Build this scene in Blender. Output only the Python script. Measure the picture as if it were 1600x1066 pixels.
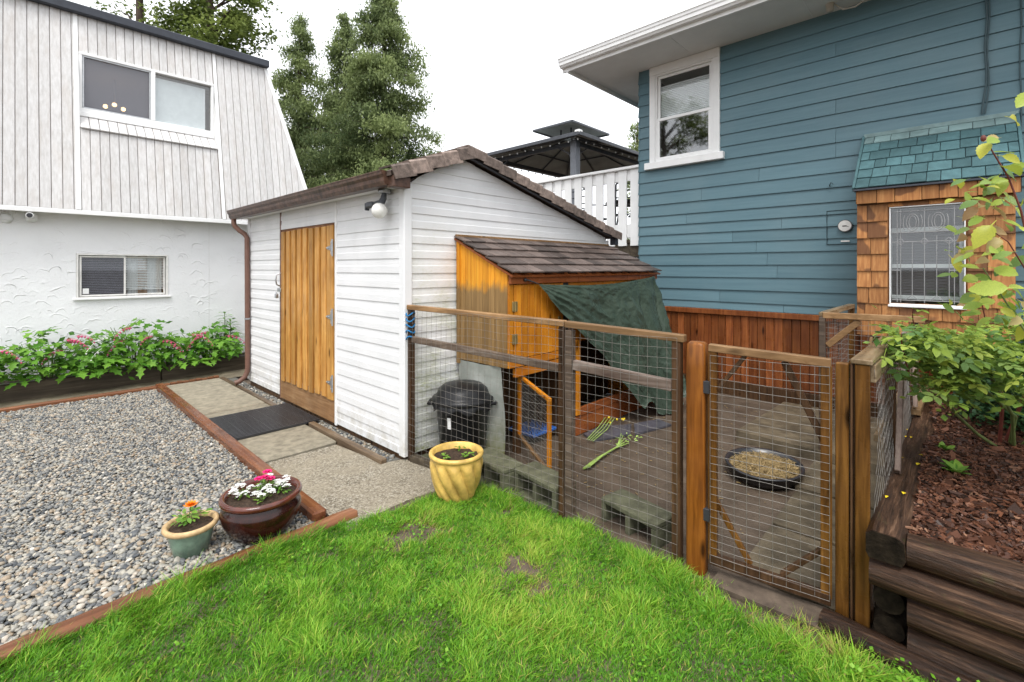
import bpy, math, random
import numpy as np
from mathutils import Vector, Matrix, noise as mnoise

for o in list(bpy.data.objects):
    bpy.data.objects.remove(o)
scene = bpy.context.scene
COL = scene.collection
R = math.radians

# ------------------------------------------------------------------ camera
# world x runs along the shed's gable wall, y along its door wall, z = 0 at the path
cam_d = bpy.data.cameras.new('camera')
cam = bpy.data.objects.new('camera', cam_d)
COL.objects.link(cam)
cam.location = (0, 0, 1.5)
cam.rotation_euler = (R(90), 0, R(43.53 - 90))
cam_d.sensor_width = 36
cam_d.lens = 740 / 1600 * 36
cam_d.shift_y = -114 / 1600
cam_d.clip_start = 0.05
cam_d.clip_end = 2000
scene.camera = cam

# ------------------------------------------------------------------ overcast sky and weak, wide sun
SUN_EL, SUN_AZ = R(62), R(215)          # compass-like angle of the sun, measured in the xy plane
world = bpy.data.worlds.new('World')
scene.world = world
world.use_nodes = True
wt = world.node_tree
wt.nodes.clear()
w_out = wt.nodes.new('ShaderNodeOutputWorld')
w_bg = wt.nodes.new('ShaderNodeBackground')
w_sky = wt.nodes.new('ShaderNodeTexSky')
w_sky.sky_type = 'NISHITA'
w_sky.sun_disc = False
w_sky.sun_elevation = SUN_EL
w_sky.sun_rotation = math.pi / 2 - SUN_AZ
w_sky.air_density = 1.0
w_sky.dust_density = 6.0
w_sky.ozone_density = 1.0
w_hs = wt.nodes.new('ShaderNodeHueSaturation')
w_hs.inputs['Saturation'].default_value = 0.12
w_mix = wt.nodes.new('ShaderNodeMix')
w_mix.data_type = 'RGBA'
w_mix.inputs['Factor'].default_value = 0.75
w_mix.inputs['B'].default_value = (11.0, 11.3, 11.8, 1)      # even cloud cover over the clear-sky model
wt.links.new(w_sky.outputs['Color'], w_hs.inputs['Color'])
wt.links.new(w_hs.outputs['Color'], w_mix.inputs['A'])
wt.links.new(w_mix.outputs['Result'], w_bg.inputs['Color'])
w_bg.inputs['Strength'].default_value = 0.115
wt.links.new(w_bg.outputs['Background'], w_out.inputs['Surface'])

sun_d = bpy.data.lights.new('sun', 'SUN')
sun_d.energy = 1.5
sun_d.angle = R(25)
sun_d.color = (1.0, 0.97, 0.93)
sun = bpy.data.objects.new('sun', sun_d)
COL.objects.link(sun)
sd = Vector((math.cos(SUN_EL) * math.cos(SUN_AZ), math.cos(SUN_EL) * math.sin(SUN_AZ), math.sin(SUN_EL)))
sun.rotation_euler = sd.to_track_quat('Z', 'Y').to_euler()
sun.location = sd * 30

scene.view_settings.view_transform = 'Standard'
scene.view_settings.look = 'None'
scene.view_settings.exposure = 0.76
scene.view_settings.gamma = 1.0
scene.view_settings.use_curve_mapping = False
scene.render.engine = 'CYCLES'
scene.cycles.max_bounces = 8
scene.cycles.transparent_max_bounces = 16
scene.cycles.caustics_reflective = False
scene.cycles.caustics_refractive = False

rng = random.Random(7)

# ------------------------------------------------------------------ materials
def nt(name):
    m = bpy.data.materials.new(name)
    m.use_nodes = True
    t = m.node_tree
    t.nodes.clear()
    out = t.nodes.new('ShaderNodeOutputMaterial')
    p = t.nodes.new('ShaderNodeBsdfPrincipled')
    p.inputs['Specular IOR Level'].default_value = 0.22
    t.links.new(p.outputs['BSDF'], out.inputs['Surface'])
    return m, t, p

def N(t, kind, **kw):
    n = t.nodes.new(kind)
    for k, v in kw.items():
        if k in n.inputs:
            n.inputs[k].default_value = v
        else:
            setattr(n, k, v)
    return n

def coords(t, rand=True, world_space=False):
    """object coordinates pushed by a per-object random offset, or world position"""
    if world_space:
        g = N(t, 'ShaderNodeNewGeometry')
        return g.outputs['Position']
    tc = N(t, 'ShaderNodeTexCoord')
    if not rand:
        return tc.outputs['Object']
    oi = N(t, 'ShaderNodeObjectInfo')
    mul = N(t, 'ShaderNodeMath', operation='MULTIPLY')
    mul.inputs[1].default_value = 137.0
    t.links.new(oi.outputs['Random'], mul.inputs[0])
    add = N(t, 'ShaderNodeVectorMath', operation='ADD')
    t.links.new(tc.outputs['Object'], add.inputs[0])
    t.links.new(mul.outputs[0], add.inputs[1])
    return add.outputs[0]

def ramp(t, src, stops):
    r = N(t, 'ShaderNodeValToRGB')
    e = r.color_ramp.elements
    while len(e) < len(stops):
        e.new(0.5)
    for i, (pos, c) in enumerate(stops):
        e[i].position = pos
        e[i].color = (c[0], c[1], c[2], 1) if not isinstance(c, (int, float)) else (c, c, c, 1)
    t.links.new(src, r.inputs['Fac'])
    return r.outputs['Color']

def noisetex(t, vec, scale, detail=4, rough=0.55, stretch=None, dist=0.0):
    if stretch:
        mp = N(t, 'ShaderNodeMapping')
        mp.inputs['Scale'].default_value = stretch
        t.links.new(vec, mp.inputs['Vector'])
        vec = mp.outputs['Vector']
    n = N(t, 'ShaderNodeTexNoise')
    n.inputs['Scale'].default_value = scale
    n.inputs['Detail'].default_value = detail
    n.inputs['Roughness'].default_value = rough
    n.inputs['Distortion'].default_value = dist
    t.links.new(vec, n.inputs['Vector'])
    return n.outputs['Fac']

def mixc(t, fac, a, b, mode='MIX'):
    m = N(t, 'ShaderNodeMix', data_type='RGBA', blend_type=mode)
    for key, v in (('Factor', fac), ('A', a), ('B', b)):
        if isinstance(v, (int, float)):
            m.inputs[key].default_value = v if key == 'Factor' else (v, v, v, 1)
        elif isinstance(v, tuple):
            m.inputs[key].default_value = (v[0], v[1], v[2], 1)
        else:
            t.links.new(v, m.inputs[key])
    return m.outputs['Result']

def bump(t, p, h, strength=0.3, dist=0.01):
    b = N(t, 'ShaderNodeBump')
    b.inputs['Strength'].default_value = strength
    b.inputs['Distance'].default_value = dist
    t.links.new(h, b.inputs['Height'])
    t.links.new(b.outputs['Normal'], p.inputs['Normal'])

def per_object(t, col, lo=0.8, hi=1.2):
    """each piece a little lighter or darker than the next"""
    oi = N(t, 'ShaderNodeObjectInfo')
    mr = N(t, 'ShaderNodeMapRange')
    mr.inputs['To Min'].default_value = lo
    mr.inputs['To Max'].default_value = hi
    t.links.new(oi.outputs['Random'], mr.inputs['Value'])
    vm = N(t, 'ShaderNodeVectorMath', operation='SCALE')
    t.links.new(col, vm.inputs[0])
    t.links.new(mr.outputs['Result'], vm.inputs['Scale'])
    return vm.outputs[0]

def wood(name, dark, mid, light, rough=0.5, axis='z', grain=1.0, lo=0.8, hi=1.2, knots=True, wet=0.0):
    m, t, p = nt(name)
    v = coords(t)
    s = {'x': (0.06, 1, 1), 'y': (1, 0.06, 1), 'z': (1, 1, 0.06)}[axis]
    f = noisetex(t, v, 55 * grain, 5, 0.6, stretch=s, dist=0.6)
    c = ramp(t, f, [(0.25, dark), (0.5, mid), (0.75, light)])
    big = noisetex(t, v, 3.0, 3, 0.6)
    c = mixc(t, ramp(t, big, [(0.35, 0.55), (0.7, 0.0)]), c, mixc(t, 1.0, c, (0.45, 0.40, 0.36), 'MULTIPLY'))
    if knots:
        vo = N(t, 'ShaderNodeTexVoronoi')
        mp = N(t, 'ShaderNodeMapping')
        mp.inputs['Scale'].default_value = tuple(2.6 if q < 0.5 else 8.0 for q in s)
        t.links.new(v, mp.inputs['Vector'])
        t.links.new(mp.outputs['Vector'], vo.inputs['Vector'])
        vo.inputs['Scale'].default_value = 1.0
        k = ramp(t, vo.outputs['Distance'], [(0.06, 1.0), (0.16, 0.0)])
        c = mixc(t, k, c, tuple(0.35 * q for q in dark))
    c = per_object(t, c, lo, hi)
    t.links.new(c, p.inputs['Base Color'])
    rr = ramp(t, noisetex(t, v, 9, 3), [(0.35, max(0.08, rough - 0.22 - wet)), (0.7, rough)])
    t.links.new(rr, p.inputs['Roughness'])
    bump(t, p, f, 0.35, 0.004)
    return m

def plain(name, c, rough=0.5, metal=0.0, var=0.12, scale=12.0, bmp=0.0, bscale=60.0, coat=0.0, lo=1.0, hi=1.0, spec=0.28):
    m, t, p = nt(name)
    v = coords(t)
    f = noisetex(t, v, scale, 5, 0.6)
    a = tuple(q * (1 - var) for q in c)
    b = tuple(min(1, q * (1 + var)) for q in c)
    cc = ramp(t, f, [(0.3, a), (0.7, b)])
    if lo != 1.0 or hi != 1.0:
        cc = per_object(t, cc, lo, hi)
    t.links.new(cc, p.inputs['Base Color'])
    p.inputs['Roughness'].default_value = rough
    p.inputs['Metallic'].default_value = metal
    p.inputs['Coat Weight'].default_value = coat
    p.inputs['Coat Roughness'].default_value = 0.06
    p.inputs['Specular IOR Level'].default_value = spec
    if bmp:
        bump(t, p, noisetex(t, v, bscale, 4, 0.6), bmp, 0.006)
    return m

M = {}
M['trim_white'] = plain('white_painted_trim', (0.78, 0.78, 0.77), 0.45, var=0.05, scale=5)
M['vinyl_frame'] = plain('white_vinyl', (0.80, 0.80, 0.79), 0.35, var=0.03)
M['soffit'] = plain('painted_soffit', (0.70, 0.70, 0.69), 0.55, var=0.05, scale=3)
M['metal_grey'] = plain('galvanised_metal', (0.42, 0.43, 0.44), 0.38, 0.85, var=0.2, scale=40)
M['wire'] = plain('galvanised_wire', (0.28, 0.26, 0.235), 0.48, 0.5, var=0.25, scale=30)
M['iron_dark'] = plain('dark_iron', (0.05, 0.05, 0.055), 0.5, 0.4)
M['gazebo_metal'] = plain('charcoal_gazebo_metal', (0.075, 0.08, 0.09), 0.42, 0.2, var=0.2)
M['gazebo_post'] = plain('grey_gazebo_post', (0.17, 0.18, 0.20), 0.4, 0.1, var=0.12)
M['gazebo_panel'] = plain('grey_gazebo_panel', (0.27, 0.285, 0.28), 0.5, 0.1, var=0.25, scale=2)
M['black_plastic'] = plain('black_plastic', (0.013, 0.013, 0.014), 0.36, var=0.25, bmp=0.12, bscale=25)
M['rubber'] = plain('black_rubber', (0.022, 0.022, 0.025), 0.3, var=0.3, spec=0.7)
M['roof_edge'] = plain('dark_roof_edge', (0.045, 0.05, 0.062), 0.5, var=0.15)
M['asphalt_cap'] = plain('weathered_rake_shingle', (0.19, 0.145, 0.122), 0.7, var=0.5, scale=22, bmp=0.6, bscale=160, lo=0.62, hi=1.35)
M['asphalt_slab'] = plain('brown_asphalt_roof', (0.10, 0.075, 0.062), 0.8, var=0.3, scale=20, bmp=0.5, bscale=160)
M['coop_shingle'] = plain('wet_brown_coop_shingle', (0.085, 0.064, 0.055), 0.48, var=0.3, scale=9, bmp=0.08, bscale=90, lo=0.6, hi=1.7)
M['teal_shingle'] = plain('teal_roof_shingle', (0.060, 0.120, 0.130), 0.45, var=0.2, scale=14, bmp=0.3, bscale=110, lo=0.75, hi=1.25)
M['teal_ridge'] = plain('pale_teal_shingle', (0.15, 0.22, 0.22), 0.45, var=0.25, scale=9, bmp=0.3, bscale=110, lo=0.85, hi=1.15)
M['gutter'] = plain('brown_weathered_gutter', (0.085, 0.047, 0.033), 0.32, var=0.75, scale=14, bmp=0.25, bscale=30)
M['downpipe'] = plain('brown_downpipe', (0.16, 0.085, 0.062), 0.4, var=0.15)
M['globe'] = plain('opal_glass_globe', (0.82, 0.81, 0.77), 0.15, var=0.02, coat=0.5)
M['concrete'] = plain('stained_concrete', (0.25, 0.222, 0.165), 0.7, var=0.32, scale=16, bmp=0.6, bscale=130, lo=0.92, hi=1.08)
M['walk'] = plain('damp_concrete_walk', (0.155, 0.13, 0.09), 0.7, var=0.35, scale=6, bmp=0.5, bscale=90)
M['block'] = plain('mossy_cinder_block', (0.098, 0.098, 0.060), 0.85, var=0.4, scale=14, bmp=0.7, bscale=140, lo=0.85, hi=1.15)
M['soil'] = plain('potting_soil', (0.045, 0.028, 0.018), 0.8, var=0.6, scale=60, bmp=1.0, bscale=80)
M['ground_soil'] = plain('bare_soil', (0.10, 0.075, 0.055), 0.8, var=0.45, scale=9, bmp=0.7, bscale=50)
M['bed_soil'] = plain('garden_bed_soil', (0.05, 0.035, 0.025), 0.85, var=0.5, scale=20, bmp=0.9, bscale=60)
M['bulb'] = plain('clear_bulb', (0.6, 0.6, 0.58), 0.2)
M['brown_glaze'] = plain('brown_glazed_ceramic', (0.026, 0.006, 0.004), 0.2, var=0.6, scale=16, coat=0.25)
M['brown_glaze_rim'] = plain('rust_glazed_rim', (0.085, 0.020, 0.011), 0.22, var=0.4, scale=20, coat=0.7)
M['green_glaze'] = plain('mottled_green_glaze', (0.135, 0.205, 0.15), 0.3, var=0.6, scale=9, coat=0.6)
M['sand_rim'] = plain('sandy_clay_rim', (0.48, 0.33, 0.17), 0.5, var=0.25, scale=30)
M['yellow_glaze'] = plain('yellow_glazed_clay', (0.58, 0.38, 0.10), 0.33, var=0.35, scale=12, coat=0.25, bmp=0.15, bscale=40)
M['sticker'] = plain('white_sticker', (0.75, 0.75, 0.74), 0.5)
M['blue_rope'] = plain('blue_rope', (0.02, 0.16, 0.36), 0.6, bmp=0.5, bscale=200)
M['blue_plastic'] = plain('blue_plastic', (0.03, 0.12, 0.40), 0.4)
M['sheet'] = plain('white_plastic_sheet', (0.52, 0.54, 0.50), 0.4, var=0.2, scale=6, bmp=0.25, bscale=12)
M['slate'] = plain('dark_wet_slate', (0.075, 0.072, 0.085), 0.35, var=0.35, scale=12, bmp=0.3)
M['straw'] = plain('straw', (0.27, 0.19, 0.085), 0.7, var=0.4, scale=30)
M['cable'] = plain('painted_cable', (0.045, 0.075, 0.085), 0.5)
M['cable_white'] = plain('dirty_white_cable', (0.45, 0.42, 0.37), 0.5)
M['curtain'] = plain('white_curtain', (0.80, 0.81, 0.82), 0.8, var=0.06)
M['curtain_tan'] = plain('tan_curtain', (0.42, 0.27, 0.17), 0.8)
M['blind'] = plain('white_blind', (0.80, 0.80, 0.80), 0.6, var=0.04)
M['blind_dark'] = plain('blind_behind_screen', (0.75, 0.75, 0.76), 0.7)
M['screen'] = plain('insect_screen_grey', (0.10, 0.10, 0.11), 0.6)
M['interior'] = plain('dim_room_wall', (0.19, 0.18, 0.18), 0.9)
M['interior_grey'] = plain('grey_room_wall', (0.55, 0.54, 0.55), 0.9)
M['lead'] = plain('leading_strip', (0.34, 0.34, 0.34), 0.35, 0.35)
M['dial'] = plain('dial_face', (0.74, 0.73, 0.70), 0.4)
M['dial_ring'] = plain('dial_ring', (0.09, 0.09, 0.09), 0.35, 0.4)
M['ink'] = plain('dark_ink', (0.03, 0.03, 0.03), 0.6)
M['brass'] = plain('dull_brass', (0.32, 0.24, 0.10), 0.4, 0.6)

M['door_wood'] = wood('cedar_door_boards', (0.35, 0.155, 0.034), (0.54, 0.27, 0.068), (0.68, 0.41, 0.135), 0.5, 'z', 0.8, 0.8, 1.25)
M['door_base'] = wood('worn_door_board', (0.20, 0.10, 0.045), (0.30, 0.17, 0.08), (0.40, 0.25, 0.13), 0.6, 'y', 0.7)
M['door_back'] = wood('dark_door_recess', (0.16, 0.055, 0.012), (0.24, 0.09, 0.022), (0.30, 0.12, 0.035), 0.55, 'z', 0.8)
M['coop_orange'] = wood('orange_stained_board', (0.42, 0.13, 0.012), (0.60, 0.22, 0.018), (0.70, 0.30, 0.03), 0.42, 'z', 0.6, 0.85, 1.15)
M['coop_orange_x'] = wood('orange_stained_rail', (0.40, 0.12, 0.012), (0.56, 0.19, 0.018), (0.66, 0.25, 0.03), 0.42, 'x', 0.6, 0.85, 1.1, knots=False)
M['coop_fascia'] = wood('red_brown_fascia', (0.20, 0.055, 0.018), (0.33, 0.098, 0.03), (0.42, 0.14, 0.045), 0.42, 'x', 0.6, knots=False)
M['post_orange'] = wood('orange_stained_post', (0.105, 0.034, 0.006), (0.225, 0.075, 0.011), (0.33, 0.122, 0.019), 0.5, 'z', 0.9, 0.9, 1.1)
M['post_brown'] = wood('dark_wet_post', (0.032, 0.018, 0.010), (0.075, 0.040, 0.020), (0.13, 0.072, 0.036), 0.45, 'z', 0.7)
M['post_amber'] = wood('amber_wet_post', (0.045, 0.020, 0.005), (0.125, 0.055, 0.012), (0.22, 0.105, 0.024), 0.4, 'z', 0.7)
M['rail_tan'] = wood('tan_weathered_rail', (0.14, 0.078, 0.034), (0.25, 0.145, 0.066), (0.36, 0.22, 0.11), 0.6, 'y', 0.7)
M['rail_grey'] = wood('grey_weathered_rail', (0.055, 0.038, 0.028), (0.12, 0.088, 0.066), (0.22, 0.17, 0.13), 0.6, 'y', 0.7)
M['rail_bark'] = wood('peeling_pale_rail', (0.09, 0.055, 0.04), (0.26, 0.20, 0.165), (0.46, 0.40, 0.36), 0.7, 'y', 0.4)
M['rail_x'] = wood('weathered_side_rail', (0.10, 0.068, 0.038), (0.21, 0.15, 0.085), (0.32, 0.25, 0.16), 0.45, 'x', 0.7)
M['brace'] = wood('tan_brace_board', (0.15, 0.088, 0.042), (0.27, 0.17, 0.085), (0.38, 0.26, 0.145), 0.6, 'z', 0.8)
M['brace_grey'] = wood('grey_brown_brace_board', (0.15, 0.105, 0.085), (0.27, 0.20, 0.165), (0.36, 0.29, 0.24), 0.6, 'z', 0.8)
M['skirt'] = wood('red_brown_skirting_board', (0.13, 0.036, 0.014), (0.24, 0.075, 0.024), (0.36, 0.13, 0.042), 0.45, 'z', 0.6, 0.6, 1.3)
M['edging_y'] = wood('red_brown_timber', (0.09, 0.032, 0.015), (0.18, 0.066, 0.030), (0.29, 0.13, 0.06), 0.42, 'y', 0.5, 0.9, 1.1, knots=False, wet=0.08)
M['edging_x'] = wood('red_brown_timber_across', (0.11, 0.042, 0.020), (0.20, 0.082, 0.038), (0.31, 0.15, 0.075), 0.5, 'x', 0.5, 0.9, 1.1, knots=False)
M['edging_old'] = wood('grey_brown_timber', (0.065, 0.045, 0.03), (0.14, 0.098, 0.062), (0.22, 0.16, 0.10), 0.55, 'y', 0.6, knots=False)
M['bed_timber'] = wood('damp_bed_timber', (0.032, 0.026, 0.018), (0.075, 0.060, 0.042), (0.14, 0.115, 0.08), 0.6, 'x', 0.5, knots=False)
M['log'] = wood('dark_wet_log', (0.026, 0.015, 0.010), (0.075, 0.044, 0.030), (0.17, 0.115, 0.085), 0.5, 'y', 0.6, 0.8, 1.25, knots=False, wet=0.1)
M['log_x'] = wood('dark_wet_timber', (0.038, 0.019, 0.011), (0.078, 0.042, 0.025), (0.13, 0.078, 0.048), 0.42, 'x', 0.6, 0.9, 1.1, knots=False, wet=0.1)
M['log_end'] = plain('dark_log_end', (0.015, 0.011, 0.007), 0.8, var=0.7, scale=22, bmp=0.9, bscale=50, spec=0.08)
M['bark'] = plain('tree_bark', (0.075, 0.055, 0.042), 0.9, var=0.4, scale=8, bmp=0.8, bscale=20)
M['stem_green'] = plain('green_cane', (0.13, 0.17, 0.055), 0.5, var=0.3, scale=10)
M['stem_red'] = plain('red_brown_cane', (0.13, 0.035, 0.025), 0.5, var=0.3, scale=10)

def cedar_shingle():
    m, t, p = nt('cedar_wall_shingle')
    v = coords(t)
    f = noisetex(t, v, 60, 5, 0.6, stretch=(1, 1, 0.06), dist=0.4)
    c = ramp(t, f, [(0.25, (0.22, 0.085, 0.028)), (0.5, (0.34, 0.148, 0.05)), (0.75, (0.46, 0.23, 0.085))])
    damp = noisetex(t, v, 4.0, 2, 0.5)                       # rounded damp stains
    c = mixc(t, ramp(t, damp, [(0.54, 0.0), (0.58, 0.75)]), c, (0.085, 0.036, 0.018))
    c = per_object(t, c, 0.7, 1.25)
    t.links.new(c, p.inputs['Base Color'])
    p.inputs['Roughness'].default_value = 0.55
    bump(t, p, f, 0.4, 0.004)
    return m
M['cedar'] = cedar_shingle()

def coop_side():
    """orange stain worn off to bare grey-brown wood below a ragged line"""
    m, t, p = nt('half_worn_coop_board')
    v = coords(t)
    f = noisetex(t, v, 34, 5, 0.6, stretch=(1, 1, 0.06), dist=0.6)
    a = ramp(t, f, [(0.25, (0.50, 0.17, 0.012)), (0.5, (0.68, 0.28, 0.02)), (0.75, (0.76, 0.38, 0.04))])
    b = ramp(t, f, [(0.25, (0.15, 0.085, 0.032)), (0.5, (0.24, 0.145, 0.058)), (0.75, (0.33, 0.205, 0.085))])
    ps = coords(t, world_space=True)
    sx = N(t, 'ShaderNodeSeparateXYZ')
    t.links.new(ps, sx.inputs[0])
    n2 = noisetex(t, v, 9, 4, 0.6, stretch=(1, 1, 0.5))
    ad = N(t, 'ShaderNodeMath', operation='MULTIPLY_ADD')
    ad.inputs[1].default_value = 0.22
    t.links.new(n2, ad.inputs[0])
    t.links.new(sx.outputs['Z'], ad.inputs[2])
    k = ramp(t, ad.outputs[0], [(0.0, 0.0), (1.0, 1.0)])
    mr = N(t, 'ShaderNodeMapRange')
    mr.inputs['From Min'].default_value = 1.42
    mr.inputs['From Max'].default_value = 1.50
    t.links.new(ad.outputs[0], mr.inputs['Value'])
    c = mixc(t, mr.outputs['Result'], b, a)
    c = per_object(t, c, 0.82, 1.15)
    t.links.new(c, p.inputs['Base Color'])
    p.inputs['Roughness'].default_value = 0.5
    bump(t, p, f, 0.3, 0.004)
    return m
M['coop_side'] = coop_side()

def siding_white(name, algae):
    m, t, p = nt(name)
    ps = coords(t, world_space=True)
    base = ramp(t, noisetex(t, ps, 4, 4), [(0.3, (0.71, 0.715, 0.72)), (0.7, (0.77, 0.77, 0.775))])
    streak = noisetex(t, ps, 7, 4, 0.6, stretch=(1, 1, 0.2))
    c = mixc(t, ramp(t, streak, [(0.58, 0.0), (0.85, 0.14)]), base, (0.42, 0.40, 0.34))
    if not algae:
        sx = N(t, 'ShaderNodeSeparateXYZ')
        t.links.new(ps, sx.inputs[0])
        low = N(t, 'ShaderNodeMapRange')
        low.inputs['From Min'].default_value = 0.42
        low.inputs['From Max'].default_value = 0.03
        t.links.new(sx.outputs['Z'], low.inputs['Value'])
        a0 = N(t, 'ShaderNodeMath', operation='MULTIPLY')
        t.links.new(low.outputs['Result'], a0.inputs[0])
        t.links.new(ramp(t, noisetex(t, ps, 8, 5, 0.7), [(0.4, 0.0), (0.7, 0.8)]), a0.inputs[1])
        c = mixc(t, a0.outputs[0], c, (0.34, 0.31, 0.22))
    if algae:
        n1 = noisetex(t, ps, 2.6, 5, 0.65)
        n2 = noisetex(t, ps, 26, 4, 0.7, stretch=(1, 1, 2.5))
        sx = N(t, 'ShaderNodeSeparateXYZ')
        t.links.new(ps, sx.inputs[0])
        low = N(t, 'ShaderNodeMapRange')
        low.inputs['From Min'].default_value = 2.0
        low.inputs['From Max'].default_value = 0.2
        t.links.new(sx.outputs['Z'], low.inputs['Value'])
        a1 = N(t, 'ShaderNodeMath', operation='MULTIPLY')
        t.links.new(ramp(t, n1, [(0.36, 0.0), (0.60, 1.0)]), a1.inputs[0])
        t.links.new(low.outputs['Result'], a1.inputs[1])
        a2 = N(t, 'ShaderNodeMath', operation='MULTIPLY')
        t.links.new(a1.outputs[0], a2.inputs[0])
        t.links.new(ramp(t, n2, [(0.35, 0.15), (0.65, 1.0)]), a2.inputs[1])
        c = mixc(t, a2.outputs[0], c, (0.30, 0.33, 0.09))
    t.links.new(c, p.inputs['Base Color'])
    p.inputs['Roughness'].default_value = 0.42
    bump(t, p, noisetex(t, ps, 90, 3, 0.5, stretch=(0.3, 0.3, 1)), 0.06, 0.003)
    return m
M['siding_white'] = siding_white('white_vinyl_siding', False)
M['siding_algae'] = siding_white('white_vinyl_siding_with_algae', True)

def siding_blue():
    m, t, p = nt('blue_painted_siding')
    v = coords(t)
    f = noisetex(t, v, 30, 5, 0.6, stretch=(1, 0.05, 1))
    c = ramp(t, f, [(0.3, (0.092, 0.166, 0.198)), (0.7, (0.116, 0.200, 0.232))])
    big = noisetex(t, coords(t, world_space=True), 1.6, 4, 0.6)
    c = mixc(t, ramp(t, big, [(0.45, 0.0), (0.75, 0.35)]), c, (0.15, 0.215, 0.235))
    c = per_object(t, c, 0.93, 1.07)
    t.links.new(c, p.inputs['Base Color'])
    p.inputs['Roughness'].default_value = 0.42
    bump(t, p, f, 0.2, 0.003)
    return m
M['siding_blue'] = siding_blue()

def mansard_mat():
    m, t, p = nt('pale_grey_weathered_plank')
    v = coords(t)
    f = noisetex(t, v, 40, 5, 0.65, stretch=(1, 1, 0.05))
    c = ramp(t, f, [(0.25, (0.45, 0.435, 0.42)), (0.55, (0.565, 0.555, 0.545)), (0.8, (0.64, 0.635, 0.63))])
    st = noisetex(t, v, 6, 4, 0.7, stretch=(1, 1, 0.12))
    c = mixc(t, ramp(t, st, [(0.5, 0.0), (0.75, 0.4)]), c, (0.40, 0.34, 0.29))
    c = per_object(t, c, 0.93, 1.05)
    t.links.new(c, p.inputs['Base Color'])
    p.inputs['Roughness'].default_value = 0.6
    bump(t, p, f, 0.3, 0.003)
    return m
M['mansard'] = mansard_mat()

def stucco():
    """white stucco trowelled in overlapping arcs"""
    m, t, p = nt('white_swirled_stucco')
    ps = coords(t, world_space=True)
    c = ramp(t, noisetex(t, ps, 3, 4), [(0.3, (0.76, 0.765, 0.77)), (0.7, (0.81, 0.815, 0.82))])
    h = None
    for i, (sc, off) in enumerate(((4.2, 0.0), (5.6, 7.3), (4.9, 3.1))):
        ad = N(t, 'ShaderNodeVectorMath', operation='ADD')
        ad.inputs[1].default_value = (off, 0, off * 0.7)
        t.links.new(ps, ad.inputs[0])
        mp = N(t, 'ShaderNodeMapping')
        mp.inputs['Scale'].default_value = (1, 0.0, 1)
        t.links.new(ad.outputs[0], mp.inputs['Vector'])
        wob = N(t, 'ShaderNodeTexNoise')
        wob.inputs['Scale'].default_value = 4
        t.links.new(mp.outputs['Vector'], wob.inputs['Vector'])
        mx = N(t, 'ShaderNodeVectorMath', operation='MULTIPLY_ADD')
        mx.inputs[1].default_value = (0.28, 0.28, 0.28)
        t.links.new(wob.outputs['Color'], mx.inputs[0])
        t.links.new(mp.outputs['Vector'], mx.inputs[2])
        vo = N(t, 'ShaderNodeTexVoronoi')
        vo.inputs['Scale'].default_value = sc
        t.links.new(mx.outputs[0], vo.inputs['Vector'])
        ring = ramp(t, vo.outputs['Distance'], [(0.30, 0.0), (0.335, 1.0), (0.36, 0.2), (0.42, 0.0)])
        df = N(t, 'ShaderNodeVectorMath', operation='SUBTRACT')
        t.links.new(mx.outputs[0], df.inputs[0])
        t.links.new(vo.outputs['Position'], df.inputs[1])
        sz = N(t, 'ShaderNodeSeparateXYZ')
        t.links.new(df.outputs[0], sz.inputs[0])
        gate = ramp(t, sz.outputs['Z'], [(0.0, 0.0), (0.07, 1.0)])
        r2 = mixc(t, 1.0, ring, gate, 'MULTIPLY')
        h = r2 if h is None else mixc(t, 1.0, h, r2, 'ADD')
    h = mixc(t, 1.0, h, ramp(t, noisetex(t, ps, 1.7, 3, 0.6), [(0.40, 0.05), (0.62, 1.0)]), 'MULTIPLY')
    fine = noisetex(t, ps, 38, 5, 0.7)
    hh = mixc(t, 0.45, h, fine, 'ADD')
    t.links.new(c, p.inputs['Base Color'])
    p.inputs['Roughness'].default_value = 0.8
    bump(t, p, hh, 0.85, 0.013)
    return m
M['stucco'] = stucco()

def glass_mat(name, tint=(1, 1, 1), refl=1.5):
    m = bpy.data.materials.new(name)
    m.use_nodes = True
    t = m.node_tree
    t.nodes.clear()
    out = t.nodes.new('ShaderNodeOutputMaterial')
    tr = N(t, 'ShaderNodeBsdfTransparent')
    tr.inputs['Color'].default_value = (*tint, 1)
    gl = N(t, 'ShaderNodeBsdfGlossy')
    gl.inputs['Roughness'].default_value = 0.03
    lw_ = N(t, 'ShaderNodeLayerWeight')
    lw_.inputs['Blend'].default_value = 0.5
    pw = N(t, 'ShaderNodeMath', operation='POWER')
    pw.inputs[1].default_value = 4.0
    t.links.new(lw_.outputs['Facing'], pw.inputs[0])
    fr = N(t, 'ShaderNodeMath', operation='MULTIPLY_ADD')
    fr.inputs[1].default_value = 0.85
    fr.inputs[2].default_value = (refl - 1) ** 2 / (refl + 1) ** 2
    t.links.new(pw.outputs[0], fr.inputs[0])
    mx = N(t, 'ShaderNodeMixShader')
    t.links.new(fr.outputs[0], mx.inputs[0])
    t.links.new(tr.outputs[0], mx.inputs[1])
    t.links.new(gl.outputs[0], mx.inputs[2])
    t.links.new(mx.outputs[0], out.inputs['Surface'])
    return m
M['glass'] = glass_mat('window_glass', (0.93, 0.95, 0.95), 1.75)
M['glass_dull'] = glass_mat('screened_window_glass', (0.70, 0.71, 0.74), 1.6)

def emit(name, c, s):
    m, t, p = nt(name)
    p.inputs['Base Color'].default_value = (*c, 1)
    p.inputs['Emission Color'].default_value = (*c, 1)
    p.inputs['Emission Strength'].default_value = s
    return m
M['lit_bulb'] = emit('lit_warm_bulb', (1.0, 0.62, 0.25), 9.0)

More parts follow.
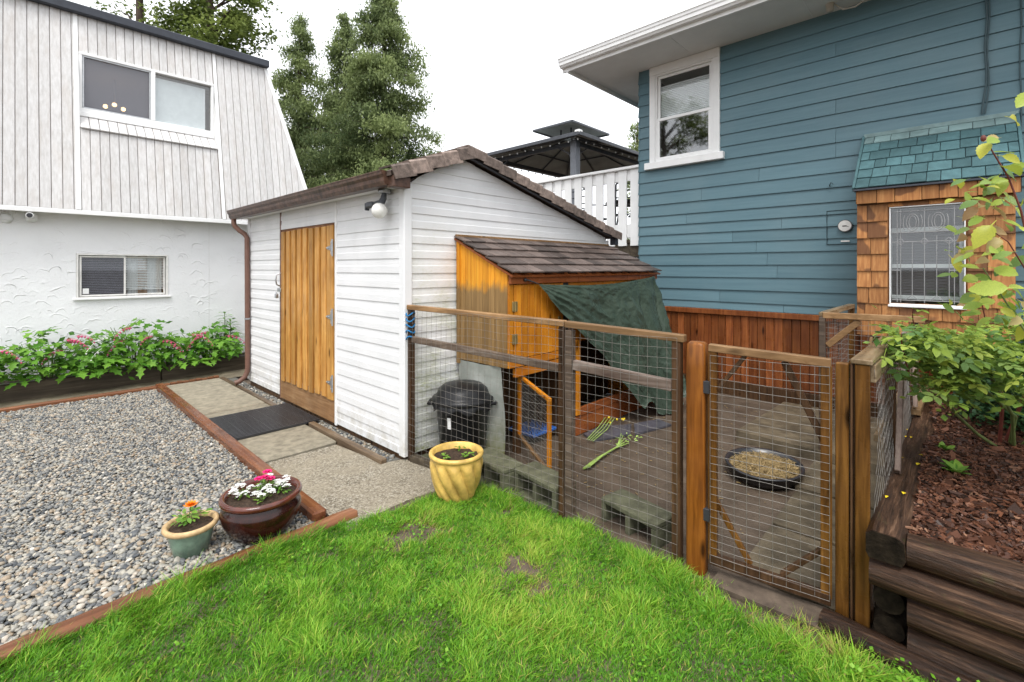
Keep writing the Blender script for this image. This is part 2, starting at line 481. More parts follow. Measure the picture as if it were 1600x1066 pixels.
def tarp_mat():
    m, t, p = nt('crinkled_green_tarp')
    v = coords(t, rand=False)
    c = ramp(t, noisetex(t, v, 5, 4), [(0.3, (0.036, 0.055, 0.040)), (0.7, (0.056, 0.078, 0.058))])
    t.links.new(c, p.inputs['Base Color'])
    p.inputs['Roughness'].default_value = 0.27
    a = N(t, 'ShaderNodeTexVoronoi', feature='DISTANCE_TO_EDGE')
    a.inputs['Scale'].default_value = 11
    n = N(t, 'ShaderNodeTexNoise')
    n.inputs['Scale'].default_value = 9
    n.inputs['Detail'].default_value = 5
    mx = N(t, 'ShaderNodeVectorMath', operation='MULTIPLY_ADD')
    mx.inputs[1].default_value = (0.35, 0.35, 0.35)
    t.links.new(v, n.inputs['Vector'])
    t.links.new(n.outputs['Color'], mx.inputs[0])
    t.links.new(v, mx.inputs[2])
    t.links.new(mx.outputs[0], a.inputs['Vector'])
    h = mixc(t, 0.6, n.outputs['Fac'], a.outputs['Distance'])
    bump(t, p, h, 0.45, 0.02)
    return m
M['tarp'] = tarp_mat()

def leafmat(name, a, b, rough=0.45, trans=0.35, attr=False):
    m, t, p = nt(name)
    if attr:
        at = N(t, 'ShaderNodeAttribute', attribute_name='tint')
        c = ramp(t, at.outputs['Fac'], [(0.0, a), (1.0, b)])
    else:
        oi = N(t, 'ShaderNodeObjectInfo')
        c = ramp(t, oi.outputs['Random'], [(0.0, a), (1.0, b)])
        v = coords(t)
        c = mixc(t, ramp(t, noisetex(t, v, 25, 3), [(0.4, 0.0), (0.75, 0.35)]), c, tuple(q * 0.6 for q in a))
    t.links.new(c, p.inputs['Base Color'])
    p.inputs['Roughness'].default_value = rough
    tl = N(t, 'ShaderNodeBsdfTranslucent')
    t.links.new(c, tl.inputs['Color'])
    mx = N(t, 'ShaderNodeMixShader')
    mx.inputs[0].default_value = trans
    out = next(n for n in t.nodes if n.type == 'OUTPUT_MATERIAL')
    t.links.new(p.outputs[0], mx.inputs[1])
    t.links.new(tl.outputs[0], mx.inputs[2])
    t.links.new(mx.outputs[0], out.inputs['Surface'])
    return m
M['grass'] = leafmat('lawn_grass', (0.085, 0.21, 0.012), (0.33, 0.46, 0.045), 0.4, 0.35, True)
M['conifer'] = leafmat('conifer_foliage', (0.090, 0.130, 0.055), (0.36, 0.43, 0.18), 0.6, 0.5, True)  # foliage colour raised to stand in for pale rain haze at a distance
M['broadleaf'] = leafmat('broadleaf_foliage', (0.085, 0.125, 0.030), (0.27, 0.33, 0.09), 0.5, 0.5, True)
M['shrubfol'] = leafmat('dark_shrub_foliage', (0.018, 0.055, 0.022), (0.065, 0.135, 0.05), 0.4, 0.2, True)
M['heart_leaf'] = leafmat('bright_garden_leaf', (0.075, 0.22, 0.022), (0.20, 0.40, 0.05), 0.4, 0.35)
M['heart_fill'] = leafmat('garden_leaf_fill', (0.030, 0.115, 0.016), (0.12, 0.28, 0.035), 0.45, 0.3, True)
M['rose_leaf'] = leafmat('rose_leaf', (0.19, 0.30, 0.045), (0.46, 0.54, 0.10), 0.35, 0.35)
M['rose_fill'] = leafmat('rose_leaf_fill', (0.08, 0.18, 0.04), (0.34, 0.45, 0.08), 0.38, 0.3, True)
M['rose_dark'] = leafmat('shaded_rose_leaf', (0.11, 0.21, 0.06), (0.28, 0.38, 0.10), 0.35, 0.3)  # darker copy of the rose leaf, shade put into its colour
M['rose_big'] = leafmat('large_rose_leaf', (0.26, 0.36, 0.05), (0.55, 0.52, 0.07), 0.3, 0.35)
M['rose_pink'] = leafmat('pink_edged_leaf', (0.45, 0.26, 0.14), (0.48, 0.40, 0.16), 0.35, 0.35)
M['pink'] = plain('pink_petal', (0.60, 0.085, 0.20), 0.5, var=0.25)
M['hot_pink'] = plain('hot_pink_petal', (0.68, 0.015, 0.16), 0.5, var=0.25)
M['white_petal'] = plain('white_petal', (0.78, 0.78, 0.74), 0.5)
M['orange_petal'] = plain('orange_petal', (0.85, 0.22, 0.006), 0.5, var=0.35, scale=40)
M['yellow_petal'] = plain('yellow_petal', (0.75, 0.55, 0.02), 0.5)
M['herb'] = leafmat('fresh_herb_leaf', (0.09, 0.22, 0.03), (0.24, 0.40, 0.06), 0.4, 0.3)
M['stalk'] = plain('pale_green_stalk', (0.28, 0.40, 0.10), 0.45, var=0.25)

def attr_ramp(name, stops, rough, bmp=0.0, bscale=80, attrname='tint', detail=0.25):
    m, t, p = nt(name)
    at = N(t, 'ShaderNodeAttribute', attribute_name=attrname)
    c = ramp(t, at.outputs['Fac'], stops)
    v = coords(t, rand=False)
    c = mixc(t, detail, c, mixc(t, 1.0, c, ramp(t, noisetex(t, v, bscale, 4), [(0.3, 0.45), (0.7, 1.5)]), 'MULTIPLY'))
    t.links.new(c, p.inputs['Base Color'])
    p.inputs['Roughness'].default_value = rough
    if bmp:
        bump(t, p, noisetex(t, v, bscale, 4), bmp, 0.003)
    return m
M['pebble'] = attr_ramp('mixed_pebbles', [(0.0, (0.050, 0.056, 0.066)), (0.25, (0.13, 0.135, 0.135)), (0.5, (0.25, 0.243, 0.222)),
                                          (0.7, (0.37, 0.345, 0.285)), (0.85, (0.27, 0.205, 0.14)), (1.0, (0.56, 0.53, 0.47))], 0.42)
M['mulch'] = attr_ramp('wet_bark_mulch', [(0.0, (0.018, 0.010, 0.007)), (0.4, (0.075, 0.030, 0.017)), (0.75, (0.145, 0.060, 0.033)),
                                          (1.0, (0.28, 0.16, 0.10))], 0.42)
M['gravel_bed'] = plain('gravel_fines', (0.12, 0.115, 0.10), 0.9, var=0.4, scale=40, bmp=0.8)
M['mulch_bed'] = plain('mulch_fines', (0.035, 0.017, 0.011), 0.8, var=0.5, scale=30, bmp=0.9)

def run_soil():
    """trodden mud with bits of straw"""
    m, t, p = nt('trodden_mud')
    v = coords(t, world_space=True)
    c = ramp(t, noisetex(t, v, 5, 5), [(0.3, (0.062, 0.045, 0.032)), (0.7, (0.118, 0.088, 0.064))])
    sp = noisetex(t, v, 120, 3, 0.7)
    c = mixc(t, ramp(t, sp, [(0.66, 0.0), (0.72, 0.7)]), c, (0.33, 0.28, 0.19))
    t.links.new(c, p.inputs['Base Color'])
    rr = ramp(t, noisetex(t, v, 4, 3), [(0.4, 0.45), (0.65, 0.8)])
    t.links.new(rr, p.inputs['Roughness'])
    bump(t, p, noisetex(t, v, 45, 5, 0.65), 0.7, 0.012)
    return m
M['run_soil'] = run_soil()

def aggregate():
    """worn concrete with exposed small stones"""
    m, t, p = nt('exposed_aggregate_concrete')
    v = coords(t, world_space=True)
    vo = N(t, 'ShaderNodeTexVoronoi')
    vo.inputs['Scale'].default_value = 110
    t.links.new(v, vo.inputs['Vector'])
    sp = N(t, 'ShaderNodeSeparateColor')
    t.links.new(vo.outputs['Color'], sp.inputs[0])
    c = ramp(t, sp.outputs[0], [(0.0, (0.09, 0.075, 0.055)), (0.5, (0.22, 0.19, 0.14)), (0.85, (0.31, 0.28, 0.22)), (1.0, (0.42, 0.39, 0.33))])
    big = noisetex(t, v, 3.0, 5, 0.6)
    c = mixc(t, ramp(t, big, [(0.4, 0.0), (0.62, 0.6)]), c, (0.30, 0.26, 0.19))
    c = mixc(t, ramp(t, noisetex(t, v, 6, 4), [(0.55, 0.0), (0.75, 0.5)]), c, (0.14, 0.12, 0.09))
    t.links.new(c, p.inputs['Base Color'])
    p.inputs['Roughness'].default_value = 0.7
    bump(t, p, vo.outputs['Distance'], 0.5, 0.006)
    return m
M['aggregate'] = aggregate()

def weathered_log(name, axis):
    """old log: dark wet wood with pale worn streaks and drying cracks along the grain"""
    m, t, p = nt(name)
    v = coords(t)
    s = (1, 0.07, 1) if axis == 'y' else (0.07, 1, 1)
    f = noisetex(t, v, 60, 6, 0.7, stretch=s, dist=0.3)
    c = ramp(t, f, [(0.28, (0.009, 0.005, 0.003)), (0.42, (0.034, 0.017, 0.009)), (0.55, (0.078, 0.040, 0.022)), (0.72, (0.22, 0.130, 0.080))])
    big = noisetex(t, v, 5, 4, 0.6, stretch=(1, 0.35, 1) if axis == 'y' else (0.35, 1, 1))
    c = mixc(t, ramp(t, big, [(0.42, 0.75), (0.62, 0.0)]), c, mixc(t, 1.0, c, (0.32, 0.28, 0.24), 'MULTIPLY'))
    moss = noisetex(t, v, 11, 4, 0.7)
    c = mixc(t, ramp(t, moss, [(0.60, 0.0), (0.74, 0.45)]), c, (0.075, 0.075, 0.025))
    c = per_object(t, c, 0.8, 1.2)
    t.links.new(c, p.inputs['Base Color'])
    t.links.new(ramp(t, big, [(0.4, 0.30), (0.65, 0.70)]), p.inputs['Roughness'])
    bump(t, p, f, 0.9, 0.012)
    return m
M['log'] = weathered_log('weathered_wet_log', 'y')
M['log_x'] = weathered_log('weathered_wet_timber', 'x')

def algae_sheet():
    m, t, p = nt('dirty_white_plastic_sheet')
    v = coords(t, world_space=True)
    c = ramp(t, noisetex(t, v, 6, 4), [(0.3, (0.26, 0.28, 0.25)), (0.7, (0.40, 0.41, 0.38))])
    sx = N(t, 'ShaderNodeSeparateXYZ')
    t.links.new(v, sx.inputs[0])
    low = N(t, 'ShaderNodeMapRange')
    low.inputs['From Min'].default_value = 0.40
    low.inputs['From Max'].default_value = 0.02
    t.links.new(sx.outputs['Z'], low.inputs['Value'])
    mu = N(t, 'ShaderNodeMath', operation='MULTIPLY')
    t.links.new(low.outputs['Result'], mu.inputs[0])
    t.links.new(ramp(t, noisetex(t, v, 9, 4), [(0.35, 0.2), (0.6, 1.0)]), mu.inputs[1])
    c = mixc(t, mu.outputs[0], c, (0.16, 0.16, 0.035))
    t.links.new(c, p.inputs['Base Color'])
    p.inputs['Roughness'].default_value = 0.45
    bump(t, p, noisetex(t, v, 14, 4), 0.4, 0.01)
    return m
M['sheet'] = algae_sheet()

def screened_pane():
    """glass behind a grey insect screen: part of the light is scattered by the mesh"""
    m = M['glass_dull']
    t = m.node_tree
    out = next(n for n in t.nodes if n.type == 'OUTPUT_MATERIAL')
    src = out.inputs['Surface'].links[0].from_socket
    df = N(t, 'ShaderNodeBsdfDiffuse')
    df.inputs['Color'].default_value = (0.30, 0.30, 0.33, 1)
    mx = N(t, 'ShaderNodeMixShader')
    mx.inputs[0].default_value = 0.38
    t.links.new(src, mx.inputs[1]); t.links.new(df.outputs[0], mx.inputs[2])
    t.links.new(mx.outputs[0], out.inputs['Surface'])
screened_pane()

def grass_mat():
    m, t, p = nt('lawn_grass')
    at = N(t, 'ShaderNodeAttribute', attribute_name='tint')
    c = ramp(t, at.outputs['Fac'], [(0.0, (0.048, 0.165, 0.010)), (0.45, (0.135, 0.335, 0.022)), (0.85, (0.30, 0.51, 0.05)), (0.93, (0.42, 0.46, 0.08)), (1.0, (0.38, 0.29, 0.11))])
    t.links.new(c, p.inputs['Base Color'])
    p.inputs['Roughness'].default_value = 0.42
    tl = N(t, 'ShaderNodeBsdfTranslucent')
    t.links.new(c, tl.inputs['Color'])
    mx = N(t, 'ShaderNodeMixShader')
    mx.inputs[0].default_value = 0.35
    out = next(n for n in t.nodes if n.type == 'OUTPUT_MATERIAL')
    t.links.new(p.outputs[0], mx.inputs[1]); t.links.new(tl.outputs[0], mx.inputs[2]); t.links.new(mx.outputs[0], out.inputs['Surface'])
    return m
M['grass'] = grass_mat()
M['run_slab'] = plain('dirty_run_slab', (0.105, 0.084, 0.055), 0.45, var=0.5, scale=7, bmp=0.6, bscale=110, lo=0.85, hi=1.1)

M['glass_screen'] = M['glass_dull'].copy()
M['glass_screen'].name = 'dark_screened_glass'
for n_ in M['glass_screen'].node_tree.nodes:
    if n_.type == 'BSDF_DIFFUSE':
        n_.inputs['Color'].default_value = (0.10, 0.10, 0.105, 1)
        n_.outputs[0].links[0].to_node.inputs[0].default_value = 0.15

M['glass_clear'] = glass_mat('reflecting_window_glass', (0.85, 0.87, 0.88), 2.3)
# ------------------------------------------------------------------ geometry helpers
WL = {}                      # world location of every object made (no parent is ever rotated or scaled)

def tag(o, label, cat, group=None, kind=None):
    if label: o['label'] = label
    if cat: o['category'] = cat
    if group: o['group'] = group
    if kind: o['kind'] = kind
    return o

def thing(name, label, cat, loc, group=None):
    o = bpy.data.objects.new(name, None)
    o.empty_display_size = 0.1
    COL.objects.link(o)
    o.location = loc
    WL[o.name] = Vector(loc)
    return tag(o, label, cat, group)

def part(name, loc, parent):
    """an Empty that groups the sub-parts of a part"""
    o = bpy.data.objects.new(name, None)
    o.empty_display_size = 0.1
    COL.objects.link(o)
    o.parent = parent
    o.location = Vector(loc) - WL[parent.name]
    WL[o.name] = Vector(loc)
    return o

def put(name, mesh, loc, parent=None, rot=None, scale=None):
    """a further object on existing mesh data"""
    o = bpy.data.objects.new(name, mesh)
    COL.objects.link(o)
    WL[o.name] = Vector(loc)
    if parent is not None:
        o.parent = parent
        o.location = Vector(loc) - WL[parent.name]
    else:
        o.location = loc
    if rot is not None: o.rotation_euler = rot
    if scale is not None: o.scale = scale
    return o

class MB:
    def __init__(s):
        s.v = []; s.f = []; s.sm = []
    def add(s, vs, fs, smooth=False, M4=None):
        n = len(s.v)
        if M4 is not None:
            vs = [M4 @ Vector(q) for q in vs]
        s.v += [tuple(q) for q in vs]
        s.f += [tuple(i + n for i in f) for f in fs]
        s.sm += [smooth] * len(fs)
        return s
    def box(s, lo, hi, b=0.0, M4=None):
        lo = Vector(lo); hi = Vector(hi)
        c = (lo + hi) / 2
        h = (hi - lo) / 2
        return s.obox(c, (Vector((1, 0, 0)), Vector((0, 1, 0)), Vector((0, 0, 1))), h, b, M4)
    def obox(s, c, ax, h, b=0.0, M4=None):
        """box round c with axes ax, half sizes h and chamfer b"""
        b = min(b, 0.45 * min(2 * h[0], 2 * h[1], 2 * h[2]))
        c = Vector(c)
        if b <= 0:
            vs = [c + ax[0] * (x * h[0]) + ax[1] * (y * h[1]) + ax[2] * (z * h[2])
                  for x in (-1, 1) for y in (-1, 1) for z in (-1, 1)]
            fs = [(0, 1, 3, 2), (4, 6, 7, 5), (0, 4, 5, 1), (2, 3, 7, 6), (0, 2, 6, 4), (1, 5, 7, 3)]
            if ax[0].cross(ax[1]).dot(ax[2]) < 0:
                fs = [f[::-1] for f in fs]
            return s.add(vs, fs, False, M4)
        vs = []; idx = {}
        for x in (-1, 1):
            for y in (-1, 1):
                for z in (-1, 1):
                    sg = (x, y, z)
                    for a in range(3):
                        q = [sg[k] * (h[k] - (0 if k == a else b)) for k in range(3)]
                        idx[(x, y, z, a)] = len(vs)
                        vs.append(c + ax[0] * q[0] + ax[1] * q[1] + ax[2] * q[2])
        fs = []
        for a in range(3):
            u, w = [k for k in range(3) if k != a]
            for sg in (-1, 1):
                ring = []
                for su, sw in ((-1, -1), (1, -1), (1, 1), (-1, 1)):
                    t = [0, 0, 0]; t[a] = sg; t[u] = su; t[w] = sw
                    ring.append(idx[(*t, a)])
                fs.append(tuple(ring))
            for su in (-1, 1):
                for sw in (-1, 1):
                    t0 = [0, 0, 0]; t0[u] = su; t0[w] = sw; t0[a] = -1
                    t1 = list(t0); t1[a] = 1
                    fs.append((idx[(*t0, u)], idx[(*t1, u)], idx[(*t1, w)], idx[(*t0, w)]))
        for x in (-1, 1):
            for y in (-1, 1):
                for z in (-1, 1):
                    fs.append(tuple(idx[(x, y, z, a)] for a in range(3)))
        out = []
        for f in fs:
            p0, p1, p2 = vs[f[0]], vs[f[1]], vs[f[2]]
            n = (p1 - p0).cross(p2 - p0)
            m = sum((vs[i] for i in f), Vector()) / len(f) - c
            out.append(f if n.dot(m) > 0 else f[::-1])
        return s.add(vs, out, False, M4)
    def beam(s, p, q, w, h, b=0.0, up=(0, 0, 1)):
        """board from p to q: w across, h along `up`"""
        p = Vector(p); q = Vector(q)
        d = (q - p); L = d.length; d = d / L
        up = Vector(up)
        side = d.cross(up)
        if side.length < 1e-4:
            side = d.cross(Vector((0, 1, 0)))
        side.normalize()
        u2 = side.cross(d).normalized()
        return s.obox((p + q) / 2, (d, side, u2), (L / 2, w / 2, h / 2), b)
    def prism(s, prof, p0, p1, ax_u, ax_v, smooth=False, cap=True):
        """closed 2-D profile (u, v) swept from p0 to p1"""
        n = len(prof)
        au, av = Vector(ax_u), Vector(ax_v)
        vs = [Vector(p0) + au * u + av * v for u, v in prof] + [Vector(p1) + au * u + av * v for u, v in prof]
        fs = [(i, (i + 1) % n, (i + 1) % n + n, i + n) for i in range(n)]
        if cap:
            fs += [tuple(range(n))[::-1], tuple(range(n, 2 * n))]
        return s.add(vs, fs, smooth)
    def tube(s, pts, r, n=6, cap=True, closed=False):
        pts = [Vector(q) for q in pts]
        m = len(pts)
        rs = r if isinstance(r, (list, tuple)) else [r] * m
        vs = []; prev = None
        for i, q in enumerate(pts):
            if closed:
                d = pts[(i + 1) % m] - pts[i - 1]
            else:
                d = pts[min(i + 1, m - 1)] - pts[max(i - 1, 0)]
            d.normalize()
            if prev is None:
                u = d.cross(Vector((0, 0, 1)))
                if u.length < 1e-3: u = d.cross(Vector((1, 0, 0)))
            else:
                u = prev - d * prev.dot(d)
            u.normalize(); prev = u
            w = d.cross(u)
            vs += [q + (u * math.cos(2 * math.pi * k / n) + w * math.sin(2 * math.pi * k / n)) * rs[i] for k in range(n)]
        fs = []
        for i in range(m if closed else m - 1):
            j = (i + 1) % m
            fs += [(i * n + k, i * n + (k + 1) % n, j * n + (k + 1) % n, j * n + k) for k in range(n)]
        s.add(vs, fs, True)
        if cap and not closed:
            s.add(vs[:n], [tuple(range(n))[::-1]]); s.add(vs[-n:], [tuple(range(n))])
        return s
    def lathe(s, prof, c, n=32, wob=None, closed=False):
        """profile of (radius, z) turned round the vertical through c"""
        vs = []
        for r, z in prof:
            for k in range(n):
                a = 2 * math.pi * k / n
                rr = r * (wob(a, z) if wob else 1)
                vs.append((c[0] + rr * math.cos(a), c[1] + rr * math.sin(a), c[2] + z))
        m = len(prof)
        fs = [(i * n + k, i * n + (k + 1) % n, ((i + 1) % m) * n + (k + 1) % n, ((i + 1) % m) * n + k)
              for i in range(m if closed else m - 1) for k in range(n)]
        return s.add(vs, fs, True)
    def disc(s, c, r, n=32):
        vs = [tuple(c)] + [(c[0] + r * math.cos(2 * math.pi * k / n), c[1] + r * math.sin(2 * math.pi * k / n), c[2]) for k in range(n)]
        return s.add(vs, [(0, 1 + k, 1 + (k + 1) % n) for k in range(n)], True)
    def ball(s, c, r, nu=14, nv=9, sz=1.0):
        vs = []; fs = []
        for i in range(nv + 1):
            t = math.pi * i / nv
            for k in range(nu):
                a = 2 * math.pi * k / nu
                vs.append((c[0] + r * math.sin(t) * math.cos(a), c[1] + r * math.sin(t) * math.sin(a), c[2] - sz * r * math.cos(t)))
        for i in range(nv):
            for k in range(nu):
                fs.append((i * nu + k, i * nu + (k + 1) % nu, (i + 1) * nu + (k + 1) % nu, (i + 1) * nu + k))
        return s.add(vs, fs, True)
    def mesh(s, name, mat, origin):
        me = bpy.data.meshes.new(name)
        me.from_pydata([(v[0] - origin[0], v[1] - origin[1], v[2] - origin[2]) for v in s.v], [], s.f)
        me.polygons.foreach_set('use_smooth', s.sm)
        me.materials.append(mat)
        me.update()
        return me
    def build(s, name, mat, parent=None, label=None, cat=None, group=None, kind=None, origin=None):
        a = np.array(s.v)
        if origin is None:
            lo, hi = a.min(0), a.max(0)
            origin = ((lo[0] + hi[0]) / 2, (lo[1] + hi[1]) / 2, (lo[2] + hi[2]) / 2 if parent is not None else lo[2])
        me = s.mesh(name, M[mat] if isinstance(mat, str) else mat, origin)
        return tag(put(name, me, origin, parent), label, cat, group, kind)

def bulk(name, verts, faces_n, nper, mat, tint=None, parent=None, kind=None, smooth=False, label=None, cat=None):
    """big mesh from numpy: verts (n,3), every face nper corners taken from faces_n (m,nper)"""
    me = bpy.data.meshes.new(name)
    nv, nf = len(verts), len(faces_n)
    org = verts.mean(0) if parent is not None else np.array([*verts.mean(0)[:2], verts[:, 2].min()])
    me.vertices.add(nv)
    me.vertices.foreach_set('co', (verts - org).astype(np.float32).ravel())
    me.loops.add(nf * nper)
    me.loops.foreach_set('vertex_index', faces_n.astype(np.int32).ravel())
    me.polygons.add(nf)
    me.polygons.foreach_set('loop_start', np.arange(0, nf * nper, nper, dtype=np.int32))
    me.polygons.foreach_set('use_smooth', np.full(nf, smooth))
    me.update(calc_edges=True)
    me.validate()
    if tint is not None:
        at = me.attributes.new('tint', 'FLOAT', 'POINT')
        at.data.foreach_set('value', tint.astype(np.float32))
    me.materials.append(M[mat])
    return tag(put(name, me, tuple(org), parent), label, cat, None, kind)

def structure(mb, name, mat):
    return mb.build(name, mat, kind='structure')

def sheet(pts, z):
    mb = MB()
    mb.add([(x, y, z) for x, y in pts], [tuple(range(len(pts)))])
    return mb

# ------------------------------------------------------------------ ground
structure(sheet([(-400, -400), (400, -400), (400, 400), (-400, 400)], -0.06), 'ground', 'ground_soil')
structure(sheet([(-8, 2.62), (1.28, 2.62), (1.28, 7.22), (-8, 7.22)], 0.0), 'gravel_base', 'gravel_bed')
structure(sheet([(-8, 7.2), (2.6, 7.2), (2.6, 7.72), (-8, 7.72)], 0.008), 'back_walkway', 'walk')
structure(sheet([(2.06, 0.16), (5.95, 0.16), (5.95, 3.3), (2.06, 3.3)], -0.004), 'run_ground', 'run_soil')

# lawn surface: a gently uneven sheet
def lawn_z(x, y):
    return 0.012 + 0.018 * mnoise.noise(Vector((x * 1.3, y * 1.3, 0.3))) - 0.02 * max(0, 1 - abs(x - 2.3) / 0.3)

def lawn_ok(x, y):
    """inside the lawn's outline"""
    if y > 2.625 or x < -9 or y < -3 or x > 2.42: return False
    fx = 2.28 if y < 1.72 else 2.28 - (y - 1.72) * 0.145
    if y > 0.4 and x > fx: return False
    if y <= 0.4 and x > 2.26: return False
    if x > 1.30 and y > 2.60 - 0.0 * (x - 1.3): return False
    if x > 1.30:                                  # rounded edge against the concrete apron
        ed = 2.58 - 0.10 * math.sin((x - 1.3) * 3.6)
        if y > ed: return False
    return True

BARE = [(1.50, 2.22, 0.15, 0.08), (1.60, 2.14, 0.09, 0.07), (1.68, 1.43, 0.06, 0.05), (2.09, 2.02, 0.06, 0.03), (2.24, 0.60, 0.10, 0.30), (1.72, 1.60, 0.07, 0.10)]
def bare(x, y):
    w = 0.0
    for bx, by, rx, ry in BARE:
        d = ((x - bx) / rx) ** 2 + ((y - by) / ry) ** 2
        d += 2.0 * mnoise.noise(Vector((x * 11, y * 11, 5))) + 0.8 * mnoise.noise(Vector((x * 33, y * 33, 9)))
        w = max(w, min(1, max(0, 1.5 - d)))
    return w

mb = MB()
nx, ny = 90, 60
xs = np.linspace(-2.2, 2.5, nx + 1); ys = np.linspace(-1.8, 2.62, ny + 1)
mb.add([(x, y, lawn_z(x, y)) for y in ys for x in xs],
       [(j * (nx + 1) + i, j * (nx + 1) + i + 1, (j + 1) * (nx + 1) + i + 1, (j + 1) * (nx + 1) + i) for j in range(ny) for i in range(nx)], True)
structure(mb, 'lawn_soil', 'ground_soil')

# ------------------------------------------------------------------ path: pavers and worn concrete apron
path = thing('path', None, None, (1.6, 5.0, 0.0))
path['kind'] = 'structure'
for i, (y0, y1) in enumerate(((5.53, 7.20), (3.86, 5.50))):
    x0, x1 = 1.30, 1.90
    MB().box((x0, y0, -0.05), (x1, y1, 0.034 - 0.004 * i), 0.012).build('paver', 'concrete', path)
# apron: curved front edge
pts = [(1.30, 3.82), (1.86, 3.80), (1.93, 3.18), (2.12, 3.12), (2.13, 2.60), (2.08, 2.50)]
pts += [(2.08 - 0.78 * t, 2.50 + 0.06 * math.sin(t * 3.1) + 0.0 * t) for t in (0.2, 0.4, 0.6, 0.8, 1.0)]
mb = MB()
n = len(pts)
mb.add([(x, y, 0.022) for x, y in pts] + [(x, y, -0.05) for x, y in pts],
       [tuple(range(n))[::-1]] + [(i, (i + 1) % n, (i + 1) % n + n, i + n) for i in range(n)])
mb.build('concrete_apron', 'aggregate', path)

# ------------------------------------------------------------------ gravel
def ico(sub):
    import bmesh
    bm = bmesh.new()
    bmesh.ops.create_icosphere(bm, subdivisions=sub, radius=1)
    v = np.array([q.co[:] for q in bm.verts]); f = np.array([[q.index for q in p.verts] for p in bm.faces])
    bm.free()
    return v, f
ICO1, ICO2 = ico(1), ico(2)

def pebbles(pos, size, seed, base):
    r = np.random.default_rng(seed)
    bv, bf = base
    n = len(pos)
    sc = size[:, None] * np.stack([r.uniform(0.8, 1.35, n), r.uniform(0.65, 1.0, n), r.uniform(0.45, 0.75, n)], 1)
    a = r.uniform(0, 2 * np.pi, n); tl = r.normal(0, 0.35, n)
    j = 1 + r.normal(0, 0.10, (n, len(bv), 1))
    v = bv[None] * j * sc[:, None, :]
    ct, st = np.cos(tl)[:, None], np.sin(tl)[:, None]
    v = np.stack([v[..., 0] * ct - v[..., 2] * st, v[..., 1], v[..., 0] * st + v[..., 2] * ct], -1)
    ca, sa = np.cos(a)[:, None], np.sin(a)[:, None]
    v = np.stack([v[..., 0] * ca - v[..., 1] * sa, v[..., 0] * sa + v[..., 1] * ca, v[..., 2]], -1)
    v += pos[:, None, :]
    f = bf[None] + (np.arange(n) * len(bv))[:, None, None]
    t = np.repeat(r.beta(1.6, 1.5, n), len(bv))
    return v.reshape(-1, 3), f.reshape(-1, 3), t

def gravel_field(name, x0, x1, y0, y1, step, size, seed, fine_below=None, zbase=0.0, hump=0.0, skip=None):
    r = np.random.default_rng(seed)
    gx, gy = np.meshgrid(np.arange(x0, x1, step), np.arange(y0, y1, step))
    p = np.stack([gx.ravel(), gy.ravel()], 1)
    p += r.uniform(-0.55, 0.55, p.shape) * step
    if skip is not None:
        p = p[~skip(p)]
    p = p[(p[:, 0] > x0) & (p[:, 0] < x1) & (p[:, 1] > y0) & (p[:, 1] < y1)]
    s = size * r.lognormal(0, 0.25, len(p))
    z = zbase + s * 0.35 + r.uniform(-0.2, 0.9, len(p)) * size
    pos = np.column_stack([p, z])
    out = []
    if fine_below is None:
        out.append(pebbles(pos, s, seed + 1, ICO1))
    else:
        nr = p[:, 1] < fine_below
        out += [pebbles(pos[nr], s[nr], seed + 1, ICO2), pebbles(pos[~nr], s[~nr], seed + 2, ICO1)]
    vs, fs, ts, off = [], [], [], 0
    for v, f, t in out:
        vs.append(v); fs.append(f + off); ts.append(t); off += len(v)
    return bulk(name, np.concatenate(vs), np.concatenate(fs), 3, 'pebble', np.concatenate(ts), kind='stuff', smooth=True,
                label='loose grey and beige pebbles' if name == 'gravel' else 'narrow strip of pebbles along the shed wall', cat='gravel')
# only as wide as the picture and a step to either side can see
def g_skip(p):
    return p[:, 0] < (-0.95 - 0.0 * p[:, 1])
gravel_field('gravel', -0.95, 1.21, 2.68, 7.17, 0.0150, 0.0107, 11, fine_below=3.6, skip=g_skip)
gravel_field('gravel_strip', 1.96, 2.075, 3.22, 6.75, 0.019, 0.0115, 31, zbase=-0.005)
mb = MB()
mb.add([(1.95, 3.15, 0.003), (2.095, 3.15, 0.003), (2.095, 7.2, 0.003), (1.95, 7.2, 0.003)], [(0, 1, 2, 3)])
structure(mb, 'gravel_strip_base', 'gravel_bed')

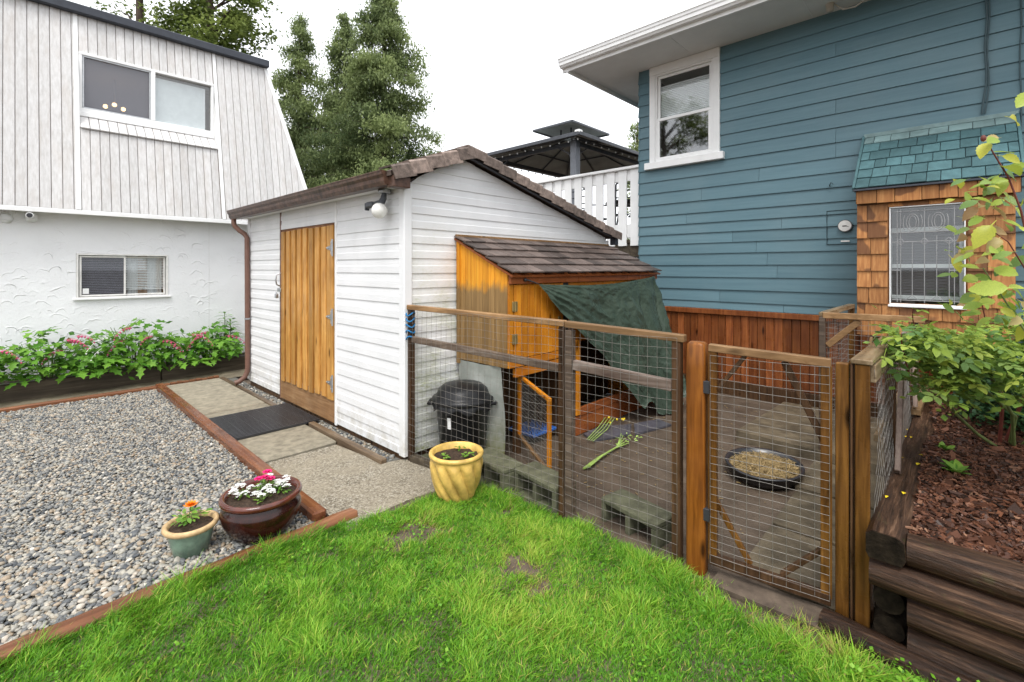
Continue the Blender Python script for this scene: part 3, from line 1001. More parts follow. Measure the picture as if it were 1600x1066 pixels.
# ------------------------------------------------------------------ grass
def grass(name, n, seed):
    r = np.random.default_rng(seed)
    P = []
    while len(P) < n:
        # denser toward the camera's view
        x = r.uniform(-1.6, 2.40, 20000); y = r.uniform(-1.1, 2.62, 20000)
        dep = x * 0.725 + y * 0.6887
        lat = x * 0.6887 - y * 0.725
        ok = (dep > 1.25) & (np.abs(lat) < dep * 1.35 + 0.35)
        for a, b in zip(x[ok], y[ok]):
            if not lawn_ok(a, b): continue
            w = bare(a, b)
            if w > 0 and r.random() < w * 0.93: continue
            P.append((a, b))
            if len(P) >= n: break
    P = np.array(P)
    z = np.array([lawn_z(a, b) for a, b in P]) - 0.004
    ln = np.array([mnoise.noise(Vector((a * 3.1, b * 3.1, 1.7))) for a, b in P])
    l2 = np.array([mnoise.noise(Vector((a * 9.0, b * 9.0, 8.7))) for a, b in P])
    h = (0.034 + 0.024 * ln + 0.020 * l2) * r.uniform(0.45, 1.6, n)
    h = np.maximum(h, 0.020)
    edge = (P[:, 0] > 2.05) | (P[:, 1] > 2.50)
    h = np.where(edge, h * 1.3, h)
    h = np.where(P[:, 1] > 2.57, h * 1.5, h)
    w = 0.0015 * r.lognormal(0, 0.35, n)
    a = r.uniform(0, 2 * np.pi, n)
    clump = 3.0 * np.array([mnoise.noise(Vector((q * 7.0, s * 7.0, 3.1))) for q, s in P])
    la = clump + r.normal(0, 1.0, n)                 # neighbouring blades lean alike
    lean = r.uniform(0.2, 1.15, n) * h
    lx, ly = np.cos(la) * lean, np.sin(la) * lean
    wx, wy = np.cos(a) * w, np.sin(a) * w
    b = np.column_stack([P, z])
    def lvl(t, wid, drop):
        c = b + np.column_stack([lx * t ** 1.8, ly * t ** 1.8, h * (t - drop * t * t)])
        o = np.column_stack([wx * wid, wy * wid, np.zeros(n)])
        return c - o, c + o
    a0, a1 = lvl(0.0, 1.0, 0.2); b0, b1 = lvl(0.5, 0.9, 0.2); tp, _ = lvl(1.0, 0.0, 0.25)
    v = np.stack([a0, a1, b0, b1, tp], 1).reshape(-1, 3)
    k = (np.arange(n) * 5)[:, None]
    f = np.concatenate([k + np.array([[0, 1, 3]]), k + np.array([[0, 3, 2]]), k + np.array([[2, 3, 4]])])
    yel = np.exp(-(((P[:, 0] - 1.75) / 0.35) ** 2 + ((P[:, 1] - 1.55) / 0.45) ** 2))
    t = np.clip(0.40 + 0.35 * ln + 0.28 * l2 + 0.28 * yel + r.normal(0, 0.22, n), 0, 0.9)
    t = np.where(r.random(n) < 0.05 + 0.10 * yel, r.uniform(0.9, 1.0, n), t)
    t = np.where(np.array([bare(q, s) for q, s in P]) > 0.05, np.clip(t + 0.3, 0, 1), t)
    return bulk(name, v, f, 3, 'grass', np.repeat(t, 5), kind='stuff', label='bright green uneven lawn grass', cat='grass')
grass('grass', 185000, 5)
# ================================================================== SHED
SX, SY = 2.087, 3.122          # door wall plane x, gable wall plane y
SB = 6.60                      # far end of the door wall
ROW = 0.1175
shed = thing('shed', 'white sided shed with orange wooden door and brown shingled gable roof', 'shed', (3.5, 4.8, 0))

def gable_top(x):
    return 2.165 + (x - SX) * 0.485 if x < 2.65 else 2.438 - (x - 2.65) * 0.2535

def lap(n_out, t_out, h):
    """vinyl board section: a proud lower half that rolls back to a flat upper half"""
    return [(-0.006, 0.0), (0.0125, 0.0), (0.0118, 0.47 * h), (0.0082, 0.54 * h), (0.0048, h + 0.003), (-0.006, h + 0.003)]

def door_wall_board(y0, y1, z0, h, mat='siding_white'):
    mb = MB()
    mb.prism(lap(0, 0, h), (SX, y0, z0), (SX, y1, z0), (-1, 0, 0), (0, 0, 1))
    return mb.build('siding_board', mat, shed)

MB().box((SX + 0.008, SY + 0.01, 0.0), (SX + 0.07, SB, 2.15)).build('wall_core', 'post_brown', shed)
for k in range(18):
    z0 = 0.05 + k * ROW
    h = min(ROW, 2.135 - z0)
    if h < 0.03: continue
    door_wall_board(SY + 0.045, 4.225, z0, h)
    door_wall_board(5.60, SB - 0.03, z0 + 0.02, h if z0 + 0.02 + h < 2.135 else 2.135 - z0 - 0.02)
for z0, h in ((1.93, 0.1), (2.03, 0.1)):
    door_wall_board(4.262, 5.56, z0, h)
# trims round the door opening
MB().box((SX - 0.018, 4.225, 0.03), (SX + 0.02, 4.258, 2.13), 0.004).build('door_trim', 'trim_white', shed)
MB().box((SX - 0.012, 5.562, 0.03), (SX + 0.02, 5.598, 2.13), 0.004).build('door_jamb', 'downpipe', shed)
MB().box((SX - 0.030, SY - 0.030, 0.045), (SX + 0.045, SY + 0.045, 2.15), 0.006).build('corner_post', 'siding_white', shed)
MB().box((SX - 0.024, SB - 0.03, 0.08), (SX + 0.04, SB + 0.03, 2.13), 0.006).build('corner_post', 'siding_white', shed)
MB().box((SX + 0.003, SY + 0.02, -0.04), (SX + 0.05, SB, 0.05)).build('sill_beam', 'post_brown', shed)

# gable wall boards, cut to the roof slopes
poly = [(SX, 0.0), (4.95, 0.0), (4.95, gable_top(4.95)), (2.65, gable_top(2.65)), (SX, gable_top(SX))]
mb = MB()
nn = len(poly)
mb.add([(x, SY + 0.008, z) for x, z in poly] + [(x, SY + 0.06, z) for x, z in poly],
       [tuple(range(nn)), tuple(range(nn, 2 * nn))[::-1]] + [(i, (i + 1) % nn, (i + 1) % nn + nn, i + nn)[::-1] for i in range(nn)])
mb.build('gable_core', 'post_brown', shed)
def gx(z):
    lo = SX + 0.045 if z <= gable_top(SX + 0.045) else 2.65 - (gable_top(2.65) - z) / 0.485
    hi = 4.92 if z <= gable_top(4.92) else 2.65 + (gable_top(2.65) - z) / 0.2535
    return lo, hi
for k in range(21):
    z0 = 0.05 + k * ROW
    top = gable_top(2.65) - 0.004
    if z0 > top - 0.01: break
    h = min(ROW, top - z0)
    pr = lap(0, 0, h)
    vs = []
    for side in (0, 1):
        for u, w in pr:
            vs.append((gx(min(z0 + w, top))[side], SY - u, z0 + w))
    n = len(pr)
    fs = [(i, (i + 1) % n, (i + 1) % n + n, i + n) for i in range(n)] + [tuple(range(n))[::-1], tuple(range(n, 2 * n))]
    mb = MB(); mb.add(vs, fs)
    mb.build('siding_board', 'siding_algae', shed)
MB().box((4.92, SY - 0.02, 0.05), (4.965, SY + 0.03, 1.83), 0.004).build('corner_post', 'siding_white', shed)
# back and far side closed off
MB().box((SX + 0.07, SB - 0.03, 0), (4.95, SB + 0.02, 1.85)).build('back_wall', 'siding_white', shed)
MB().box((4.90, SY + 0.06, 0), (4.95, SB - 0.03, 1.84)).build('side_wall', 'siding_white', shed)

# roof
roof = part('roof', (2.65, 4.8, 2.45), shed)
def slope(x0, z0, x1, z1, y0, y1, th, name, mat):
    mb = MB()
    v = [(x0, y0, z0), (x1, y0, z1), (x1, y1, z1), (x0, y1, z0)]
    v += [(a, b, c - th) for a, b, c in v]
    mb.add(v, [(0, 1, 2, 3), (7, 6, 5, 4), (0, 4, 5, 1), (1, 5, 6, 2), (2, 6, 7, 3), (3, 7, 4, 0)])
    return mb.build(name, mat, roof)
slope(1.90, 2.215, 2.65, 2.505, 3.03, 6.72, 0.035, 'roof_deck', 'asphalt_slab')
slope(2.651, 2.505, 5.06, 1.893, 3.03, 6.72, 0.035, 'roof_deck', 'asphalt_slab')
# rake caps: one bent shingle after another over the edge
def rake(x0, z0, x1, z1, n, hgt):
    d = Vector((x1 - x0, 0, z1 - z0)); L = d.length; d.normalize()
    up = Vector((-d.z, 0, d.x))
    if up.z < 0: up = -up
    for i in range(n):
        a = L * i / n - 0.012; b = L * (i + 1) / n + 0.014
        lift = 0.018
        p = Vector((x0, 0, z0)) + d * a + up * (0.012 + lift)
        q = Vector((x0, 0, z0)) + d * b + up * 0.012
        mb = MB()
        j = rng.uniform(-0.006, 0.006)
        prof_y = [(3.16, 0.0), (2.998, 0.0), (2.985, -0.014), (2.980, -hgt + j), (2.990, -hgt + j), (2.998, -0.024), (3.004, -0.012), (3.16, -0.012)]
        vs = []
        for base in (p, q):
            for y, o in prof_y:
                w = base + up * o
                vs.append((w.x, y, w.z))
        m = len(prof_y)
        fs = [(k, (k + 1) % m, (k + 1) % m + m, k + m) for k in range(m)] + [tuple(range(m))[::-1], tuple(range(m, 2 * m))]
        mb.add(vs, fs)
        mb.build('rake_shingle', 'asphalt_cap', roof)
rake(1.90, 2.225, 2.665, 2.515, 5, 0.105)
rake(5.07, 1.905, 2.635, 2.522, 13, 0.095)
MB().beam((2.0, 3.05, 2.205), (2.66, 3.05, 2.455), 0.04, 0.030, 0.003).build('rake_board', 'roof_edge', roof)
MB().beam((2.66, 3.05, 2.455), (5.03, 3.05, 1.858), 0.04, 0.022, 0.003).build('rake_board', 'roof_edge', roof)
# return box under the near eave corner
MB().box((1.915, 3.01, 2.10), (2.06, 3.10, 2.185), 0.004).build('eave_return', 'gutter', roof)
MB().box((1.955, 3.04, 2.12), (1.985, 6.70, 2.19), 0.003).build('fascia', 'gutter', roof)
MB().box((1.985, 3.05, 2.125), (2.075, 6.68, 2.14)).build('soffit', 'trim_white', roof)
# right-hand rake end block
MB().box((4.99, 3.02, 1.78), (5.05, 3.10, 1.87), 0.004).build('eave_return', 'roof_edge', roof)

# gutter: ogee trough with end caps
gp = [(0.0, 0.0), (0.0, 0.10), (-0.004, 0.10), (-0.004, 0.004), (-0.052, 0.004), (-0.066, 0.03), (-0.070, 0.055), (-0.086, 0.078), (-0.090, 0.104),
      (-0.098, 0.106), (-0.099, 0.098), (-0.094, 0.094), (-0.092, 0.075), (-0.077, 0.053), (-0.073, 0.027), (-0.058, -0.003)]
mb = MB(); mb.prism(gp, (1.953, 3.09, 2.118), (1.953, 6.74, 2.118), (1, 0, 0), (0, 0, 1))
gut = mb.build('gutter', 'gutter', shed)
cap = [(0.0, 0.0), (0.0, 0.10), (-0.090, 0.104), (-0.086, 0.078), (-0.070, 0.055), (-0.066, 0.03), (-0.052, 0.004)]
for y in (3.085, 6.742):
    mb = MB(); mb.prism([(a, b) for a, b in cap], (1.953, y, 2.118), (1.953, y + 0.004, 2.118), (1, 0, 0), (0, 0, 1))
    mb.build('end_cap', 'gutter', gut)
pp = [(1.915, 6.66, 2.12), (1.915, 6.66, 2.07), (1.925, 6.655, 2.03), (1.97, 6.63, 1.975), (2.02, 6.59, 1.93), (2.04, 6.57, 1.88), (2.04, 6.56, 1.2), (2.04, 6.55, 0.26),
      (2.035, 6.55, 0.19), (2.01, 6.55, 0.13), (1.95, 6.56, 0.08), (1.90, 6.57, 0.065)]
mb = MB(); mb.tube(pp, 0.030, 12, cap=False)
dp = mb.build('downpipe', 'downpipe', shed)
MB().lathe([(0.034, 0), (0.034, 0.02)], (2.04, 6.555, 0.85), 14).build('pipe_strap', 'metal_grey', dp)

# door
door = part('door', (SX, 4.9, 1.0), shed)
MB().box((SX - 0.006, 4.262, 0.04), (SX + 0.006, 5.555, 1.925)).build('door_panel', 'door_back', door)
nb = 9
bw = (5.555 - 4.262) / nb
for i in range(nb):
    y0 = 4.264 + i * bw
    w = bw * (0.62 if i else 0.86)
    z0 = 0.255 + rng.uniform(-0.01, 0.012)
    MB().box((SX - 0.034, y0, z0), (SX - 0.006, y0 + w, 1.905 + rng.uniform(-0.006, 0.004)), 0.004).build('door_board', 'door_wood', door)
    if i: MB().box((SX - 0.016, y0 - bw * 0.30, z0), (SX - 0.006, y0 - 0.004, 1.90), 0.002).build('door_board', 'door_wood', door)
MB().box((SX - 0.018, 4.264, 0.045), (SX - 0.006, 5.553, 0.30), 0.003).build('kick_board', 'door_base', door)
for z in (1.69, 1.04, 0.42):
    mb = MB()
    pr = [(4.262, -0.065), (4.262, 0.065), (4.288, 0.065), (4.295, 0.022), (4.37, 0.010), (4.37, -0.010), (4.295, -0.022), (4.288, -0.065)]
    mb.add([(SX - 0.040, y, z + q) for y, q in pr] + [(SX - 0.034, y, z + q) for y, q in pr],
           [tuple(range(8))] + [(i, i + 8, (i + 1) % 8 + 8, (i + 1) % 8) for i in range(8)])
    for y, q in ((4.28, 0.05), (4.28, -0.05), (4.33, 0.0), (4.37, 0.0)):
        mb.ball((SX - 0.041, y, z + q), 0.007, 6, 4)
    mb.tube([(SX - 0.040, 4.258, z - 0.08), (SX - 0.040, 4.258, z + 0.08)], 0.008, 8)
    mb.build('hinge', 'metal_grey', door)
mb = MB()
mb.tube([(SX - 0.036, 5.515, 1.44), (SX - 0.075, 5.515, 1.425), (SX - 0.085, 5.515, 1.37), (SX - 0.075, 5.515, 1.315), (SX - 0.036, 5.515, 1.30)], 0.008, 8)
mb.build('pull_handle', 'metal_grey', door)
mb = MB()
mb.box((SX - 0.045, 5.49, 1.235), (SX - 0.034, 5.585, 1.275), 0.003)
mb.box((SX - 0.085, 5.51, 1.165), (SX - 0.055, 5.555, 1.215), 0.006)
mb.tube([(SX - 0.07, 5.52, 1.21), (SX - 0.07, 5.52, 1.25), (SX - 0.07, 5.545, 1.25), (SX - 0.07, 5.545, 1.21)], 0.004, 6)
mb.build('hasp_and_padlock', 'metal_grey', door)

# globe lamp with sensor under the eave
lamp = thing('wall_lamp', 'white globe lamp with dark sensor arm under the shed eave', 'lamp', (1.99, 3.30, 1.95))
MB().lathe([(0.0, 0.0), (0.047, 0.0), (0.05, 0.006), (0.05, 0.030), (0.0, 0.030)], (2.02, 3.31, 2.092), 20).build('mount', 'metal_grey', lamp)
mb = MB(); mb.tube([(2.02, 3.31, 2.092), (2.015, 3.315, 2.05), (1.99, 3.32, 2.00)], [0.02, 0.024, 0.028], 10); mb.build('arm', 'gazebo_metal', lamp)
mb = MB(); mb.ball((1.985, 3.325, 1.952), 0.063, 20, 14); mb.build('globe', 'globe', lamp)
mb = MB()
mb.tube([(2.0, 3.34, 2.03), (1.99, 3.42, 2.02)], 0.012, 8)
mb.box((1.965, 3.42, 1.985), (2.02, 3.52, 2.035), 0.012)
mb.box((1.972, 3.52, 1.97), (2.012, 3.535, 2.03), 0.004)
mb.build('motion_sensor', 'gazebo_metal', lamp)

# ================================================================== edging timbers
def timber(a, b, w, h, mat, name, label, cat='timber', z=0.0, bev=0.012):
    mb = MB(); mb.beam((*a, z + h / 2), (*b, z + h / 2), w, h, bev)
    return mb.build(name, mat, label=label, cat=cat, group='timbers edging the gravel and path')
timber((1.245, 2.74), (1.245, 7.22), 0.085, 0.10, 'edging_y', 'edging_timber', 'long red-brown timber between the gravel and the paved path', z=-0.03)
mb = MB()
ns = 46
tp_ = [(-0.050, -0.05), (-0.050, 0.016), (-0.043, 0.031), (-0.028, 0.038), (0.026, 0.039), (0.042, 0.031), (0.050, 0.014), (0.050, -0.05)]
vs = []
for i in range(ns + 1):
    x = 1.41 - 2.7 * i / ns
    for k, (u, w) in enumerate(tp_):
        j1 = 0.005 * mnoise.noise(Vector((x * 5, k * 1.7, 0))) + 0.003 * mnoise.noise(Vector((x * 17, k * 3.1, 4)))
        e = 0.94 if i == 0 else 1.0
        vs.append((x + 0.01 * (k % 3 == 0) * (i == 0), 2.652 + (u + j1) * e, 0.012 + (w + j1) * (e if w > 0 else 1)))
k_ = len(tp_)
mb.add(vs, [(i * k_ + k, i * k_ + (k + 1) % k_, (i + 1) * k_ + (k + 1) % k_, (i + 1) * k_ + k) for i in range(ns) for k in range(k_ - 1)], True)
mb.add(vs[:k_], [tuple(range(k_))])
mb.build('edging_timber', 'edging_x', label='weathered red-brown timber between the gravel and the lawn', cat='timber', group='timbers edging the gravel and path')
timber((1.22, 7.20), (-3.0, 7.20), 0.06, 0.06, 'edging_x', 'edging_timber', 'thin reddish timber along the far side of the gravel', z=-0.01)
timber((1.93, 4.44), (1.93, 3.17), 0.055, 0.075, 'edging_old', 'edging_timber', 'grey-brown timber between path and shed, near the gable corner', z=-0.02, bev=0.006)
timber((1.93, 7.22), (1.93, 5.25), 0.055, 0.055, 'edging_old', 'edging_timber', 'dark grey-brown timber between path and shed, beyond the mat', z=-0.02, bev=0.006)
be = thing('brick_edging', 'row of reddish bricks closing the far end of the path', 'edging', (1.6, 7.24, 0))
for i in range(9):
    MB().box((1.30 + i * 0.068, 7.232, 0.0), (1.362 + i * 0.068, 7.297, 0.045 + 0.004 * (i % 3)), 0.006).build('brick', 'edging_x', be)

# ribbed rubber mat in front of the door
mat = thing('door_mat', 'black ribbed rubber mat on the path at the shed door', 'mat', (1.66, 4.85, 0.035))
mx0, mx1, my0, my1, mz = 1.27, 2.04, 4.47, 5.26, 0.036
MB().box((mx0, my0, mz), (mx1, my1, mz + 0.006), 0.002).build('mat_base', 'rubber', mat)
mb = MB()
nr = 22
for i in range(nr):
    y = my0 + 0.012 + (my1 - my0 - 0.024) * i / (nr - 1)
    mb.beam((mx0 + 0.01, y, mz + 0.011), (mx1 - 0.01, y, mz + 0.011), 0.016, 0.016, 0.004)
rb = mb.build('mat_ribs', 'rubber', mat); rb['kind'] = 'stuff'
mb = MB()
for i in range(8):
    x = mx0 + 0.02 + (mx1 - mx0 - 0.04) * i / 7
    mb.beam((x, my0 + 0.01, mz + 0.009), (x, my1 - 0.01, mz + 0.009), 0.006, 0.010, 0.0)
rb = mb.build('mat_cross_ribs', 'rubber', mat); rb['kind'] = 'stuff'
# ================================================================== LEFT HOUSE (stucco below, plank mansard above)
HW = 8.20                                  # stucco wall plane
house = thing('stucco_house', 'white stucco house with pale grey vertical plank upper storey', 'house', (0.0, 10.0, 0))
HX0, HX1 = -4.6, 3.42

def wall_with_holes(y, x0, x1, z0, z1, holes, th, name, mat, parent):
    """wall in the x-z plane at y (facing -y) with rectangular openings and their reveals"""
    xs = sorted({x0, x1, *[h[0] for h in holes], *[h[1] for h in holes]})
    zs = sorted({z0, z1, *[h[2] for h in holes], *[h[3] for h in holes]})
    mb = MB()
    for a, b in zip(xs, xs[1:]):
        for c, d in zip(zs, zs[1:]):
            if any(h[0] <= a and b <= h[1] and h[2] <= c and d <= h[3] for h in holes): continue
            mb.add([(a, y, c), (b, y, c), (b, y, d), (a, y, d)], [(0, 1, 2, 3)])
    for h in holes:
        a, b, c, d = h
        mb.add([(a, y, c), (b, y, c), (b, y, d), (a, y, d), (a, y + th, c), (b, y + th, c), (b, y + th, d), (a, y + th, d)],
               [(0, 4, 5, 1), (1, 5, 6, 2), (2, 6, 7, 3), (3, 7, 4, 0)])
    return mb.build(name, mat, parent)

LW = (0.55, 1.52, 1.10, 1.69)
wall_with_holes(HW, HX0, HX1, -0.05, 2.22, [LW], 0.12, 'stucco_wall', 'stucco', house)
mb = MB()
mb.add([(HX1, HW, -0.05), (HX1, 14, -0.05), (HX1, 14, 2.22), (HX1, HW, 2.22)], [(0, 1, 2, 3)])
mb.build('side_wall', 'stucco', house)
MB().box((2.02, HW - 0.004, 0.0), (2.026, HW + 0.01, 2.2)).build('expansion_strip', 'soffit', house)

# room shells behind the windows
def room(x0, x1, y0, y1, z0, z1, mat, parent, name='room'):
    mb = MB()
    v = [(x0, y0, z0), (x1, y0, z0), (x1, y1, z0), (x0, y1, z0), (x0, y0, z1), (x1, y0, z1), (x1, y1, z1), (x0, y1, z1)]
    mb.add(v, [(0, 1, 2, 3), (7, 6, 5, 4), (1, 5, 6, 2), (2, 6, 7, 3), (3, 7, 4, 0)])
    return mb.build(name, mat, parent)
room(-0.2, 2.3, HW + 0.13, HW + 2.4, 0.4, 2.15, 'interior', house)

# lower sliding window
def rect_frame(mb, x0, x1, z0, z1, y0, y1, w, b=0.003):
    mb.box((x0, y0, z0), (x1, y1, z0 + w), b); mb.box((x0, y0, z1 - w), (x1, y1, z1), b)
    mb.box((x0, y0 + 0.001, z0 + w), (x0 + w, y1 - 0.001, z1 - w), b); mb.box((x1 - w, y0 + 0.001, z0 + w), (x1, y1 - 0.001, z1 - w), b)
    return mb
win = part('lower_window', (1.03, HW, 1.4), house)
rect_frame(MB(), LW[0] + 0.002, LW[1] - 0.002, LW[2] + 0.002, LW[3] - 0.002, HW - 0.012, HW + 0.06, 0.022).build('window_frame', 'dial', win)
rect_frame(MB(), 0.582, 1.05, 1.13, 1.66, HW + 0.012, HW + 0.04, 0.022).build('sash', 'dial', win)
rect_frame(MB(), 1.035, 1.49, 1.131, 1.659, HW + 0.042, HW + 0.06, 0.020).build('sash', 'dial', win)
MB().box((LW[0] - 0.03, HW - 0.035, LW[2] - 0.012), (LW[1] + 0.03, HW + 0.02, LW[2] + 0.010), 0.003).build('sill', 'trim_white', win)
MB().box((0.604, HW + 0.024, 1.152), (1.03, HW + 0.027, 1.638)).build('pane', 'glass_screen', win)
MB().box((1.055, HW + 0.050, 1.151), (1.47, HW + 0.053, 1.639)).build('pane', 'glass', win)
mb = MB()
for i in range(22):
    z = 1.17 + i * 0.0225
    mb.beam((0.59, HW + 0.075, z), (1.05, HW + 0.075, z), 0.003, 0.017, 0, up=(0, 0.5, 1))
b1 = mb.build('blind', 'blind_dark', win)
mb = MB()
for i in range(20):
    z = 1.21 + i * 0.0225
    mb.beam((1.06, HW + 0.075, z), (1.48, HW + 0.075, z), 0.003, 0.012, 0, up=(0, 0.5, 1))
mb.build('blind', 'blind', win)
mb = MB()
for k, (x0, x1) in enumerate(((1.08, 1.19), (1.30, 1.46))):
    n = 12
    pts = [(x0 + (x1 - x0) * i / n, HW + 0.135 + 0.014 * math.sin(i * 1.9 + k)) for i in range(n + 1)]
    mb.add([(x, y, 1.12) for x, y in pts] + [(x, y, 1.68) for x, y in pts], [(i, i + 1, i + n + 2, i + n + 1) for i in range(n)], True)
mb.build('curtain', 'curtain', win)
mb = MB()
n = 8
pts = [(1.18 + 0.12 * i / n, HW + 0.14 + 0.012 * math.sin(i * 2.1)) for i in range(n + 1)]
mb.add([(x, y, 1.12) for x, y in pts] + [(x, y, 1.68) for x, y in pts], [(i, i + 1, i + n + 2, i + n + 1) for i in range(n)], True)
mb.build('curtain', 'curtain_tan', win)
MB().box((0.615, HW + 0.021, 1.165), (0.675, HW + 0.0235, 1.235)).build('sticker', 'sticker', win)

# soffit and fascia under the mansard
MB().box((HX0 - 0.1, 7.97, 2.20), (3.58, HW + 0.02, 2.215)).build('soffit', 'trim_white', house)
MB().box((HX0 - 0.1, 7.935, 2.165), (3.60, 7.972, 2.222), 0.004).build('fascia', 'trim_white', house)

# mansard
MY0, MZ0, MY1, MZ1 = 7.955, 2.222, 8.50, 4.86
def my(z): return MY0 + (MY1 - MY0) * (z - MZ0) / (MZ1 - MZ0)
def mright(z): return 3.56 + (2.91 - 3.56) * (z - MZ0) / (MZ1 - MZ0)
UW = (0.585, 2.125, 3.545, 4.33)                     # upper window opening
UY = my(4.33) - 0.01                                 # its glass stands upright, deep at the foot
SILL_Z = 3.29
sl = Vector((0, MY1 - MY0, MZ1 - MZ0)).normalized()
nrm = Vector((0, -sl.z, sl.y))
mans = part('mansard', (0.0, 8.2, 2.3), house)
PW = 0.101
def plank(x0, x1, z0, z1, clip=False):
    g = 0.005
    x0 += g / 2; x1 -= g / 2
    th = 0.014 + rng.uniform(0, 0.004)
    def P(x, z, o):
        return Vector((x, my(z), z)) + nrm * o
    def zat(x):                     # height at which the slanting corner passes x
        return MZ0 + (MZ1 - MZ0) * (3.56 - 0.02 - x) / (3.56 - 2.91)
    st = [z0, z1]
    if clip:
        if x0 > mright(z0) - 0.025: return
        st = [z0]
        if z0 < zat(x1) < z1: st.append(zat(x1))
        st.append(min(z1, zat(x0 + 0.004)))
    if st[-1] - z0 < 0.05: return
    mb = MB(); vs = []
    for z in st:
        xr = min(x1, mright(z) - 0.02) if clip else x1
        c = min(0.005, max(0.0005, (xr - x0) / 3))
        vs += [P(x0, z, 0), P(x0, z, th - c), P(x0 + c, z, th), P(xr - c, z, th), P(xr, z, th - c), P(xr, z, 0)]
    m = len(st)
    mb.add(vs, [(j * 6 + i, j * 6 + (i + 1) % 6, (j + 1) * 6 + (i + 1) % 6, (j + 1) * 6 + i)[::-1] for j in range(m - 1) for i in range(6)]
           + [tuple(range(6)), tuple(range((m - 1) * 6, m * 6))[::-1]])
    mb.build('plank', 'mansard', mans)
x = -1.40
edges = []
while x < 0.545:
    edges.append((x, min(x + PW, 0.548))); x += PW
for a, b in edges: plank(a, b, MZ0, MZ1)
n = 16
for i in range(n):
    a = 0.585 + (2.125 - 0.585) * i / n; b = 0.585 + (2.125 - 0.585) * (i + 1) / n
    plank(a, b, MZ0, SILL_Z)
    plank(a, b, UW[3], MZ1)
x = 2.185
while x < 3.55:
    plank(x, x + PW, MZ0, MZ1, True); x += PW
# backing behind the planks, with the window opening left free
def mquad(mb, x0, x1, z0, z1, o=-0.004):
    v = [Vector((x, my(z), z)) + nrm * o for x, z in ((x0, z0), (x1, z0), (x1, z1), (x0, z1))]
    mb.add(v, [(0, 1, 2, 3)])
mb = MB()
mquad(mb, HX0, 0.56, MZ0, MZ1); mquad(mb, 0.56, 2.15, MZ0, SILL_Z); mquad(mb, 0.56, 2.15, UW[3], MZ1)
v = [Vector((x, my(z), z)) + nrm * -0.004 for x, z in ((2.15, MZ0), (mright(MZ0), MZ0), (mright(MZ1), MZ1), (2.15, MZ1))]
mb.add(v, [(0, 1, 2, 3)])
v = [(mright(MZ0), my(MZ0), MZ0), (mright(MZ0), 14, MZ0), (mright(MZ1), 14, MZ1), (mright(MZ1), my(MZ1), MZ1)]
mb.add(v, [(0, 1, 2, 3)])
mb.build('backing', 'brace_grey', mans)
# far left part out of the picture: plain planks joined, only a step to the side sees them
mb = MB()
x = HX0
while x < -1.41:
    v = [Vector((xx, my(z), z)) + nrm * 0.012 for xx, z in ((x + 0.004, MZ0), (x + 0.097, MZ0), (x + 0.097, MZ1), (x + 0.004, MZ1))]
    mb.add(v, [(0, 1, 2, 3)]); x += PW
mb.build('outer_planks', 'mansard', mans)['kind'] = 'stuff'
def slant(x0, x1, z0, z1, w, name='trim_strip', o=0.012, h=0.022):
    p = Vector((x0, my(z0), z0)) + nrm * o; q = Vector((x1, my(z1), z1)) + nrm * o
    mb = MB(); mb.beam(p, q, w, h, 0.003, up=nrm)
    return mb.build(name, 'trim_white', mans)
slant(0.56, 0.56, MZ0, MZ1, 0.046)
slant(2.155, 2.155, MZ0, MZ1, 0.046)
slant(mright(MZ0), mright(MZ1), MZ0, MZ1, 0.062, 'corner_trim', 0.010, 0.03)
# dark roof edge
p = Vector((HX0, my(MZ1) - 0.05, MZ1 + 0.05)); q = Vector((2.95, my(MZ1) - 0.05, MZ1 + 0.05))
mb = MB(); mb.beam(p, q, 0.12, 0.115, 0.01); mb.build('roof_edge', 'roof_edge', house)
MB().box((HX0, my(MZ1), MZ1 + 0.06), (2.95, 14, MZ1 + 0.10)).build('flat_roof', 'roof_edge', house)

# upper window
uw = part('upper_window', (1.35, UY, 3.9), house)
fr = MB()
y0, y1 = UY - 0.035, UY + 0.05
fr.box((UW[0], y0, UW[2]), (UW[1], y1, UW[2] + 0.055), 0.004)
fr.box((UW[0], y0, UW[3] - 0.035), (UW[1], y1, UW[3]), 0.004)
fr.box((UW[0], y0 + 0.002, UW[2] + 0.055), (UW[0] + 0.035, y1, UW[3] - 0.035), 0.004)
fr.box((UW[1] - 0.035, y0 + 0.002, UW[2] + 0.055), (UW[1], y1, UW[3] - 0.035), 0.004)
fr.box((1.345, y0 - 0.004, UW[2] + 0.055), (1.395, y1, UW[3] - 0.035), 0.004)
fr.build('window_frame', 'vinyl_frame', uw)
rect_frame(MB(), 0.622, 1.346, UW[2] + 0.057, UW[3] - 0.037, UY - 0.02, UY + 0.012, 0.018).build('screen_frame', 'metal_grey', uw)
MB().box((0.63, UY + 0.0, UW[2] + 0.06), (1.34, UY + 0.004, UW[3] - 0.04)).build('pane', 'glass_dull', uw)
MB().box((1.396, UY + 0.02, UW[2] + 0.06), (2.088, UY + 0.024, UW[3] - 0.04)).build('pane', 'glass', uw)
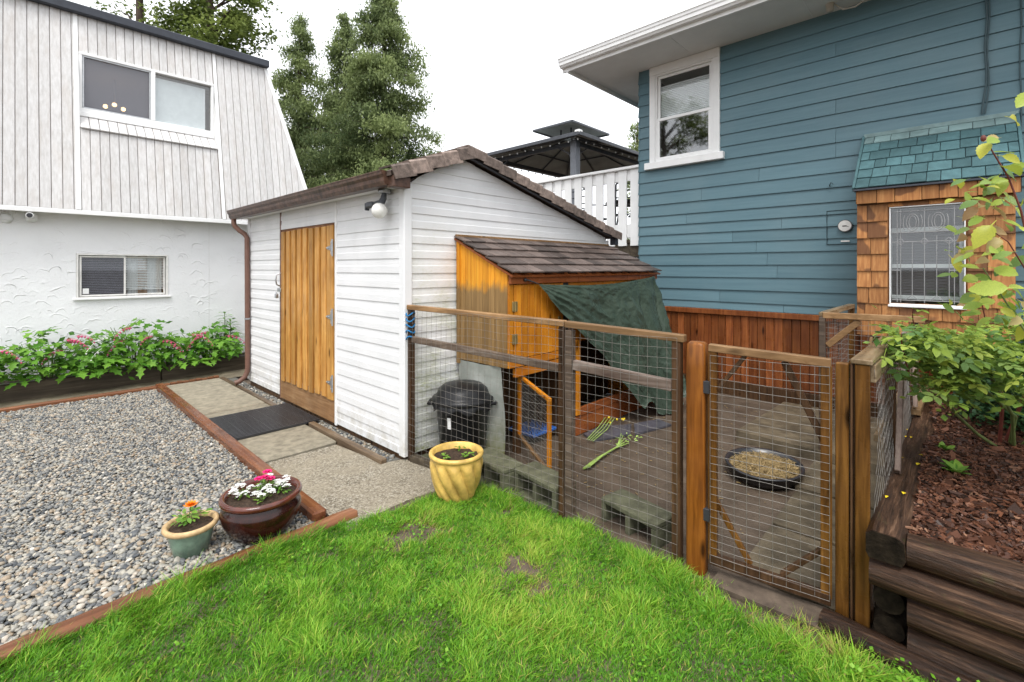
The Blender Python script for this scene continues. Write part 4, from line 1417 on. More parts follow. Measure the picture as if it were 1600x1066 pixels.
# sloping apron of short slats below it, and the cheeks of the recess
for i in range(16):
    a = 0.585 + (2.125 - 0.585) * i / 16 + 0.003; b = 0.585 + (2.125 - 0.585) * (i + 1) / 16 - 0.003
    p0 = Vector(((a + b) / 2, my(SILL_Z) - 0.045, SILL_Z)); p1 = Vector(((a + b) / 2, UY - 0.03, UW[2] - 0.062))
    mb = MB(); mb.beam(p0, p1, b - a, 0.018, 0.003); mb.build('sill_slat', 'mansard', uw)
MB().box((UW[0], UY - 0.06, UW[2] - 0.06), (UW[1], UY + 0.03, UW[2] - 0.002), 0.004).build('sill', 'vinyl_frame', uw)
for xx in (UW[0] - 0.008, UW[1] + 0.002):
    mb = MB()
    tri = [(xx, my(SILL_Z) - 0.02, SILL_Z), (xx, UY + 0.04, SILL_Z), (xx, UY + 0.04, UW[3])]
    mb.add(tri + [(a + 0.006, b, c) for a, b, c in tri], [(0, 1, 2), (5, 4, 3), (0, 3, 4, 1), (1, 4, 5, 2), (2, 5, 3, 0)])
    mb.build('recess_cheek', 'trim_white', uw)
room(0.3, 2.4, UY + 0.052, UY + 3.0, 3.4, 4.34, 'interior_grey', house)
# pale roller blind hanging behind the right pane
MB().box((1.40, UY + 0.058, 3.57), (2.03, UY + 0.061, 4.25)).build('roller_blind', 'curtain', uw)
ch = thing('ceiling_lamp', 'lit three-bulb ceiling lamp seen through the upper window', 'lamp', (1.05, UY + 0.9, 4.1))
mb = MB(); mb.tube([(1.05, UY + 0.9, 4.335), (1.05, UY + 0.9, 3.96)], 0.012, 8); mb.ball((1.05, UY + 0.9, 3.95), 0.03, 10, 6)
for k in range(3):
    a = k * 2.1 + 0.4
    mb.tube([(1.05, UY + 0.9, 3.95), (1.05 + 0.10 * math.cos(a), UY + 0.9 + 0.10 * math.sin(a), 3.93)], 0.008, 6)
mb.build('fixture', 'brass', ch)
for k in range(3):
    a = k * 2.1 + 0.4
    mb = MB(); mb.ball((1.05 + 0.12 * math.cos(a), UY + 0.9 + 0.12 * math.sin(a), 3.935), 0.030, 12, 8); mb.build('bulb', 'lit_bulb', ch)

# security camera and vent under the soffit
sc = thing('security_camera', 'white bullet security camera under the soffit of the stucco house', 'camera', (0.14, 8.1, 2.12))
MB().box((0.10, 8.10, 2.06), (0.20, HW, 2.16), 0.02).build('camera_base', 'trim_white', sc)
mb = MB(); mb.tube([(0.15, 8.12, 2.12), (0.14, 8.04, 2.12)], 0.018, 8); mb.build('bracket', 'trim_white', sc)
mb = MB(); mb.tube([(0.15, 8.10, 2.135), (0.13, 7.93, 2.12)], 0.034, 16); mb.build('camera_body', 'trim_white', sc)
mb = MB(); mb.tube([(0.131, 7.935, 2.12), (0.1295, 7.924, 2.119)], 0.027, 16); mb.build('lens', 'iron_dark', sc)
mb = MB(); mb.ball((-0.06, HW - 0.01, 2.09), 0.06, 14, 8)
mb.build('junction_dome', 'stucco', label='small stuccoed dome on the wall left of the security camera', cat='fitting')

# raised bed in front of the stucco wall
MB().box((-3.2, 7.70, -0.03), (1.35, 7.80, 0.205), 0.01).build('bed_timber', 'bed_timber', label='long dark damp timber holding the flower bed, left length', cat='timber', group='timbers of the flower bed')
MB().box((1.358, 7.705, -0.03), (2.75, 7.80, 0.20), 0.01).build('bed_timber', 'bed_timber', label='shorter dark timber of the flower bed, ending behind the shed downpipe', cat='timber', group='timbers of the flower bed')
mb = MB()
nx, ny = 60, 5
mb.add([(-3.2 + 5.95 * i / nx, 7.80 + 0.4 * j / ny, 0.17 + 0.02 * mnoise.noise(Vector((i * 0.6, j * 0.8, 2)))) for j in range(ny + 1) for i in range(nx + 1)],
       [(j * (nx + 1) + i, j * (nx + 1) + i + 1, (j + 1) * (nx + 1) + i + 1, (j + 1) * (nx + 1) + i) for j in range(ny) for i in range(nx)], True)
structure(mb, 'flower_bed_soil', 'bed_soil')
# ================================================================== BLUE HOUSE
BX = 5.90                                   # wall plane
bh = thing('blue_house', 'blue lap-sided house with white eaves and shingled bay', 'house', (8.0, 0.5, 0))
BY1 = 3.19                                  # far corner
BY0 = -2.6
ZS = [1.005, 1.095, 1.24, 1.39, 1.537, 1.68, 1.809, 1.937, 2.06, 2.19, 2.34, 2.495, 2.65, 2.805, 2.96, 3.104, 3.257, 3.404, 3.548, 3.70, 3.85, 4.0, 4.172]
WIN = (2.12, 3.035, 2.84, 4.172)            # outer window trim y0,y1,z0,z1
BAY = (-0.30, 0.695, 5.30, 0.90, 2.20)      # y0,y1, front x, z0,z1
BR = (-0.33, 0.70, 2.20, 2.80)              # bay roof y range, eave z, top z
def blue_board(y0, y1, z0, z1):
    mb = MB()
    h = z1 - z0
    j = rng.uniform(-0.002, 0.002)
    mb.prism([(0.0, 0.0), (0.020 + j, 0.0), (0.020 + j, 0.006), (0.004, h + 0.012), (0.0, h + 0.012)], (BX, y0, z0), (BX, y1, z0), (-1, 0, 0), (0, 0, 1))
    mb.build('siding_board', 'siding_blue', bh)
for z0, z1 in zip(ZS, ZS[1:]):
    spans = [(BY0, BY1)]
    def cut(sp, a, b):
        out = []
        for s, e in sp:
            if b <= s or a >= e: out.append((s, e)); continue
            if a > s: out.append((s, a))
            if b < e: out.append((b, e))
        return out
    if z0 >= 2.80: spans = cut(spans, WIN[0], WIN[1])
    elif z1 > 2.84: spans = cut(spans, WIN[0], WIN[1])
    if z1 < 2.75: spans = cut(spans, BAY[0] + 0.02, BAY[1] - 0.02)
    for s, e in spans:
        if e - s > 1.2 and rng.random() < 0.75:
            m = s + (e - s) * rng.uniform(0.3, 0.75)
            if not (0.9 < m < e): m = max(m, 0.95)
            if s < m < e:
                blue_board(s, m - 0.0015, z0, z1); blue_board(m + 0.0015, e, z0, z1); continue
        blue_board(s, e, z0, z1)
# wall core with the bay and window openings
mb = MB()
def xq(y0, y1, z0, z1, x=BX + 0.003):
    mb.add([(x, y1, z0), (x, y0, z0), (x, y0, z1), (x, y1, z1)], [(0, 1, 2, 3)])
wy0, wy1, wz0, wz1 = 2.20, 2.955, 2.90, 4.05
xq(BY0, BAY[0], 0, 4.19); xq(BAY[0], BAY[1], 2.2, 4.19); xq(BAY[0], BAY[1], 0, 0.95)
xq(BAY[1], wy0, 0, 4.19); xq(wy1, BY1, 0, 4.19); xq(wy0, wy1, 0, wz0); xq(wy0, wy1, wz1, 4.19)
mb.build('wall_core', 'siding_blue', bh)
# far end wall: boards turned round the corner
mb = MB()
for z0, z1 in zip(ZS, ZS[1:]):
    mb.prism([(0.0, 0.0), (0.020, 0.0), (0.020, 0.006), (0.004, z1 - z0 + 0.012), (0.0, z1 - z0 + 0.012)], (BX - 0.018, BY1, z0), (11, BY1, z0), (0, 1, 0), (0, 0, 1))
mb.add([(BX, BY1, 0), (11, BY1, 0), (11, BY1, 4.2), (BX, BY1, 4.2)], [(0, 1, 2, 3)])
mb.build('end_wall', 'siding_blue', bh)

# double-hung window
bw_ = part('window', (BX, 2.58, 3.5), bh)
X0 = BX - 0.035
mb = MB(); mb.box((X0, WIN[0], 2.90), (BX + 0.01, 2.20, 4.06), 0.004); mb.build('casing', 'trim_white', bw_)
mb = MB(); mb.box((X0, 2.955, 2.90), (BX + 0.01, WIN[1], 4.06), 0.004); mb.build('casing', 'trim_white', bw_)
mb = MB(); mb.box((X0 - 0.004, WIN[0], 4.06), (BX + 0.01, WIN[1], 4.172), 0.004); mb.build('head_casing', 'trim_white', bw_)
mb = MB(); mb.box((X0 - 0.045, WIN[0] - 0.055, 2.81), (BX + 0.01, WIN[1] + 0.055, 2.90), 0.006); mb.build('sill', 'trim_white', bw_)
def yframe(y0, y1, z0, z1, x0, x1, w, name, mat, parent):
    mb = MB()
    mb.box((x0, y0, z0), (x1, y1, z0 + w), 0.003); mb.box((x0, y0, z1 - w), (x1, y1, z1), 0.003)
    mb.box((x0 + 0.001, y0, z0 + w), (x1, y0 + w, z1 - w), 0.003); mb.box((x0 + 0.001, y1 - w, z0 + w), (x1, y1, z1 - w), 0.003)
    return mb.build(name, mat, parent)
yframe(2.20, 2.955, 2.90, 4.06, BX - 0.026, BX + 0.05, 0.022, 'jamb', 'vinyl_frame', bw_)
yframe(2.222, 2.933, 3.43, 4.037, BX + 0.004, BX + 0.03, 0.035, 'upper_sash', 'vinyl_frame', bw_)
yframe(2.222, 2.933, 2.922, 3.475, BX - 0.022, BX + 0.003, 0.038, 'lower_sash', 'vinyl_frame', bw_)
MB().box((BX + 0.014, 2.257, 3.465), (BX + 0.017, 2.898, 4.002)).build('pane', 'glass', bw_)
MB().box((BX - 0.012, 2.26, 2.96), (BX - 0.009, 2.895, 3.437)).build('pane', 'glass_clear', bw_)
mb = MB()
for i in range(21):
    mb.beam((BX + 0.045, 2.24, 3.45 + i * 0.0225), (BX + 0.045, 2.92, 3.45 + i * 0.0225), 0.003, 0.021, 0, up=(0.35, 0, 1))
mb.build('blind', 'blind', bw_)
mb = MB()
v = [(BX + 0.055, 2.0, 2.6), (BX + 0.055, 3.15, 2.6), (BX + 2.2, 3.15, 2.6), (BX + 2.2, 2.0, 2.6)]
v += [(a, b, 4.19) for a, b, c in v]
mb.add(v, [(0, 1, 2, 3), (7, 6, 5, 4), (1, 5, 6, 2), (2, 6, 7, 3), (3, 7, 4, 0)])
mb.build('room', 'interior', bh)

# eaves: soffit, fascia and white gutter along two sides
EZ = 4.175
EX, EY = 5.16, 3.83
mb = MB()
mb.add([(EX, BY0, EZ), (12, BY0, EZ), (12, EY, EZ), (EX, EY, EZ)], [(0, 1, 2, 3)[::-1]])
mb.build('soffit', 'soffit', bh)
for y in (1.15, 2.45):
    MB().box((EX + 0.02, y, EZ - 0.004), (BX - 0.03, y + 0.006, EZ + 0.004)).build('soffit_seam', 'trim_white', bh)
eg = [(0.0, 0.0), (-0.03, 0.0), (-0.03, 0.045), (-0.085, 0.045), (-0.098, 0.065), (-0.104, 0.095), (-0.122, 0.118), (-0.126, 0.15), (-0.134, 0.152), (-0.134, 0.162),
      (-0.118, 0.162), (-0.11, 0.07), (-0.01, 0.07), (0.0, 0.16)]
mb = MB(); mb.prism(eg, (EX, BY0, EZ - 0.03), (EX, EY + 0.1, EZ - 0.03), (1, 0, 0), (0, 0, 1)); mb.build('gutter', 'trim_white', bh)
MB().box((EX - 0.03, EY, EZ - 0.05), (12, EY + 0.03, EZ + 0.10), 0.004).build('fascia', 'trim_white', bh)
mb = MB(); mb.prism([(a * 0.8, b) for a, b in eg], (EX, EY + 0.032, EZ - 0.02), (12, EY + 0.032, EZ - 0.02), (0, -1, 0), (0, 0, 1)); mb.build('gutter', 'trim_white', bh)
mb = MB()
rz = EZ + 0.13
mb.add([(EX, BY0, rz), (EX, EY, rz), (8.6, 2.2, 5.4), (8.6, BY0, 5.4), (12, EY, rz), (12, 2.2, 5.4)], [(0, 1, 2, 3)[::-1], (1, 4, 5, 2)[::-1]])
mb.build('roof', 'roof_edge', bh)

# red-brown skirting boards below the siding
sk = part('skirting', (BX, 1.8, 0.5), bh)
y = BY0
while y < BY1 - 0.02:
    w = 0.086 + rng.uniform(-0.004, 0.004)
    e = min(y + w, BY1)
    if e < -0.9 or e > 0.0:
        d = rng.uniform(0, 0.005)
        MB().box((BX - 0.030 - d, y + 0.002, 0.16), (BX - 0.004, e - 0.002, 0.94), 0.003).build('board', 'skirt', sk)
    y = e
MB().box((BX - 0.062, BY0, 0.94), (BX - 0.001, BY1, 1.003), 0.005).build('cap_rail', 'skirt', sk)
MB().box((BX - 0.045, BY0, -0.04), (BX - 0.002, BY1, 0.158), 0.004).build('base_board', 'post_brown', sk)

# ---------------------------------------------------------------- shingled bay with leaded window
bay = part('bay', (5.6, 0.2, 0.9), bh)
bx = BAY[2]
OPEN = (-0.02, 0.46, 1.185, 2.03)
mb = MB()
def fq(y0, y1, z0, z1):
    mb.add([(bx + 0.012, y1, z0), (bx + 0.012, y0, z0), (bx + 0.012, y0, z1), (bx + 0.012, y1, z1)], [(0, 1, 2, 3)])
fq(BAY[0], OPEN[0], BAY[3], BAY[4]); fq(OPEN[1], BAY[1], BAY[3], BAY[4]); fq(OPEN[0], OPEN[1], BAY[3], OPEN[2]); fq(OPEN[0], OPEN[1], OPEN[3], BAY[4])
for yy in (BAY[0], BAY[1]):
    mb.add([(bx + 0.012, yy, BAY[3]), (BX, yy, BAY[3]), (BX, yy, BAY[4]), (bx + 0.012, yy, BAY[4])], [(0, 1, 2, 3)])
mb.add([(bx + 0.012, BAY[0], BAY[3]), (BX, BAY[0], BAY[3]), (BX, BAY[1], BAY[3]), (bx + 0.012, BAY[1], BAY[3])], [(0, 1, 2, 3)])
mb.add([(bx, BAY[0], BAY[4]), (BX, BAY[0], BAY[4]), (BX, BAY[1], BAY[4]), (bx, BAY[1], BAY[4])], [(0, 1, 2, 3)])
mb.build('bay_core', 'cedar', bay)
def wall_shingle(y0, y1, z0, z1):
    d = rng.uniform(0, 0.004)
    mb = MB(); h = z1 - z0
    mb.prism([(0.0, 0.0), (0.018 + d, 0.0), (0.018 + d, 0.004), (0.006, h), (0.0, h)], (bx + 0.010, y0 + 0.0018, z0 + rng.uniform(-0.004, 0.004)), (bx + 0.010, y1 - 0.0018, z0), (-1, 0, 0), (0, 0, 1))
    mb.build('wall_shingle', 'cedar', bay)
def course(y0, y1, z0, z1):
    y = y0
    while y < y1 - 0.001:
        w = rng.uniform(0.085, 0.155)
        e = y + w
        if y1 - e < 0.06: e = y1
        wall_shingle(y, min(e, y1), z0, z1); y = e
rowz = [0.90, 1.06, 1.185, 1.33, 1.475, 1.625, 1.77, 1.915, 2.055]
for z0, z1 in zip(rowz, rowz[1:]):
    if z1 <= OPEN[2] + 0.001:
        course(BAY[0], BAY[1], z0, z1 + 0.01)
    else:
        course(BAY[0], OPEN[0] - 0.012, z0, z1 + 0.01); course(OPEN[1] + 0.012, BAY[1], z0, z1 + 0.01)
course(OPEN[0] - 0.012, OPEN[1] + 0.012, 2.035, 2.075)
# proud top band below the eave
y = BR[0] + 0.005
while y < BR[1] - 0.01:
    w = rng.uniform(0.09, 0.18); e = min(y + w, BR[1] - 0.005)
    if BR[1] - e < 0.05: e = BR[1] - 0.005
    MB().box((bx - 0.045, y + 0.002, 2.075 + rng.uniform(-0.004, 0.004)), (bx - 0.026, e - 0.002, 2.195), 0.002).build('wall_shingle', 'cedar', bay); y = e
MB().box((bx - 0.026, BR[0], 2.082), (bx + 0.008, BR[1], 2.195)).build('eave_board', 'post_brown', bay)
# teal roof: courses of single shingles, pale top course and side strips
e0 = Vector((bx - 0.055, 0, 2.205)); e1 = Vector((BX - 0.012, 0, 2.80))
dv = (e1 - e0); RL = dv.length; dv.normalize(); up = Vector((-dv.z, 0, dv.x))
nrow = 6
for r_ in range(nrow):
    a = RL * r_ / nrow; b = RL * (r_ + 1) / nrow
    y = BR[0]
    off = rng.uniform(0.02, 0.10)
    first = True
    while y < BR[1] - 0.001:
        w = rng.uniform(0.085, 0.155) if r_ < nrow - 1 else rng.uniform(0.12, 0.17)
        if first: w = off + 0.03; first = False
        e = y + w
        if BR[1] - e < 0.045: e = BR[1]
        j = rng.uniform(-0.006, 0.006)
        p = e0 + dv * (a + j) + up * 0.022; q = e0 + dv * min(b + 0.03, RL) + up * 0.008
        mb = MB()
        mb.obox(((p.x + q.x) / 2, (y + e) / 2, (p.z + q.z) / 2), ((q - p).normalized(), Vector((0, 1, 0)), (q - p).normalized().cross(Vector((0, 1, 0)))),
                ((q - p).length / 2, (e - y) / 2 - 0.002, 0.006), 0.0015)
        mb.build('roof_shingle', 'teal_ridge' if r_ == nrow - 1 else 'teal_shingle', bay); y = e
mb = MB()
prof = [(e0.x, 0, e0.z), (e1.x, 0, e1.z), (e1.x, 0, e0.z)]
mb.add([(a, BR[0], c) for a, b, c in prof] + [(a, BR[1], c) for a, b, c in prof], [(0, 1, 2), (5, 4, 3), (0, 3, 4, 1), (1, 4, 5, 2), (2, 5, 3, 0)])
mb.build('roof_core', 'roof_edge', bay)
for yy in (BR[0] - 0.012, BR[1] + 0.012):
    mb = MB(); mb.beam((e0.x, yy, e0.z + 0.004), (e1.x, yy, e1.z + 0.012), 0.022, 0.045, 0.003, up=up); mb.build('side_strip', 'teal_shingle', bay)
MB().box((BX - 0.045, BR[0] - 0.02, 2.795), (BX - 0.012, BR[1] + 0.01, 2.835), 0.004).build('flashing', 'teal_ridge', bay)
MB().box((bx - 0.075, BR[0] - 0.015, 2.192), (bx + 0.01, BR[1] + 0.015, 2.208), 0.002).build('drip_edge', 'roof_edge', bay)
# window of the bay
lw = part('leaded_window', (bx, 0.22, 1.6), bh)
y0, y1, z0, z1 = OPEN
yframe(y0 - 0.002, y1 + 0.002, z0 - 0.002, z1 + 0.002, bx - 0.012, bx + 0.03, 0.009, 'window_frame', 'trim_white', lw)
mb = MB(); mb.box((bx - 0.028, y0 - 0.01, z0 - 0.022), (bx + 0.01, y1 + 0.01, z0 - 0.003), 0.003); mb.build('sill', 'trim_white', lw)
MB().box((bx + 0.010, y0 + 0.01, z0 + 0.01), (bx + 0.013, y1 - 0.01, z1 - 0.01)).build('pane', 'glass', lw)
mb = MB()
xl = bx + 0.006
def came(pts, w=0.0032):
    mb.tube([(xl, a, b) for a, b in pts], w, 5)
def L_(u, v): return (y1 - (y1 - y0) * u, z1 - (z1 - z0) * v)      # u to the right, v downward as seen from the garden
for u in (0.105, 0.155, 0.865):
    came([L_(u, 0.02), L_(u, 0.98)])
came([L_(0.48, 0.02), L_(0.48, 0.98)]); came([L_(0.64, 0.30), L_(0.64, 0.90)]); came([L_(0.315, 0.36), L_(0.315, 0.90)]); came([L_(0.80, 0.36), L_(0.80, 0.95)])
for v in (0.05, 0.265, 0.36, 0.955):
    came([L_(0.03, v), L_(0.97, v)])
for v in (0.65,):
    came([L_(0.03, v), L_(0.155, v)]); came([L_(0.80, v), L_(0.97, v)])
for cu in (0.32, 0.66):
    for s in (-1, 1):
        came([L_(cu + s * 0.085 * math.sin(t), 0.165 - 0.085 * math.cos(t)) for t in np.linspace(0, math.pi, 13)])
        came([L_(cu + s * 0.05 * math.sin(t), 0.165 - 0.065 * math.cos(t)) for t in np.linspace(0, math.pi, 11)])
        came([L_(cu + s * (0.10 + 0.03 * math.cos(t)), 0.165 - 0.075 * math.sin(t)) for t in np.linspace(-1.4, 1.4, 9)])
for cu in (0.155, 0.48, 0.80):
    came([L_(cu - 0.055, 0.36), L_(cu, 0.325), L_(cu + 0.055, 0.36), L_(cu, 0.395), L_(cu - 0.055, 0.36)])
came([L_(0.315, 0.90), L_(0.22, 0.955)]); came([L_(0.315, 0.90), L_(0.40, 0.955)]); came([L_(0.64, 0.90), L_(0.55, 0.955)]); came([L_(0.64, 0.90), L_(0.73, 0.955)])
ld = mb.build('leading', 'lead', lw); ld['kind'] = 'stuff'
# what shows through: the room window behind the bay
mb = MB()
v = [(bx + 0.035, BAY[0] + 0.01, 0.95), (bx + 0.035, BAY[1] - 0.01, 0.95), (bx + 1.2, BAY[1] - 0.01, 0.95), (bx + 1.2, BAY[0] + 0.01, 0.95)]
v += [(a, b, 2.18) for a, b, c in v]
mb.add(v, [(0, 1, 2, 3), (7, 6, 5, 4), (1, 5, 6, 2), (2, 6, 7, 3), (3, 7, 4, 0)])
mb.build('bay_room', 'interior', bh)
yframe(-0.02, 0.50, 1.22, 1.86, bx + 0.22, bx + 0.26, 0.035, 'inner_frame', 'vinyl_frame', lw)
MB().box((bx + 0.221, 0.016, 1.50), (bx + 0.255, 0.464, 1.535), 0.003).build('inner_rail', 'vinyl_frame', lw)
mb = MB()
for i in range(24):
    mb.beam((bx + 0.28, 0.0, 1.24 + i * 0.026), (bx + 0.28, 0.48, 1.24 + i * 0.026), 0.003, 0.022, 0, up=(0.4, 0, 1))
mb.build('blind', 'screen', lw)

# dial, hatch outline and label on the wall
th = thing('wall_dial', 'round white dial thermometer on the blue siding beside the bay', 'thermometer', (BX - 0.03, 0.87, 1.93))
mb = MB(); mb.tube([(BX - 0.02, 0.868, 1.932), (BX - 0.048, 0.868, 1.932)], 0.062, 26); mb.build('rim', 'dial_ring', th)
mb = MB(); mb.tube([(BX - 0.046, 0.868, 1.932), (BX - 0.051, 0.868, 1.932)], 0.055, 26); mb.build('face', 'dial', th)
mb = MB(); mb.box((BX - 0.053, 0.852, 1.925), (BX - 0.051, 0.888, 1.935)); mb.beam((BX - 0.053, 0.868, 1.932), (BX - 0.053, 0.835, 1.922), 0.002, 0.004); mb.build('pointer', 'ink', th)
hp = thing('access_panel', 'flush hatch outlined on the blue siding behind the dial thermometer', 'panel', (BX - 0.02, 0.87, 1.74))
yframe(0.725, 1.03, 1.745, 2.10, BX - 0.026, BX - 0.006, 0.005, 'panel_edge', 'cable', hp)
MB().box((BX - 0.030, 0.83, 1.768), (BX - 0.024, 0.905, 1.784), 0.001).build('name_strip', 'dial', hp)
mb = MB(); mb.tube([(BX - 0.02, 1.0, 2.36), (BX - 0.05, 1.0, 2.36), (BX - 0.055, 0.985, 2.39), (BX - 0.05, 0.97, 2.37)], 0.005, 6)
mb.build('wall_hook', 'cable', label='small wire hook on the blue siding left of the bay roof', cat='hook')

# cables on the wall
mb = MB(); mb.tube([(BX - 0.035, -0.135 + 0.008 * math.sin(k * 1.3) - 0.02 * math.sin(k / 11 * 3.14), 4.17 - k * 0.1195) for k in range(12)], 0.008, 6)
mb.tube([(BX - 0.035, -0.150 + 0.010 * math.sin(k * 1.1 + 1) - 0.02 * math.sin(k / 11 * 3.14), 4.17 - k * 0.1195) for k in range(12)], 0.006, 6)
mb.build('wall_cable', 'cable', label='pair of dark cables running down the blue siding to the bay roof', cat='cable', group='cables on the blue siding')
mb = MB(); mb.tube([(BX - 0.03, -0.36 + 0.006 * math.sin(k * 1.7), 4.17 - k * 0.2) for k in range(9)], 0.006, 6)
mb.build('wall_cable', 'cable', label='single thin dark cable at the right edge of the blue siding', cat='cable', group='cables on the blue siding')
mb = MB(); mb.tube([(5.72, 0.93, EZ - 0.01), (5.70, 0.86, 4.08), (5.70, 0.76, 4.07), (5.72, 0.68, 4.12), (5.74, 0.64, EZ - 0.005)], 0.008, 6)
mb.build('eave_cable', 'cable_white', label='loose pale cable looping under the white eave', cat='cable')
el = thing('eave_socket', 'small round pale socket under the white eave', 'lamp', (5.70, 0.96, 4.10))
MB().lathe([(0.0, 0.0), (0.03, 0.0), (0.034, 0.05), (0.04, 0.075)], (5.70, 0.97, EZ - 0.076), 14).build('socket', 'cable_white', el)

# ================================================================== DECK with white board railing
DX, DZ = 5.96, 1.90
deck = thing('deck', 'raised deck with white wide-board railing behind the shed', 'deck', (8.5, 5.8, 0))
MB().box((DX, 3.25, DZ - 0.05), (11.5, 8.6, DZ), 0.004).build('deck_floor', 'bed_timber', deck)
MB().box((DX + 0.02, 3.25, DZ - 0.24), (DX + 0.07, 8.6, DZ - 0.052)).build('rim_joist', 'bed_timber', deck)
rl = part('railing', (DX, 5.5, 2.4), deck)
MB().box((DX - 0.045, 3.215, 2.885), (DX + 0.075, 8.6, 2.925), 0.006).build('top_rail', 'trim_white', rl)
MB().box((DX + 0.020, 3.24, 2.73), (DX + 0.055, 8.6, 2.883), 0.003).build('rail', 'trim_white', rl)
MB().box((DX + 0.020, 3.24, 1.93), (DX + 0.055, 8.6, 2.12), 0.003).build('rail', 'trim_white', rl)
y = 3.24
while y < 8.5:
    MB().box((DX - 0.006, y, 1.81), (DX + 0.018, y + 0.132, 2.884), 0.004).build('railing_board', 'trim_white', rl)
    y += 0.192
for yy in (3.30, 5.8, 8.4):
    MB().box((DX + 0.08, yy, -0.05), (DX + 0.18, yy + 0.1, DZ - 0.052), 0.005).build('support_post', 'trim_white', deck)

# patio chairs on the deck, seen through the gaps
def patio_chair(cx, cy, rz, label):
    c = thing('patio_chair', label, 'chair', (cx, cy, DZ), 'patio chairs on the deck')
    R3 = Matrix.Translation((cx, cy, DZ)) @ Matrix.Rotation(rz, 4, 'Z')
    def T(p): return R3 @ Vector(p)
    mb = MB()
    for i in range(7):
        mb.beam(T((-0.24 + i * 0.08, -0.22, 0.42)), T((-0.24 + i * 0.08, 0.22, 0.42)), 0.05, 0.015)
    mb.build('seat', 'iron_dark', c)
    mb = MB(); mb.tube([T((-0.26, 0.22, 0.42)), T((-0.26, 0.33, 0.85)), T((-0.14, 0.36, 0.95)), T((0.14, 0.36, 0.95)), T((0.26, 0.33, 0.85)), T((0.26, 0.22, 0.42))], 0.014, 8)
    for z in (0.55, 0.66, 0.77, 0.87):
        mb.tube([T((-0.26, 0.22 + (z - 0.42) * 0.26, z)), T((0.26, 0.22 + (z - 0.42) * 0.26, z))], 0.010, 6)
    mb.build('backrest', 'iron_dark', c)
    for sx in (-0.26, 0.26):
        mb = MB(); mb.tube([T((sx, -0.20, 0.01)), T((sx, -0.22, 0.62)), T((sx, 0.0, 0.64)), T((sx, 0.27, 0.62))], 0.012, 6); mb.build('arm', 'iron_dark', c)
        mb = MB(); mb.tube([T((sx, 0.27, 0.01)), T((sx, 0.22, 0.42))], 0.012, 6); mb.build('leg', 'iron_dark', c)
patio_chair(6.65, 3.75, 2.2, 'dark metal patio chair behind the railing nearest the blue house')
patio_chair(6.75, 4.55, 1.3, 'dark metal patio chair behind the middle of the railing')
pt = thing('patio_table', 'dark round patio table on the deck behind the railing', 'table', (7.3, 4.1, DZ))
MB().lathe([(0, 0), (0.45, 0), (0.45, 0.025), (0, 0.025)], (7.3, 4.1, DZ + 0.70), 28).build('table_top', 'iron_dark', pt)
for k in range(4):
    a = k * math.pi / 2 + 0.5
    mb = MB(); mb.tube([(7.3 + 0.3 * math.cos(a), 4.1 + 0.3 * math.sin(a), DZ + 0.01), (7.3 + 0.2 * math.cos(a), 4.1 + 0.2 * math.sin(a), DZ + 0.70)], 0.015, 6); mb.build('leg', 'iron_dark', pt)

